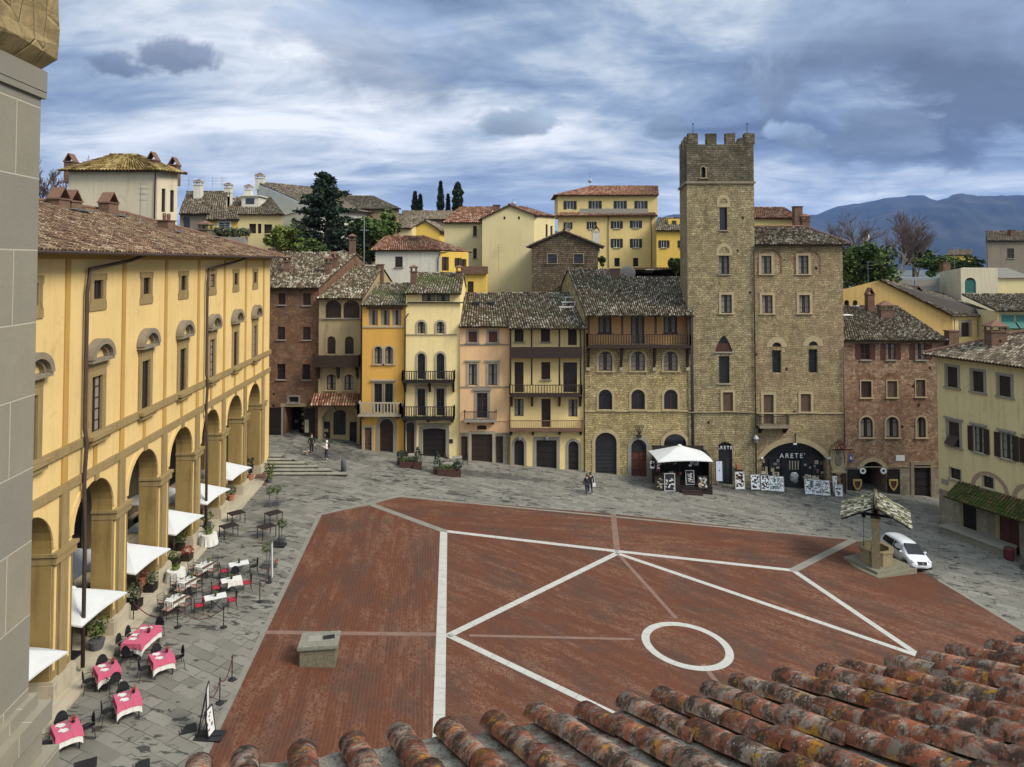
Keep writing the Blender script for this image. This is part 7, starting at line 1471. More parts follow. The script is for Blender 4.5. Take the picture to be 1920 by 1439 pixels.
F = Fac('shrub_hedge', 'line of small shrubs on the terrace above the palace roof end', 'hedge', tuple(at(398, 440, 78).xy), (1, 0), 8); rnd = random.Random(77); a_, b_ = at(398, 440, 78), at(462, 440, 78); mb = MB(); uv = clumps(mb, [((a_.x+(b_.x-a_.x)*i/9, 78, a_.z+.2), (.6,.5,.6)) for i in range(10)], 110, .16, rnd); mb.build('foliage', M['lf_olive'], F.root, uv=np.array(uv)); mb = MB(); mb.fbox(F, 0, b_.x-a_.x, -.5, .5, a_.z-1.6, a_.z-.3); mb.build('planter', M['stonegrey'], F.root)
# ------------------------------------------------------------------ stairs and the rising street in the far left corner
def gzp(x, y, z):
    a, b = ray(x, y); Y = (HC - z) / (-b); return Vector((a*Y, Y, z))
ends = [-13.9, -15.5, -16.8, -18.0, -19.3, -20.4]; M['riser'] = plain('shade-dark step riser', (.05,.045,.035), .95, .4, 3); t = thing('stone_stairs', 'wide worn stone steps rising beside the palace corner', 'stairs', (-17, 60.2, 1.2))  # riser colour painted dark for the shade under the step nosings
for k, xe in enumerate(ends):
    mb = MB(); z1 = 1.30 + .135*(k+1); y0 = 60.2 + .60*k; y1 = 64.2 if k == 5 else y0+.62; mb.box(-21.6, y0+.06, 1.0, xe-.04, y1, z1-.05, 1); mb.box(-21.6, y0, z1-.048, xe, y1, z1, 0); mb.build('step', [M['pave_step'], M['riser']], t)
mb = MB(); st_z = lambda x: 2.09 - (x+21.5)*.119
P = [(-24.6,63.9), (-21.5,63.9), (-20.2,63.6), (-19.1,63.0), (-17.9,62.4), (-16.7,61.8), (-15.4,61.2), (-13.8,60.5), (-13.0,66), (-12.6,72), (-17,72), (-21.5,72), (-24.6,84)]
mb.poly([(x, y, st_z(x) + .004 if x > -23 else st_z(-21.5)+.004) for x, y in P]); tag(mb.build('street', M['pave']), kind='structure')
# ------------------------------------------------------------------ prototypes
M['pink'] = plain('pink tablecloth', (.46,.095,.155), .9, .1, 8, 0, .1); M['whitecloth'] = plain('white tablecloth', (.56,.54,.49), .9, .08, 8, 0, .1); M['canvas'] = plain('white parasol canvas', (.50,.50,.485), .9, .1, 2, 0, .1)
M['cush_red'] = plain('red seat cushion', (.36,.02,.04), .85, .15, 8); M['cush_pink'] = plain('dusty pink seat cushion', (.36,.22,.18), .9, .15, 8); M['china'] = plain('white china', (.55,.57,.55), .3, .05, 8, 0, .5); M['red'] = plain('dark red', (.075,.010,.015), .6, .2, 5); M['grey_pot'] = plain('dark grey pot', (.075,.078,.082), .7, .2, 4); M['soil'] = plain('soil', (.03,.02,.014), 1, .3, 20); M['clay'] = plain('terracotta pot', (.30,.12,.065), .85, .25, 4); M['brown_metal'] = plain('dark brown table top', (.03,.023,.02), .95, .2, 3, 0, .05); M['mat_brown'] = plain('reddish brown boards', (.105,.055,.04), .8, .25, 2)
FAR = (0, -40, 0)
def chair_proto(kind, label):
    t = thing('chair', label, 'chair', FAR); fm = M['iron']; z = .45
    if kind in ('round', 'mesh'):
        mb = LMB(); mb.lathe([(.02,z-.02),(.21,z-.02),(.225,z),(.21,z+.015),(.02,z+.018)], 16); mb.build('seat', fm, t)
        mb = LMB(); P = [(.22*math.cos(a), .2+.03*math.sin(a*1.), z+.06+.40*max(0, math.sin(a))) for a in np.linspace(-.35, math.pi+.35, 15)]; mb.tube(P, .014, 5)
        n = 8
        for i in range(n): x = -.18+.36*i/(n-1); h_ = .06 + .38*math.sqrt(max(.02, 1-(x/.215)**2)); mb.tube([(x,.20,z+.02), (x*1.04,.215,z+h_)], .009 if kind == 'round' else .012, 4)
        for q in (.16,.24,.32): mb.tube([(-.19,.205,z+q), (.19,.205,z+q)], .008, 4)
        mb.poly([(x_*.95, .21, z_) for x_, y_, z_ in P])
        mb.build('backrest', fm, t)
        for s in (-1, 1):
            mb = LMB(); mb.tube([(s*.22,.2,z+.20), (s*.27,.02,z+.21), (s*.25,-.16,z+.19), (s*.22,-.19,z)], .014, 5); mb.build('armrest', fm, t)
    else:
        mb = LMB(); mb.box(-.22,-.22,z-.02,.22,.2,z); mb.build('seat', fm, t); mb = LMB(); mb.box(-.205,-.21,z+.002,.205,.17,z+.05); mb.build('cushion', M['cush_red'] if kind == 'red' else M['cush_pink'], t)
        mb = LMB(); mb.tube([(-.22,.19,z), (-.235,.24,z+.42), (.235,.24,z+.42), (.22,.19,z)], .013, 5)
        for i in range(9): x = -.19+.38*i/8; mb.tube([(x,.195,z+.02), (x,.238,z+.41)], .006, 4)
        for q in (.14,.28): mb.tube([(-.22,.2+.04*q/.42,z+q), (.22,.2+.04*q/.42,z+q)], .006, 4)
        mb.build('backrest', fm, t)
        for s in (-1, 1): mb = LMB(); mb.tube([(s*.225,.21,z+.22), (s*.25,0,z+.22), (s*.245,-.2,z+.2), (s*.22,-.2,z)], .013, 5); mb.build('armrest', fm, t)
    for sx, sy in ((-1,-1),(1,-1),(-1,1),(1,1)): mb = LMB(); mb.tube([(sx*.2, sy*.18, z-.02), (sx*.23, sy*.23+.02*(sy > 0), -.04)], .014, 5); mb.build('leg', fm, t)
    return t
used = set()
PROTO = {k: chair_proto(k, 'x') for k in ('round', 'pink', 'red', 'mesh')}
def place(proto, loc, rz, label, group, key):
    if key not in used:
        used.add(key); o = proto; o.location = loc; o.rotation_euler = (0,0,rz); o['label'] = label; o['group'] = group
    else: o = dup(proto, loc, rz, label, group)
    return o
def drop(sx, sy, z, d, corner, rnd, fold=.02):
    """draped cloth: flat top, hanging skirt with pointed corners"""
    mb = LMB(); n = 10; top = []; bot = []
    cs = [(-sx,-sy),(sx,-sy),(sx,sy),(-sx,sy)]
    for e in range(4):
        a, b = cs[e], cs[(e+1) % 4]; nx, ny = ((0,-1),(1,0),(0,1),(-1,0))[e]
        for i in range(n):
            t = i/n; x, y = a[0]+(b[0]-a[0])*t, a[1]+(b[1]-a[1])*t; k = (abs(2*t-1))**5; w = .012 + fold*math.sin(t*19+e)*.6 + rnd.uniform(0,.008); top.append((x,y,z)); dx = nx*w + (.05*k*(x/abs(x) if abs(x) > .01 else 0))*.4; dy = ny*w + (.05*k*(y/abs(y) if abs(y) > .01 else 0))*.4
            bot.append((x+dx, y+dy, z - d - corner*k))
    m = len(top); o = 0; mb.v = top + bot; mb.f = [tuple(range(m))] + [(i, m+i, m+(i+1) % m, (i+1) % m) for i in range(m)]; mb.m = [0]*len(mb.f); return mb
rnd = random.Random(2)
def table_frame(label, name, sx, sy, top, group, style='legs', h=.74):
    t = thing(name, label, 'table', FAR, 0, group); mb = LMB(); mb.box(-sx,-sy,h-.03,sx,sy,h); mb.build('tabletop', top, t)
    if style == 'legs':
        for a in (-1,1):
            for b in (-1,1): mb = LMB(); mb.box(a*(sx-.05)-.02,b*(sy-.05)-.02,-.05,a*(sx-.05)+.02,b*(sy-.05)+.02,h-.032); mb.build('leg', M['iron'], t)
    else:
        for a in (-1,1):
            mb = LMB(); mb.tube([(a*.05,-sy*.7,h-.03), (a*.05,sy*.75,-.03)], .016, 5); mb.tube([(a*.09,sy*.7,h-.03), (a*.09,-sy*.75,-.03)], .016, 5); mb.build('leg', M['iron'], t)
    return t
def put(o, loc, rz, label, key):
    if key not in used: used.add(key); o.location = loc; o.rotation_euler = (0,0,rz); o['label'] = label; return o
    return dup(o, loc, rz, label)
TF = {'sq': table_frame('x', 'restaurant_table', .40, .42, M['wood_mid'], 'pink restaurant tables'), 'long': table_frame('x', 'restaurant_table', .44, .80, M['wood_mid'], 'pink restaurant tables')}
def cloth(name, sx, sy, z, d, cn, mat, loc, rz, label, cat, group, seed):
    o = drop(sx, sy, z, d, cn, random.Random(seed)).build(name, mat); o.location = loc; o.rotation_euler = (0,0,rz); return tag(o, label, cat, group)
def plate(loc, label, group):
    t = thing('place_setting', label, 'place setting', loc, 0, group); mb = LMB(); mb.lathe([(.03,0),(.09,.004),(.13,.016),(.125,.018),(.08,.008),(.01,.008)], 14); mb.build('plate', M['china'], t)
    mb = LMB(); mb.lathe([(.03,.0),(.012,.01),(.008,.08),(.035,.11),(.038,.17),(.034,.17),(.03,.115),(.004,.09)], 8, (.15,.08,0)); mb.build('wine_glass', M['steel'], t); mb = LMB(); mb.rbox((-.17,0,.012), .035, .09, .01, .1); mb.build('napkin', M['whitecloth'], t); return t
def vase(loc, label, group, flower='red', dark=True):
    t = thing('flower_vase', label, 'vase', loc, 0, group); mb = LMB(); mb.lathe([(.045,0),(.06,.03),(.055,.14),(.045,.15)], 10); mb.build('pot', M['iron'] if dark else M['lf_bright'], t); mb = LMB(); uv = leaves(mb, [(random.gauss(0,.045), random.gauss(0,.045), .19+random.gauss(0,.04)) for _ in range(60)], .035, random.Random(5)); mb.build('flowers', M['lf_red'] if flower == 'red' else M['lf_bright'], t, uv=np.array(uv)); return t
pinks = [((266,1189),'long',math.radians(-4),'long pink-clothed table furthest from the viewer','long'), ((303,1229),'sq',math.radians(40),'pink-clothed table at the right of the pink group','right-hand'), ((201,1251),'sq',math.radians(42),'pink-clothed table beside the arcade step','arcade-side'), ((239,1306),'sq',math.radians(38),'pink-clothed table second nearest the viewer','second nearest'), ((125,1363),'sq',math.radians(43),'pink-clothed table nearest the viewer by the pier','nearest')]
G_C = 'black chairs at the pink tables'
for i, ((x, y), k, rz, lab, nm) in enumerate(pinks):
    p = gnd(x, y, .76); p.z = gz(p.x); sx, sy = (.44,.80) if k == 'long' else (.40,.42); loc = tuple(p)
    put(TF[k], loc, rz, f'dark framed restaurant table hidden under the {nm} pink cloth', k); TF[k]['group'] = 'pink restaurant tables'
    cloth('under_cloth', sx+.012, sy+.012, .743, .42, .14, M['whitecloth'], loc, rz, f'cream under-cloth hanging below the {nm} pink tablecloth', 'tablecloth', 'cream under-cloths', i)
    cloth('tablecloth', sx+.03, sy+.03, .75, .22, .10, M['pink'], loc, rz, f'{lab}: pink top cloth', 'tablecloth', 'pink tablecloths', i+20)
    ca, sa = math.cos(rz), math.sin(rz); W = lambda a, b, z=0: (p.x+ca*a-sa*b, p.y+sa*a+ca*b, p.z+z)
    for j, (a, b) in enumerate(((-.12,.2),(-.1,-.2)) if k == 'sq' else ((-.18,.5),(-.2,-.1),(-.1,-.45),(.05,.55))): plate(W(a, b, .753), f'white place setting {["at the far end","at the near end","on the viewer side","in the far corner"][j]} of the {nm} pink table', 'place settings on the pink tables')
    vase(W(.24, .12 if k == 'sq' else .15, .753), f'dark pot of red flowers on the {nm} pink table', 'flower pots on the pink tables')
    cl = {'sq': [((-sx-.28, 0), math.pi/2, 'left'), ((sx+.28, .05), -math.pi/2, 'right'), ((0, sy+.30), 0, 'back')], 'long': [((-sx-.28,-.3), math.pi/2, 'left near'), ((-sx-.28,.4), math.pi/2, 'left far'), ((.1, sy+.3), 0, 'back'), ((.05,-sy-.28), math.pi, 'front')]}[k]
    if nm == 'right-hand': cl = [cl[0], cl[1], cl[2]]
    if nm == 'arcade-side': cl = [cl[0], cl[2], ((0.1,-sy-.3), math.pi, 'front')]
    if nm == 'second nearest': cl = [cl[0], cl[2]]
    for (a, b), r_, side in cl:
        q = W(a, b); q = (q[0], q[1], gz(q[0])); place(PROTO['round'], q, rz + r_, f'black metal armchair on the {side} side of the {nm} pink table', G_C, 'round')
# white bistro tables
BT = {'a': table_frame('x', 'bistro_table', .40, .40, M['wood_mid'], 'laid bistro tables', 'cross'), 'b': table_frame('x', 'bistro_table', .30, .52, M['white_paint'], 'white topped bistro tables', 'cross')}
bl = [((382,1058),'far'), ((350,1087),'middle'), ((328,1121),'near')]; br_ = [((448,1056),'far'), ((434,1086),'middle'), ((404,1118),'near')]
for (x, y), nm in bl:
    p = gnd(x, y, .75); p.z = gz(p.x); rz = R(-20); put(BT['a'], tuple(p), rz, f'{nm} bistro table of the left row under a crumpled white cloth', 'bta')
    cloth('tablecloth', .25, .43, .745, .30, .08, M['whitecloth'], tuple(p), rz, f'white cloth runner on the {nm} table of the left bistro row', 'tablecloth', 'white cloths on the bistro tables', x)
    ca, sa = math.cos(rz), math.sin(rz); W = lambda a, b, z=0: (p.x+ca*a-sa*b, p.y+sa*a+ca*b, p.z+z)
    for j, (a, b) in enumerate(((-.1,.15),(-.1,-.2),(.15,.0))): plate(W(a, b, .75), f'white place setting {["at the far end","at the near end","on the right"][j]} of the {nm} left-row bistro table', 'place settings on the bistro tables')
    vase(W(.1,.28,.75), f'yellow flower pot on the {nm} left-row bistro table', 'flower pots on the bistro tables', 'y', False)
    for (a, b), r_, side in (((-.62,-.1), math.pi/2, 'left'), ((.62,.05), -math.pi/2, 'right'), ((.0,.66), 0, 'back'), ((.12,-.64), math.pi, 'front')):
        q = W(a, b); place(PROTO['pink'], (q[0], q[1], gz(q[0])), rz+r_, f'wire chair with dusty pink cushion on the {side} side of the {nm} left-row bistro table', 'wire chairs with pink cushions', 'pink')
for (x, y), nm in br_:
    p = gnd(x, y, .75); p.z = gz(p.x); rz = R(-62); put(BT['b'], tuple(p), rz, f'{nm} small white topped bistro table of the right row', 'btb')
    ca, sa = math.cos(rz), math.sin(rz); W = lambda a, b, z=0: (p.x+ca*a-sa*b, p.y+sa*a+ca*b, p.z+z)
    if nm == 'middle': cloth('tablecloth', .32, .36, .748, .26, .07, M['whitecloth'], W(.0,.16), rz, 'white cloth hanging off the middle table of the right bistro row', 'tablecloth', 'white cloths on the bistro tables', x)
    vase(W(0,0,.752), f'small dark pot with yellow flowers on the {nm} right-row bistro table', 'flower pots on the bistro tables', 'y')
    for (a, b), r_, side in (((0,-.78), math.pi, 'left'), ((.0,.80), 0, 'right'), ((-.55,-.35), math.pi/2, 'front')) if nm != 'far' else (((0,-.78), math.pi, 'left'), ((.0,.80), 0, 'right'), ((.5,-.3), -math.pi/2, 'back')):
        q = W(a, b); kd = 'mesh' if nm == 'far' and side != 'left' else 'red'; place(PROTO[kd], (q[0], q[1], gz(q[0])), rz+r_, (f'wire chair with red cushion on the {side} side of the {nm} right-row bistro table' if kd == 'red' else f'round-backed dark mesh chair on the {side} side of the far right-row bistro table'), 'wire chairs with red cushions' if kd == 'red' else 'round-backed mesh chairs', kd)
# bare dark tables
BB = table_frame('x', 'bare_table', .50, .42, M['brown_metal'], 'bare dark metal tables')
for (x, y), nm in (((443,961),'far left'), ((429,985),'near left'), ((513,961),'far right'), ((500,986),'near right')):
    p = gnd(x, y, .75); p.z = gz(p.x); put(BB, tuple(p), R(46), f'bare dark brown metal table, {nm} of the four empty ones', 'bb')
# round tables in white cloths with planted bowls
for (x, y), nm in (((330,1068),'near the laid bistro tables'), ((392,1001),'next to the menu board')):
    p = gnd(x, y, .76); p.z = gz(p.x); t = thing('round_table', f'round table {nm}', 'table', tuple(p), 0, 'round side tables'); mb = LMB(); mb.lathe([(.44,.72),(.45,.735),(.44,.745)], 20); mb.build('tabletop', M['wood'], t); mb = LMB(); mb.tube([(0,0,-.03),(0,0,.72)], .05, 6); mb.build('leg', M['iron'], t)
    mb = LMB(); n = 36; o0 = [(.47*math.cos(6.2832*i/n), .47*math.sin(6.2832*i/n), .752) for i in range(n)]; o1 = [((.50+.05*(i % 3 == 0)+.02*(i % 2))*math.cos(6.2832*i/n), (.50+.05*(i % 3 == 0)+.02*(i % 2))*math.sin(6.2832*i/n), .08) for i in range(n)]; mb.v = o0+o1; mb.f = [tuple(range(n))]+[(i, n+i, n+(i+1) % n, (i+1) % n) for i in range(n)]; mb.m = [0]*len(mb.f)
    o = mb.build('tablecloth', M['whitecloth']); o.location = tuple(p); tag(o, f'long white cloth on the round table {nm}', 'tablecloth', 'long round tablecloths')
    t = thing('planter_bowl', f'green plant bowl on the round table {nm}', 'planter', (p.x, p.y, p.z+.755), 0, 'bowls on the round tables'); mb = LMB(); mb.lathe([(.12,0),(.2,.06),(.22,.16),(.19,.17)], 14); mb.build('bowl', M['lf_bright'], t); mb = LMB(); big = .28 if x > 350 else .14; uv = leaves(mb, [(rnd.gauss(0,big*.5), rnd.gauss(0,big*.5), .2+big*.5+rnd.gauss(0,big*.45)) for _ in range(220 if x > 350 else 70)], .05, rnd); mb.build('foliage', M['lf_mid'], t, uv=np.array(uv))
# ------------------------------------------------------------------ white parasols in the arcade bays
def parasol(loc, s, label, rz=0.):
    t = thing('parasol', label, 'parasol', loc, rz, 'white parasols in the arcade'); mb = LMB(); zc, ze = 3.05, 2.2; n = 8; P = [(0,0,zc)]
    edge = []
    cs = [(-s,-s),(s,-s),(s,s),(-s,s)]
    for e in range(4):
        a, b = cs[e], cs[(e+1) % 4]
        for i in range(n): q = i/n; edge.append((a[0]+(b[0]-a[0])*q, a[1]+(b[1]-a[1])*q, ze + .10*math.sin(math.pi*q)))
    K = 6; m = len(edge); mb.v = [(0,0,zc)]
    for k in range(1, K+1):
        f = k/K
        for x, y, z in edge: mb.v.append((x*f, y*f, zc+(ze-zc)*f**1.12 + (z-ze)*f - .03*math.sin(math.pi*f)))
    mb.v += [(x*1.003, y*1.003, z-.07) for x, y, z in edge]
    mb.f = [(0, 1+i, 1+(i+1) % m) for i in range(m)] + [(1+k*m+i, 1+(k+1)*m+i, 1+(k+1)*m+(i+1) % m, 1+k*m+(i+1) % m) for k in range(K) for i in range(m)]; mb.m = [0]*len(mb.f); mb.build('canopy', M['canvas'], t)
    mb = LMB(); mb.tube([(0,0,-.0),(0,0,zc-.02)], .03, 7); mb.build('pole', M['iron'], t); mb = LMB(); mb.rbox((0,0,.04), .35, .35, .04); mb.build('base', M['iron'], t)
    mb = LMB(); mb.lathe([(.16,zc-.03),(.10,zc+.05),(.02,zc+.09)], 8); mb.build('cap', M['canvas'], t)
    for x, y in cs: mb = LMB(); mb.tube([(0,0,zc-.1),(x*.97,y*.97,ze-.02)], .012, 4); mb.build('rib', M['iron'], t)
    return t
prs = None
for k, u in enumerate(mid[2:]):
    c = FL.p(u, -.85, zg); nm = ['nearest the viewer beside the pier', 'in the second bay from the pier', 'in the third bay, above the terracotta planters', 'in the middle bay beside the second drainpipe', 'beyond the second drainpipe', 'furthest from the viewer'][k] if k < 6 else ''
    if k > 5: break
    lab = f'square white parasol {nm}'; s = 1.58
    if prs is None: prs = parasol(tuple(c), s, lab, -.079)
    else: dup(prs, tuple(c), -.079, lab)
c = FL.p(mid[4]-.3, -3.6, zg); dup(prs, tuple(c), -.079, 'white parasol deeper inside the arcade behind the third bay'); c = FL.p(mid[6]-.3, -3.4, zg); dup(prs, tuple(c), -.079, 'white parasol deep in the arcade behind the fifth bay')
# tables inside the arcade
IT = None
for k, u in enumerate(mid[2:8]):
    for j, w_ in enumerate((-2.6, -4.6)):
        q = FL.p(u + (.9 if j else -.9), w_, zg); nm = ['first','second','third','fourth','fifth','sixth'][k]; lab = f'laid restaurant table in the shade of the {nm} arcade bay, {"inner" if j else "outer"} row'
        if IT is None: IT = table_frame(lab, 'restaurant_table', .4, .4, M['whitecloth'], 'tables inside the arcade'); IT.location = q; IT['label'] = lab
        else: dup(IT, tuple(q), .2*j, lab)
        for m_, s in ((0, -1), (1, 1)): place(PROTO['round'], (q.x, q.y + s*.72, zg), 0 if s > 0 else math.pi, f'dark chair {"behind" if s > 0 else "in front of"} the {"inner" if j else "outer"} table in the {nm} arcade bay', 'chairs inside the arcade', 'round')
# ------------------------------------------------------------------ plants in pots
def potplant(px_, py_, label, pot, lf, R_, H, n=220, size=.07, ph=.35, pr=.2, stem=0., z=None, cat='potted plant', square=False, shape='ball', name='potted_plant', group='potted plants'):
    p = gnd(px_, py_) if z is None else gzp(px_, py_, z); rd = random.Random(int(px_*7+py_)); t = thing(name, label, cat, (p.x, p.y, p.z - .01), 0, group); mb = LMB()
    if square: mb.box(-pr,-pr*(.6 if square == 2 else 1),0,pr,pr*(.6 if square == 2 else 1),ph); mb.box(-pr-.015,-pr*(.6 if square == 2 else 1)-.015,ph-.05,pr+.015,pr*(.6 if square == 2 else 1)+.015,ph+.002)
    else: mb.lathe([(pr*.72,0),(pr*.85,ph*.3),(pr,ph*.9),(pr*1.06,ph*.92),(pr*1.06,ph),(pr*.9,ph)], 14)
    mb.build('pot', pot, t); pts = []; c0 = ph + stem
    if stem: mb = LMB(); mb.tube([(0,0,ph-.05),(.01,0,ph+stem+H*.3)], .022, 5); mb.build('stem', M['bark'], t)
    for i in range(n):
        a = rd.uniform(0,6.283); q = rd.random()
        if shape == 'ball': d = Vector((rd.gauss(0,1), rd.gauss(0,1), rd.gauss(0,1))).normalized()*(.6+.4*rd.random()); pts.append((d.x*R_, d.y*R_, c0+H/2+d.z*H/2))
        elif shape == 'cone': r = R_*(1-q)**.7*(.6+.4*rd.random()); pts.append((r*math.cos(a), r*math.sin(a), c0+q*H))
        elif shape == 'box': pts.append((rd.uniform(-1,1)*R_, rd.uniform(-.55,.55)*R_, c0+q*H))
        else: r = R_*math.sqrt(rd.random())*(.5+.6*q); pts.append((r*math.cos(a), r*math.sin(a), c0+q*H))
    mb = LMB(); uv = leaves(mb, pts, size, rd, 1.); mb.build('foliage', lf, t, uv=np.array(uv)); return t
ZA_ = zg
potplant(181,1217,'leafy oleander in a dark grey pot on the arcade step', M['grey_pot'], M['lf_mid'], .55, .95, 260, .09, .42, .34, .15, ZA_, shape='loose')
potplant(166,1182,'red-flowered bush behind the oleander', M['grey_pot'], M['lf_red'], .4, .6, 160, .06, .35, .22, .1, ZA_, shape='loose')
potplant(252,1140,'olive green plant in a dark box below the third parasol', M['wood_black'], M['lf_olive'], .42, .75, 200, .08, .4, .3, .0, ZA_, square=True, shape='loose')
potplant(268,1108,'tall terracotta pot with rusty foliage', M['clay'], M['lf_red'], .24, .35, 90, .06, .75, .24, .0, ZA_, shape='loose')
potplant(283,1108,'brown-green plant in a dark box beside the terracotta pot', M['wood_black'], M['lf_olive'], .35, .6, 160, .07, .4, .25, .0, ZA_, square=True, shape='loose')
potplant(327,1060,'green plant in a box between two piers', M['wood_black'], M['lf_mid'], .35, .45, 150, .06, .35, .26, .0, ZA_, square=True)
potplant(350,1050,'bright red shrub in a wooden tub', M['wood'], M['lf_red'], .4, .5, 180, .06, .35, .28, .0, ZA_, square=True)
potplant(338,1032,'large dark green bush with autumn tints beside the red shrub', M['wood_black'], M['lf_mid'], .55, .95, 240, .08, .4, .3, .1, ZA_, shape='loose')
potplant(389,990,'round green bush behind the menu board table', M['grey_pot'], M['lf_mid'], .42, .7, 220, .06, .35, .26, .05, ZA_)
potplant(392,962,'dark shrub by the pier foot behind the round table', M['wood_black'], M['lf_olive'], .5, .8, 200, .08, .4, .3, .1, ZA_)
potplant(433,938,'round green bush in a terracotta pot on the arcade step', M['clay'], M['lf_mid'], .42, .6, 240, .06, .42, .28, .05, ZA_)
potplant(469,900,'tall dark leafy plant in a terracotta pot by the last arch', M['clay'], M['lf_dark'], .34, 1.35, 240, .09, .4, .28, .1, ZA_, shape='loose')
potplant(505,905,'yellow-green bushy plant at the foot of the stairs', M['grey_pot'], M['lf_bright'], .42, 1.2, 260, .09, .3, .25, .0, shape='loose')
for x, y, nm in ((505,950,'left of the pair near the far bare tables'), (519,948,'right of the pair near the far bare tables'), (528,1017,'in the grey pot beside the dark stand'), (500,1065,'beside the tall white banner')):
    potplant(x, y, f'ball-headed standard tree {nm}', M['grey_pot'], M['lf_mid'], .34, .62, 260, .055, .34, .22, .55, square=True, cat='topiary tree', name='topiary_tree', group='ball-headed trees in grey pots')
potplant(516,1064,'small dark red plant next to the banner', M['grey_pot'], M['lf_red'], .2, .3, 60, .05, .2, .13)
M['planter'] = plain('dark red-brown planter', (.055,.026,.02), .8, .25, 3)
for x, y, lab, kw in ((752,871,'round clipped bush at the left end of the left café planters', dict(R_=.45,H=.8)), (766,876,'low hedge box in the middle of the left café planters', dict(R_=.75,H=.3,shape='box',square=2,pr=.75,ph=.55)), (783,879,'tall clipped cone at the right end of the left café planters', dict(R_=.48,H=1.45,shape='cone')), (820,888,'tall clipped cone at the left end of the right café planters', dict(R_=.48,H=1.45,shape='cone')), (838,891,'low hedge box in the middle of the right café planters', dict(R_=.8,H=.3,shape='box',square=2,pr=.8,ph=.6)), (857,893,'round clipped bush at the right end of the right café planters', dict(R_=.45,H=.8))):
    kw = dict(dict(pr=.34, ph=.5, square=True), **kw); potplant(x, y, lab, M['planter'], M['lf_dark'] if 'cone' in lab or 'round' in lab else M['lf_mid'], n=320, size=.075, group='café planters by the pale yellow house', **kw)
CT = table_frame('x', 'cafe_table', .45, .40, M['stonegrey'], 'grey café tables', 'cross')
for x, y, nm in ((775,852,'behind the left planters'), (857,857,'furthest right, behind the right planters'), (841,869,'just behind the right planters')):
    p = gnd(x, y, .75); p.z = gz(p.x); put(CT, tuple(p), .1, f'grey topped café table {nm}', 'ct')
for x, y, nm in ((790,862,'by the pale yellow house door'), (838,868,'left of the right café tables'), (872,872,'right of the right café tables'), (764,864,'left of the left café table')): 
    p = gnd(x, y); place(PROTO['round'], tuple(p), 1.2 if x < 840 else -1.4, f'dark round-backed café chair {nm}', 'café chairs by the pale yellow house', 'round')
# ------------------------------------------------------------------ barrier posts and ropes
def bpost(p, label):
    t = thing('barrier_post', label, 'barrier post', tuple(p), 0, 'black barrier posts'); mb = LMB(); mb.lathe([(.17,-.02),(.17,.03),(.06,.06),(.03,.07)], 14); mb.build('base', M['iron'], t); mb = LMB(); mb.tube([(0,0,.05),(0,0,.98)], .024, 7); mb.build('pole', M['iron'], t); mb = LMB(); mb.lathe([(.035,.93),(.04,.97),(.03,1.02),(.01,1.03)], 8); mb.build('knob', M['iron'], t); return t
bp = None; PP = {}
for key, (x, y), lab in (('a',(333,1177),'barrier post between the pink tables and the left bistro row'), ('b',(419,1177),'barrier post right of the near right-row bistro table'), ('c',(487,1129),'barrier post at the brick edge, middle right'), ('d',(504,1093),'barrier post at the foot of the white banner'), ('e',(435,1275),'barrier post on the brick edge behind the notice boards'), ('f',(412,1319),'barrier post next to the tall notice board'), ('g',(250,1167),'barrier post at the arcade step')):
    p = gnd(x, y); PP[key] = p
    if bp is None: bp = bpost(p, lab)
    else: dup(bp, tuple(p), 0, lab)
PP['h'] = gnd(391, 1352)
for a, b, lab in (('g','a','sagging dark red rope from the arcade step to the first barrier post'), ('a','b','sagging dark red rope in front of the near bistro tables'), ('c','d','short dark red rope along the brick edge'), ('e','f','dark red rope between the two posts near the notice boards'), ('f','h','dark red rope running to the notice board')):
    A, B = PP[a] + Vector((0,0,.93)), PP[b] + Vector((0,0,.93)); L = (B-A).length; mb = MB(); mb.tube([A + (B-A)*(i/14) - Vector((0,0,math.sin(math.pi*i/14)*min(.55, L*.24))) for i in range(15)], .022, 6); tag(mb.build('barrier_rope', M['red']), lab, 'rope', 'barrier ropes')
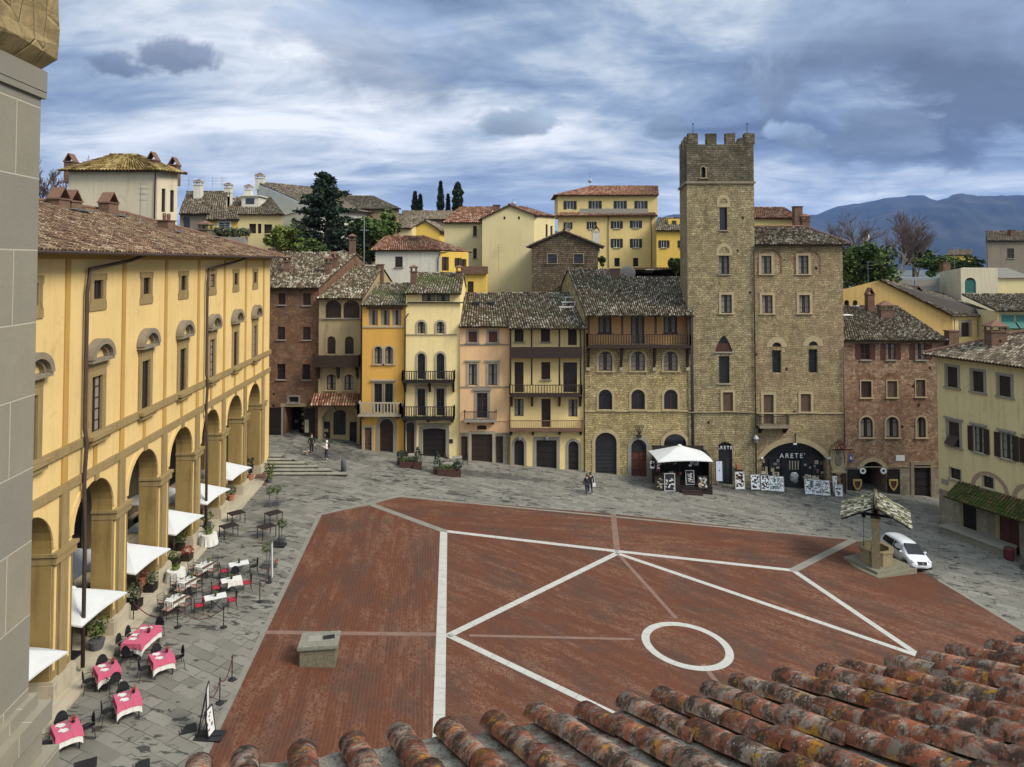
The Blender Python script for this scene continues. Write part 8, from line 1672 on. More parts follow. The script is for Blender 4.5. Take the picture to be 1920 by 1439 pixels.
# boards
def board(p, rz, w, h, label, face, frame=None, group=None, tilt=.12, legs=True, name='notice_board', marks=0, markm=('wood',), cat='sign board', z0=.08):
    t = thing(name, label, cat, tuple(p), rz, group); mb = LMB(); y1 = -.02; 
    mb.hexa([(-w/2,-.025-tilt*0,z0),(w/2,-.025,z0),(w/2,.0,z0),(-w/2,.0,z0),(-w/2,tilt*h-.025,z0+h),(w/2,tilt*h-.025,z0+h),(w/2,tilt*h,z0+h),(-w/2,tilt*h,z0+h)]); b = mb.build('panel', face, t)
    if frame:
        mb = LMB()
        for s in (-1, 1): mb.hexa([(s*w/2-.025,-.035,z0-.02),(s*w/2+.025,-.035,z0-.02),(s*w/2+.025,.01,z0-.02),(s*w/2-.025,.01,z0-.02),(s*w/2-.025,tilt*h-.035,z0+h+.02),(s*w/2+.025,tilt*h-.035,z0+h+.02),(s*w/2+.025,tilt*h+.01,z0+h+.02),(s*w/2-.025,tilt*h+.01,z0+h+.02)])
        for z in (z0, z0+h): k = tilt*(z-z0); mb.box(-w/2+.025, k-.034, z-.022, w/2-.025, k+.009, z+.022)
        mb.build('frame', frame, t)
    if legs:
        mb = LMB()
        for s in (-1, 1): mb.tube([(s*w*.42, tilt*h+.01, z0+h*.92), (s*w*.42, tilt*h+.32, -.02)], .014, 4); mb.tube([(s*w*.42,-.01,z0+.02), (s*w*.42,-.01,-.03)], .016, 4)
        mb.build('stand', frame or M['iron'], t)
    rd = random.Random(int(abs(p[0])*31+marks)); 
    for mname in markm if marks else ():
        mb = LMB()
        for k in range(marks):
            a = rd.uniform(.03,.10)*min(1, w*1.4); c = rd.uniform(.02,.07); x = rd.uniform(-w/2+a+.03, w/2-a-.03); z = rd.uniform(z0+h*.12, z0+h*.93); y = tilt*(z-z0)-.027; mb.hexa([(x-a,y-.004-tilt*c,z-c),(x+a,y-.004-tilt*c,z-c),(x+a,y-tilt*c,z-c),(x-a,y-tilt*c,z-c),(x-a,y-.004+tilt*c,z+c),(x+a,y-.004+tilt*c,z+c),(x+a,y+tilt*c,z+c),(x-a,y+tilt*c,z+c)])
        tag(mb.build('printed_pictures', M[mname], b), kind='stuff')
    return t
p = gnd(389,1376); board(p, R(104), .55, 1.75, 'tall white notice board seen edge-on at the brick edge', M['white_paint'], M['iron'], None, .02); p = gnd(396,1380); board(p, R(84), .5, .95, 'lower white board leaning beside the tall notice board', M['white_paint'], M['iron'], None, .15, marks=6, markm=('terracotta',))
p = gnd(390,1381); t = thing('board_base', 'flat black base plate under the notice boards', 'base plate', tuple(p)); mb = LMB(); mb.rbox((0,0,.02), .6, .32, .02); mb.rbox((0,0,.055), .5, .05, .014); mb.build('plate', M['iron'], t)
p = gnd(510,1086); board(p, R(100), .5, 1.95, 'tall white banner beside a ball-headed tree', M['white_paint'], M['steel'], None, .02)
p = gnd(377,1023); board(p, R(28), .62, .72, 'white menu board leaning near the round table', M['white_paint'], M['steel'], None, .22, marks=9, markm=('stonegrey',))
p = gnd(523,1024); t = thing('sign_stand', 'dark post on a square base beside a potted ball tree', 'stand', tuple(p)); mb = LMB(); mb.rbox((0,0,.05), .42, .32, .05); mb.build('base', M['iron'], t); mb = LMB(); mb.tube([(0,0,.1),(0,0,1.45)], .03, 6); mb.build('post', M['iron'], t)
mb = MB(); L_ = [gzp(469,910,1.34), gzp(500,910,1.34), gzp(500,886,1.52), gzp(483,886,1.52)]; mb.poly(L_); mb.add([v for v in L_] + [v - Vector((0,0,.3)) for v in L_], [(0,4,5,1),(1,5,6,2),(2,6,7,3),(3,7,4,0)]); t = thing('ramp', 'reddish brown wooden ramp between the last arch and the stairs', 'ramp', tuple(L_[0])); mb.v = [tuple(Vector(v) - L_[0]) for v in mb.v]; mb.local = True; mb.build('boards', M['mat_brown'], t)
for (x, y), nm in (((350,1368),'left of the notice boards'), ((160,1434),'at the lower edge'), ((260,1437),'at the lower edge, right one')):
    p = gnd(x, y); t = thing('drain_cover', f'square iron drain cover in the paving {nm}', 'drain cover', (p.x, p.y, gz(p.x)), .5, 'drain covers'); mb = LMB(); mb.rbox((0,0,.006), .36, .28, .006)
    for k in range(7): mb.rbox((-.27+.09*k,0,.016), .02, .22, .005)
    mb.build('grate', M['iron'], t)
p = gnd(644,886); t = thing('bollard', 'thick dark rounded bollard at the right end of the stairs', 'bollard', (p.x, p.y, gz(p.x)-.02)); mb = LMB(); mb.lathe([(.22,0),(.22,.95),(.2,1.08),(.13,1.17),(.04,1.21)], 14); mb.build('post', M['grey_pot'], t, smooth=True); mb = LMB(); mb.lathe([(.26,0),(.26,.12),(.222,.14)], 14); mb.build('collar', M['grey_pot'], t)
# ------------------------------------------------------------------ stone block with hatch on the bricks
zb_ = gz(-8.9); t = thing('stone_block', 'low square stone cistern block with a metal hatch standing on the red bricks', 'stone block', (-8.95, 33.55, zb_-.12), R(7)); rk = rock('mossy stone block', (.17,.15,.10)); mb = LMB(); mb.box(-.80,-.58,0,.80,.58,.92); mb.build('base', rk, t); mb = LMB(); mb.box(-.88,-.66,.922,.88,.66,1.10); mb.box(-.90,-.68,.96,.90,.68,1.06); mb.build('lid', rock('grey stone lid', (.22,.21,.165)), t)
mb = LMB(); mb.rbox((-.22,.05,1.108), .30, .26, .006, .05); mb.build('metal_plate', M['stonegrey'], t); mb = LMB(); mb.rbox((.42,.10,1.115), .26, .16, .014, .15); mb.tube([(.25,.0,1.13),(.35,.1,1.18),(.55,.15,1.17),(.62,.22,1.13)], .02, 5); mb.build('hatch', M['iron'], t)
# ------------------------------------------------------------------ the covered well
wc = Vector((25.75, 50.85, 0)); wz = gz(wc.x); wr = R(-27); t = thing('covered_well', 'old stone well with two pillars and a small stone tiled gable roof', 'well', (wc.x, wc.y, wz), wr)
ws = rock('well sandstone', (.27,.215,.12)); wst = rock('well step stone', (.20,.185,.13))
mb = LMB(); mb.rbox((0,0,-.17), 1.9, 1.7, .33, R(50)); mb.build('lower_step', wst, t); mb = LMB(); mb.rbox((0,0,.25), 1.55, 1.4, .088, R(50)); mb.build('upper_step', wst, t)
mb = LMB(); n = 8; ro, ri, zt_ = 1.12, .86, 1.32; 
for r, z in ((ro,.342),(ro,zt_-.12),(ro+.07,zt_-.11),(ro+.07,zt_),(ri,zt_),(ri,.4)):
    for k in range(n): a = 2*math.pi*(k+.5)/n; mb.v.append((r*math.cos(a), r*math.sin(a), z))
mb.f = [(i*n+k, i*n+(k+1) % n, (i+1)*n+(k+1) % n, (i+1)*n+k) for i in range(5) for k in range(n)] + [tuple(5*n+k for k in range(n))]; mb.m = [0]*len(mb.f); mb.build('basin', ws, t)
for s in (-1, 1): mb = LMB(); mb.box(-.26,s*1.27-.24,.342,.26,s*1.27+.24,3.55); mb.box(-.32,s*1.27-.29,3.552,.32,s*1.27+.29,3.72); mb.build('pillar', ws, t)
mb = LMB(); mb.box(-.12,-1.5,3.722,.12,1.5,3.9); mb.box(-1.5,-.1,3.45,1.5,.1,3.6); mb.build('beam', M['wood_black'], t)
rt = tilemat('white lichened stone slates', [(.2,(.035,.032,.022)),(.42,(.085,.075,.05)),(.58,(.17,.155,.10)),(.72,(.31,.29,.22)),(.9,(.52,.50,.42))], (.10,.105,.03), .4, 1.1, .35)
rf_ = None
for s in (-1, 1):
    A = [s*2.15, -1.9, 3.55]; B = [s*2.15, 1.9, 3.55]; C = [0, 1.9, 4.65]; D = [0, -1.9, 4.65]; mw = Matrix.Translation((wc.x, wc.y, wz)) @ Matrix.Rotation(wr, 4, 'Z')
    q = [mw @ Vector(v) for v in (A, B, C, D)]; q = q if s > 0 else [q[1], q[0], q[3], q[2]]
    o = tiles(q[0], q[1], q[2], q[3], [rt, M['wood_black']], 'roof' if s < 0 else 'roof_slope', None, cw=.19, rl=.24, h=.06, slab=.1, ridge=False, jit=.03)
    inv = mw.inverted(); o.data.transform(inv); o.parent = t if rf_ is None else rf_; rf_ = rf_ or o
mb = LMB(); mb.tube([(0,-1.95+.3*i,4.72+.02*(i % 2)) for i in range(14)], [.15,.12]*7, 6); mb.build('ridge', rt, rf_)
mb = LMB(); mb.tube([(-.75,-.05,3.45),(-.78,-.1,1.0)], .015, 4); mb.build('rope', M['iron'], t); mb = LMB(); mb.lathe([(.14,0),(.15,.06),(.14,.12)], 10, (-.75,-.05,3.3)); mb.build('pulley', M['iron'], t)
# ------------------------------------------------------------------ the white car
def carpaint():
    m, g = newmat('white car paint'); setc(g, (.62,.63,.64)); g.b.inputs['Roughness'].default_value = .28; g.b.inputs['Coat Weight'].default_value = .6; g.b.inputs['Coat Roughness'].default_value = .06; return m
cp = carpaint(); M['cglass'] = plain('tinted car glass', (.012,.013,.015), .25, .1, 3, 0, .25, 0); hd = R(170); cl = Vector((28.45, 52.05, 0)); cl.z = gz(cl.x); t = thing('car', 'small white hatchback parked beside the covered well facing the viewer', 'car', tuple(cl))
nrm = Vector((SL, 0, 1)).normalized(); fwd = Vector((.07, -1, 0)); fwd = (fwd - nrm*fwd.dot(nrm)).normalized(); rt_ = fwd.cross(nrm); t.rotation_euler = Matrix((rt_, fwd, nrm)).transposed().to_euler()     # local +Y is forward, +X right
st = [(-1.92,.42,.70,.78,.70,.66),(-1.88,.30,.86,1.00,.80,.70),(-1.78,.24,.95,1.38,.84,.62),(-1.60,.20,.96,1.52,.86,.60),(-1.0,.18,.95,1.58,.875,.61),(-.3,.17,.93,1.60,.88,.62),(.25,.17,.92,1.57,.88,.60),(.62,.17,.92,1.42,.88,.60),(1.10,.18,.92,1.06,.87,.66),(1.22,.18,.90,.965,.865,.68),(1.55,.20,.84,.87,.84,.60),(1.80,.24,.70,.74,.76,.52),(1.92,.30,.56,.60,.66,.44)]
def sect(y, zb, zbelt, zr, wb, wr_):
    P = [(-wb*.80,zb),(-wb*.97,zb+.10),(-wb,zb+(zbelt-zb)*.55),(-wb*.965,zbelt),(-(wb*.965*.25+wr_*.75),zbelt+(zr-zbelt)*.72),(-wr_*.93,zr-(zr-zbelt)*.10),(-wr_*.5,zr+.0),(0,zr+.015)]; return [(x,y,z) for x, z in P] + [(-x,y,z) for x, z in P[-2::-1]]
mb = LMB(); S_ = [sect(*s) for s in st]; K = len(S_[0])
for s in S_: mb.v += s
mb.f = [(i*K+k, (i+1)*K+k, (i+1)*K+k+1, i*K+k+1) for i in range(len(S_)-1) for k in range(K-1)] + [tuple(range(K)), tuple((len(S_)-1)*K+k for k in range(K))[::-1]] + [(i*K+K-1, (i+1)*K+K-1, (i+1)*K, i*K) for i in range(len(S_)-1)]; mb.m = [0]*len(mb.f); body = mb.build('body', cp, t, smooth=True)
md = body.modifiers.new('s', 'SUBSURF'); md.levels = md.render_levels = 2
def patch(i0, i1, k0, k1, name, mat, off=.012, inset=.06):
    a, b, c, d = (Vector(S_[i0][k0]), Vector(S_[i1][k0]), Vector(S_[i1][k1]), Vector(S_[i0][k1])); ce = (a+b+c+d)/4; q = [v + (ce-v)*inset for v in (a,b,c,d)]; n_ = (q[1]-q[0]).cross(q[2]-q[0]).normalized(); out = Vector((ce.x, 0, .3)); n_ = n_ if n_.dot(ce - Vector((0, ce.y*.6, .7))) > 0 else -n_
    mb = LMB(); mb.hexa([v - n_*.03 for v in q] + [v + n_*off for v in q]); return mb.build(name, mat, t)
for k0, k1 in ((3,4),(11,10)):
    patch(3,5,k0,k1,'side_window',M['cglass'],.0); patch(5,7,k0,k1,'side_window',M['cglass'],.0)
mb = LMB(); mb.hexa([(-.62,1.18,.97),(.62,1.18,.97),(.53,.48,1.45),(-.53,.48,1.45),(-.62,1.21,1.01),(.62,1.21,1.01),(.53,.53,1.52),(-.53,.53,1.52)]); mb.build('windscreen', M['cglass'], t); mb = LMB(); mb.hexa([(-.58,-1.84,1.0),(.58,-1.84,1.0),(.52,-1.70,1.42),(-.52,-1.70,1.42),(-.58,-1.87,1.0),(.58,-1.87,1.0),(.52,-1.75,1.43),(-.52,-1.75,1.43)]); mb.build('rear_window', M['glass'], t)
for s in (-1, 1):
    for y in (1.22, -1.28):
        w_ = LMB(); n = 20; R0 = .31; prof = [(.0,.09),(.20,.09),(.21,.10),(.30,.09),(.31,.06),(.31,-.08)]
        for r, x in prof:
            for k in range(n): a = 2*math.pi*k/n; w_.v.append((s*(.78+x), y+r*math.cos(a), .31+r*math.sin(a)))
        w_.f = [(i*n+k, i*n+(k+1) % n, (i+1)*n+(k+1) % n, (i+1)*n+k) for i in range(len(prof)-1) for k in range(n)]; w_.m = [0 if i//n > 1 else 1 for i in range(len(w_.f))]; w_.build('wheel', [M['iron'], M['steel']], t)
        a_ = LMB(); L0 = [(s*.885, y+.38*math.cos(v), .32+.38*math.sin(v)) for v in np.linspace(0, math.pi, 13)]; a_.tube(L0, .02, 5); a_.build('wheel_arch', M['iron'], t)
    mb = LMB(); mb.ball((s*.60,1.74,.72), .16, 12, 8, 1.0, .85, .62); mb.build('headlight', M['china'], t, smooth=True); mb = LMB(); mb.ball((s*.93,.78,1.0), .11, 10, 7, .9, .6, .75); mb.build('wing_mirror', cp, t, smooth=True)
    mb = LMB(); mb.box(s*.62-.12,1.86,.32,s*.62+.12,1.895,.40); mb.build('air_intake', M['iron'], t)
mb = LMB(); mb.hexa([(-.30,1.84,.56),(.30,1.84,.56),(.36,1.78,.74),(-.36,1.78,.74),(-.30,1.93,.55),(.30,1.93,.55),(.36,1.87,.73),(-.36,1.87,.73)]); mb.build('grille', M['iron'], t); mb = LMB(); mb.lathe([(.07,0),(.07,.02),(.03,.03)], 12); V = np.array(mb.v); mb.v = np.stack([V[:,0], V[:,2]+1.915, V[:,1]+.645], 1).tolist(); mb.build('badge', M['steel'], t)
mb = LMB(); mb.box(-.25,1.90,.42,.25,1.945,.53); mb.build('number_plate', M['white_paint'], t); mb = LMB(); mb.box(-.55,1.84,.27,.55,1.90,.33); mb.build('lower_grille', M['iron'], t)
mb = LMB(); mb.box(-.16,1.02,1.02,.02,1.03,1.07); mb.build('paper_on_dashboard', M['white_paint'], t)
# ------------------------------------------------------------------ kiosk by the stone palace
X0, X1, Yb, Yf = 13.1, 17.9, 67.0, 64.0; kz = gz(X0)
t = thing('kiosk', 'dark wooden souvenir kiosk on a platform against the stone palace', 'kiosk', ((X0+X1)/2, Yf, kz-.6)); wd = M['wood_black']
mb = MB(); mb.box(X0,Yf,kz-1.2,X1,Yb,kz+.28); mb.build('platform', wd, t); mb = MB(); mb.box(X0,Yb-.12,kz+.282,X1,Yb,kz+3.2); mb.build('back_wall', wd, t)
for x in (X0, X1-.1): mb = MB(); mb.box(x,Yf+.9,kz+.282,x+.1,Yb-.122,kz+2.9); mb.build('side_wall', wd, t)
mb = MB(); mb.box(X0+.1,Yf+.35,kz+.283,X0+2.0,Yf+1.2,kz+1.15); mb.box(X0+.05,Yf+.28,kz+1.152,X0+2.05,Yf+1.25,kz+1.2); mb.build('counter', M['wood'], t); mb = MB(); mb.box(X0+.1,Yb-.7,kz+1.5,X0+2.4,Yb-.13,kz+1.56); mb.box(X0+.1,Yb-.7,kz+2.1,X0+2.4,Yb-.13,kz+2.16); mb.build('shelf', M['wood'], t)
for k in range(3): mb = MB(); mb.box(15.1,Yf-.3*(3-k),kz-1.,16.9,Yf-.3*(2-k) if k < 2 else Yf-.002,kz-.36+.2*k); mb.build('step', M['wood'], t)
for x in (X0+.05, X1-.12): mb = MB(); mb.box(x,Yf+.05,kz+.283,x+.07,Yf+.12,kz+2.7); mb.build('post', wd, t)
c = Vector(((X0+X1)/2-.25, 65.1, kz+.28)); pz = dup(prs, tuple(c), .05, 'big white parasol spread over the dark souvenir kiosk'); pz['group'] = 'parasol over the kiosk'; pz.scale = (1.56, 1.15, 1.12)
rd = random.Random(8)
for k in range(34):
    u = rd.uniform(X0+.15, X0+2.3); lv = rd.choice((1.21, 1.57, 2.17)); y = rd.uniform(Yf+.4, Yf+1.1) if lv < 1.3 else rd.uniform(Yb-.6, Yb-.3); s = rd.uniform(.05,.13); mb = LMB(); mt = M[rd.choice(['white_paint','clay','red','stone_light','china','wood_mid','teal'])]
    if k % 2: mb.lathe([(s*.7,0),(s,.05),(s*.8,s*1.6),(s*.4,s*2.),(s*.5,s*2.3)], 9)
    else: mb.rbox((0,0,s), s, .04, s, rd.uniform(-.3,.3))
    o = mb.build('souvenir', mt); o.location = (u, y, kz+lv); tag(o, ['small pale souvenir jar on the kiosk counter or shelf','small flat souvenir on the kiosk counter or shelf'][(k+1) % 2], 'souvenir', 'souvenirs displayed in the kiosk')
kp = lambda x, y, w=Yf+.04: at(x, y, w)
for x, y, w_, h_, face, lab in ((1223,872,.36,.62,'white_paint','white poster hanging at the left edge of the kiosk'), (1234,874,.34,.95,'red','tall red printed poster on the left of the kiosk'), (1302,866,.75,.62,'steel','grey and red poster under the right side of the kiosk parasol'), (1294,873,.22,.16,'white_paint','small white notice below the grey poster on the kiosk')):
    p = kp(x, y); t2 = thing('poster', lab, 'poster', tuple(p), 0, 'posters on the kiosk'); mb = LMB(); mb.box(-w_/2,-.02,-h_/2,w_/2,.0,h_/2); b = mb.build('sheet', M[face], t2)
    if w_ > .3:
        mb = LMB()
        for k in range(7): a = rd.uniform(.04,.12); cc_ = rd.uniform(.03,.1); x_ = rd.uniform(-w_/2+a,w_/2-a); z_ = rd.uniform(-h_/2+cc_,h_/2-cc_); mb.box(x_-a,-.024,z_-cc_,x_+a,-.0205,z_+cc_)
        tag(mb.build('printed_pictures', M['wood' if face != 'red' else 'white_paint'], b), kind='stuff')
def gb(x, y, Yd): p = at(x, y, Yd); return Vector((p.x, Yd, gz(p.x)))
M['blackboard'] = plain('blackboard', (.02,.02,.021), .7, .2, 6)
p = at(1256, 921, Yf-.12); p.z = gz(p.x); board(p, 0, .9, 1.5, 'black chalk menu board with white rounded border in front of the kiosk', M['blackboard'], M['white_paint'], 'kiosk display boards', .05, True, marks=16, markm=('white_paint',))
p = at(1237, 919, Yf-.1); p.z = gz(p.x); board(p, 0, .8, 1.15, 'dark display board with rows of small pictures at the left of the kiosk', M['wood_black'], M['wood'], 'kiosk display boards', .08, True, marks=16, markm=('stone_light',))
p = Vector((at(1294, 905, Yf+.5).x, Yf+.5, kz+.285)); board(p, 0, .72, 1.2, 'white framed board standing on the kiosk platform', M['blackboard'], M['white_paint'], 'kiosk display boards', .12, True, marks=22, markm=('white_paint',))
p = at(1318, 925, Yf-.05); p.z = gz(p.x)+.4; board(p, 0, .85, 1.1, 'picture board leaning at the right of the kiosk steps', M['blackboard'], M['wood_black'], 'kiosk display boards', .12, True, marks=18, markm=('white_paint','stonewarm'))
# boards of the bookshop
p = gb(1349, 905, 66.9); board(p, -.12, .62, 1.85, 'tall bluish white standing sign left of the shop door in the tower', M['curtain'] if False else plain('bluish white sheet', (.50,.53,.62), .7, .05, 4), M['wood_black'], None, .08, True, marks=5, markm=('iron',), z0=.45)
p = gb(1388, 925, 66.2); board(p, .02, .9, 1.55, 'white easel board covered in small brown prints between the two shop doors', M['white_paint'], M['steel'], None, .10, True, marks=40, markm=('wood_red','wood'))
p = gb(1386, 893, 67.3); t2 = thing('wall_letterbox', 'small orange box on a dark shelf behind the easel board', 'letterbox', (p.x, 67.45, p.z+1.6)); mb = LMB(); mb.box(-.2,-.2,0,.2,.0,.42); mb.build('box', M['clay'], t2); mb = LMB(); mb.box(-.3,-.22,-.5,.3,.0,-.01); mb.build('shelf', M['wood'], t2)
for i, (x, lab, mk_) in enumerate(((1417,'first from the left, with dark red prints',('wood_red','iron')), (1436,'second from the left, with rows of brown prints',('wood_red','wood')), (1450,'third from the left, with teal prints',('teal','steel')), (1462,'fourth from the left, with fine grey print',('steel','stonegrey')), (1518,'left of the right group, with coloured prints',('wood_red','teal')), (1533,'middle of the right group, with grey prints',('steel','wood_red')), (1548,'right end of the right group, with pink and grey print',('terracotta','steel')))):
    p = gb(x, 915, 66.55); board(p, 0, .84, 1.32, f'bookshop poster panel, {lab}', plain('poster white', (.58,.60,.63), .7, .05, 4), M['steel'], 'poster panels before the bookshop', .14, True, marks=22, markm=mk_)
for i, (x, lab) in enumerate(((1434,'left of three'), (1455,'middle one'), (1515,'right of the shop door'), (1529,'furthest right'))):
    p = gb(x, 896, 67.05); board(p, 0, .62, .62, f'small grey card propped behind the bookshop panels, {lab}', M['stone_light'], None, 'propped cards at the bookshop', .1, True, marks=8, markm=('iron',), z0=1.05)
p = gb(1573, 925, 66.6); board(p, -.05, .72, 1.05, 'black and white poster stand under the shrine', M['white_paint'], M['steel'], None, .12, True, marks=16, markm=('iron',)); p = gb(1566, 915, 66.95); board(p, 0, .4, 1.5, 'narrow red and white poster behind the black and white stand', M['white_paint'], None, None, .08, True, marks=7, markm=('red',), z0=.3)
p = at(1489, 885, 67.0); t2 = thing('hanging_clothes', 'grey and white clothes hanging in the bookshop doorway', 'clothes', (p.x, 67.0, p.z)); mb = LMB()
for k in range(4): mb.tube([(-.4+.26*k,0,1.0),(-.4+.26*k,.02,.2)], .045, 5)
mb.build('scarves', M['stone_light'], t2); mb = LMB(); mb.ball((0,0,-.55), .42, 10, 8, 1, .5, 1.2, .15); mb.build('shirt', M['steel'], t2)
# ------------------------------------------------------------------ bits by the right house
t = thing('stone_bench', 'long rough stone ledge along the foot of the yellow corner house', 'ledge', tuple(FY.p(3, 1, gz(37)))); mb = MB(); mb.fbox(FY, 1.2, 6.3, .02, 1.5, gz(37)-1, gz(37)+.55); mb.build('ledge', wst, t); mb = MB(); mb.fbox(FY, 1.1, 6.4, .0, 1.58, gz(37)+.552, gz(37)+.68); mb.build('slab', M['stonegrey'], t)
p = FY.p(6.42, .8, gz(37)+.25); t2 = thing('meter_box', 'white square metal meter box on the end of the stone ledge', 'meter box', tuple(p)); mb = MB(); mb.fbox(FY, 6.31, 6.38, .4, 1.1, gz(37)-.1, gz(37)+.5); mb.build('door', M['white_paint'], t2)
p = gzp(1893, 1052, gz(38.5)); t2 = thing('waste_bin', 'dark red waste bin on the pavement by the right-hand house', 'bin', (p.x, p.y, gz(p.x))); mb = LMB(); mb.lathe([(.27,0),(.33,.1),(.35,.75),(.37,.78),(.36,.85),(.1,.9)], 14); mb.build('body', M['red'], t2); mb = LMB(); mb.lathe([(.36,.851),(.34,.90),(.12,.96)], 14); mb.build('lid', M['wood_red'], t2)
# ------------------------------------------------------------------ people and the dog
M['skin'] = plain('skin', (.45,.27,.19), .6, .05, 10); M['blackcloth'] = plain('black cloth', (.014,.014,.016), .9, .2, 12); M['denim'] = plain('dark denim', (.022,.03,.055), .9, .2, 12); M['offwhite'] = plain('off-white cloth', (.62,.58,.55), .9, .08, 12); M['hair'] = plain('brown hair', (.05,.028,.016), .7, .2, 20); M['shoe'] = plain('pale shoes', (.40,.36,.33), .7, .2, 12); M['fawn'] = plain('fawn fur', (.40,.27,.19), .9, .25, 14)
def skin(verts, edges, rad, name, mat, parent, sub=1, root=0):
    me = bpy.data.meshes.new(name); me.from_pydata(verts, edges, []); o = bpy.data.objects.new(name, me); col.objects.link(o); md = o.modifiers.new('k', 'SKIN'); 
    for i, v in enumerate(me.skin_vertices[0].data): r = rad[i]; v.radius = (r, r) if not isinstance(r, tuple) else r; v.use_root = (i == root)
    s = o.modifiers.new('s', 'SUBSURF'); s.levels = s.render_levels = sub; bpy.context.view_layer.update()
    m2 = bpy.data.meshes.new_from_object(o.evaluated_get(bpy.context.evaluated_depsgraph_get())); bpy.data.objects.remove(o); m2.name = name; m2.materials.clear(); m2.materials.append(mat); m2.polygons.foreach_set('use_smooth', [True]*len(m2.polygons)); q = bpy.data.objects.new(name, m2); col.objects.link(q); q.parent = parent; return q
def person(loc, rz, label, top, legs, hair, H=1.72, step=.12, arms=None, shoes='blackcloth', hood=False, coat=.0, group='people crossing the square'):
    t = thing('person', label, 'person', loc, rz, group); k = H/1.72; V = []; E = []; Rr = []
    def a(p, r, c=None):
        V.append(tuple(x*k for x in p)); Rr.append(r*k if not isinstance(r, tuple) else (r[0]*k, r[1]*k))
        if c is not None: E.append((c, len(V)-1))
        return len(V)-1
    arms = arms or [((.27,.03,1.12),(.27,-.06,.86)), ((-.27,.03,1.12),(-.27,.04,.86))]
    pl = a((0,0,.95), .13); ch = a((0,0,1.2), .12, pl); sh = a((0,.01,1.40), .11, ch); nk = a((0,.0,1.50), .052, sh); jw = a((0,-.02,1.56), .075, nk); hd_ = a((0,-.01,1.65), .088, jw); a((0,0,1.70), .05, hd_); a((0,-.115,1.60), .014, jw)
    J = {}
    for s, (el, wr_) in zip((1,-1), arms):
        so_ = a((s*.17,0,1.40), .055, sh); e_2 = a(el, .042, so_); w_ = a(wr_, .030, e_2); d = (Vector(wr_)-Vector(el)).normalized(); hp_ = a(tuple(Vector(wr_)+d*.07), .034, w_); J[s] = (el, wr_)
        sd = d.orthogonal().normalized()
        for i in range(4): b = Vector(wr_)+d*.115+sd*(.024*(i-1.5)); f1 = a(tuple(b), .0095, hp_); a(tuple(b+d*(.055+.012*(i in (1,2)))+Vector((0,-.012,0))), .0075, f1)
        f1 = a(tuple(Vector(wr_)+d*.05+sd*.055), .011, hp_); a(tuple(Vector(wr_)+d*.09+sd*.075), .009, f1)
    L = {}
    for s in (1,-1):
        y = step*s; h_ = a((s*.09,0,.90), .085, pl); kn = a((s*.095,-.03+y*.45,.50), .058, h_); an = a((s*.095,y,.09), .04, kn); a((s*.10,y-.14,.04), .036, an); L[s] = y
    b = skin(V, E, Rr, 'body', M['skin'], t)
    # clothes follow the same bones, a little larger
    V, E, Rr = [], [], []; pl = a((0,0,.90-coat), .155+coat*.25); p2 = a((0,0,1.05), .150, pl); ch = a((0,0,1.22), .145, p2); sh = a((0,.01,1.40), .125, ch); a((0,.01,1.485), .07, sh)
    for s in (1,-1): so_ = a((s*.175,0,1.395), .075, sh); e_2 = a(J[s][0], .060, so_); a(tuple(Vector(J[s][1])-(Vector(J[s][1])-Vector(J[s][0])).normalized()*.03), .046, e_2)
    skin(V, E, Rr, 'coat' if coat else 'jacket', M[top], t)
    V, E, Rr = [], [], []; pl = a((0,0,.95), .135)
    for s in (1,-1): h_ = a((s*.09,0,.88), .10, pl); kn = a((s*.095,-.03+L[s]*.45,.50), .072, h_); a((s*.095,L[s],.10), .054, kn)
    skin(V, E, Rr, 'trousers', M[legs], t)
    for s in (1,-1): V, E, Rr = [], [], []; an = a((s*.097,L[s]+.03,.05), .05); a((s*.10,L[s]-.16,.035), .042, an); skin(V, E, Rr, 'shoe', M[shoes], t)
    mb = LMB(); mb.ball((0,.022*k,1.665*k), .105*k, 12, 8, .95, 1.0, 1.05, .03); mb.ball((0,.06*k,1.60*k), .085*k, 10, 7, 1, .8, 1.1, .03) ; mb.build('hood' if hood else 'hair', M['offwhite' if hood else hair], t, smooth=True)
    for s in (1,-1): mb = LMB(); mb.ball((s*.034*k,-.092*k,1.635*k), .011*k, 6, 5); mb.build('eye', M['iron'], t)
    return t
p = gzp(584, 852, st_z(-18.2)); person((p.x, p.y, st_z(p.x)), R(25), 'person in black jacket and trousers standing above the stairs', 'blackcloth', 'blackcloth', 'hair', 1.80, .07)
p = gzp(612, 861, st_z(-17)); t = person((p.x, p.y, st_z(p.x)), R(-75), 'person in a white hooded jacket and dark jeans looking at a phone', 'offwhite', 'denim', 'hair', 1.66, .14, [((.24,-.10,1.14),(.12,-.32,1.22)), ((-.24,-.10,1.14),(-.10,-.32,1.24))], 'shoe', True); bk_ = LMB(); bk_.ball((0,.22,1.22), .17, 10, 8, .9, .7, 1.25); o = bk_.build('backpack', M['wood']); o.parent = None; o.location = t.location; o.rotation_euler = t.rotation_euler; tag(o, 'dark brown backpack worn by the person in white', 'backpack')
p = gnd(1100, 928); person(tuple(p), R(200), 'person in a dark jacket walking, left of the couple on the square', 'blackcloth', 'denim', 'hair', 1.72, .20)
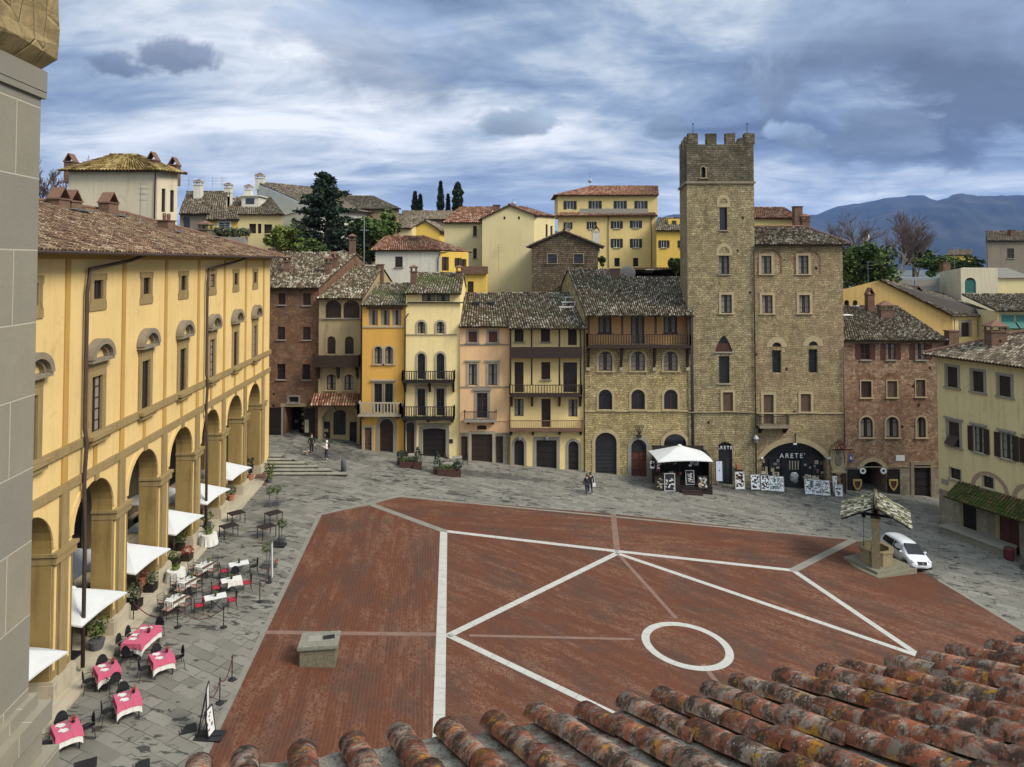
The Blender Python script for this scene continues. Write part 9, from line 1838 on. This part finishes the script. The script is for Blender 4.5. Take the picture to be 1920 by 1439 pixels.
p = gnd(1107, 926); t = person(tuple(p), R(195), 'person in a long black coat with pale bag, right of the couple on the square', 'blackcloth', 'denim', 'hair', 1.78, -.18, None, 'shoe', False, .22)
q = Vector((p.x+.30, p.y-.1, p.z+.78)); tt = thing('shoulder_bag', 'small white bag carried by the right person of the couple', 'bag', tuple(q)); mb = LMB(); mb.box(-.13,-.06,-.14,.13,.06,.14); mb.build('pouch', M['offwhite'], tt); mb = LMB(); mb.tube([(-.1,0,.14),(-.14,.0,.45),(.0,.02,.62),(.08,0,.14)], .012, 4); mb.build('strap', M['offwhite'], tt)
p = gzp(573, 853, st_z(-19)); t = thing('dog', 'small fawn dog beside the person in black', 'dog', (p.x, p.y, st_z(p.x)), R(70)); V = [(0,.18,.30),(0,-.02,.29),(0,-.18,.31),(0,-.27,.39),(0,-.33,.43),(0,-.43,.41),(0,.26,.36),(0,.33,.43)]; E = [(0,1),(1,2),(2,3),(3,4),(4,5),(0,6),(6,7)]; Rr = [.085,.08,.10,.06,.062,.03,.025,.014]
for s in (1,-1):
    i = len(V); V += [(s*.06,-.18,.22),(s*.06,-.165,.12),(s*.06,-.175,.02),(s*.06,.17,.22),(s*.06,.14,.15),(s*.06,.21,.09),(s*.06,.19,.02),(s*.045,-.31,.50)]; E += [(2,i),(i,i+1),(i+1,i+2),(0,i+3),(i+3,i+4),(i+4,i+5),(i+5,i+6),(4,i+7)]; Rr += [.04,.026,.024,.05,.034,.022,.024,.018]
skin(V, E, Rr, 'body', M['fawn'], t); mb = LMB(); mb.lathe([(.058,-.02),(.06,0),(.058,.02)], 10, (0,-.255,.375)); mb.build('collar', M['red'], t)
# poles and masts rising over the roofs
p = at(683, 492, 82); t = thing('mast', 'tall pale mast with a crossbar rising over the left rooftops', 'mast', (p.x, 82, 8)); mb = MB(); top = at(683, 408, 82); mb.tube([(p.x,82,8), top], .06, 6); mb.build('pole', M['steel'], t); zc = at(683, 432, 82).z; mb = MB(); mb.tube([(p.x-.5,82,zc),(p.x+.5,82,zc)], .04, 5); mb.build('crossbar', M['steel'], t)
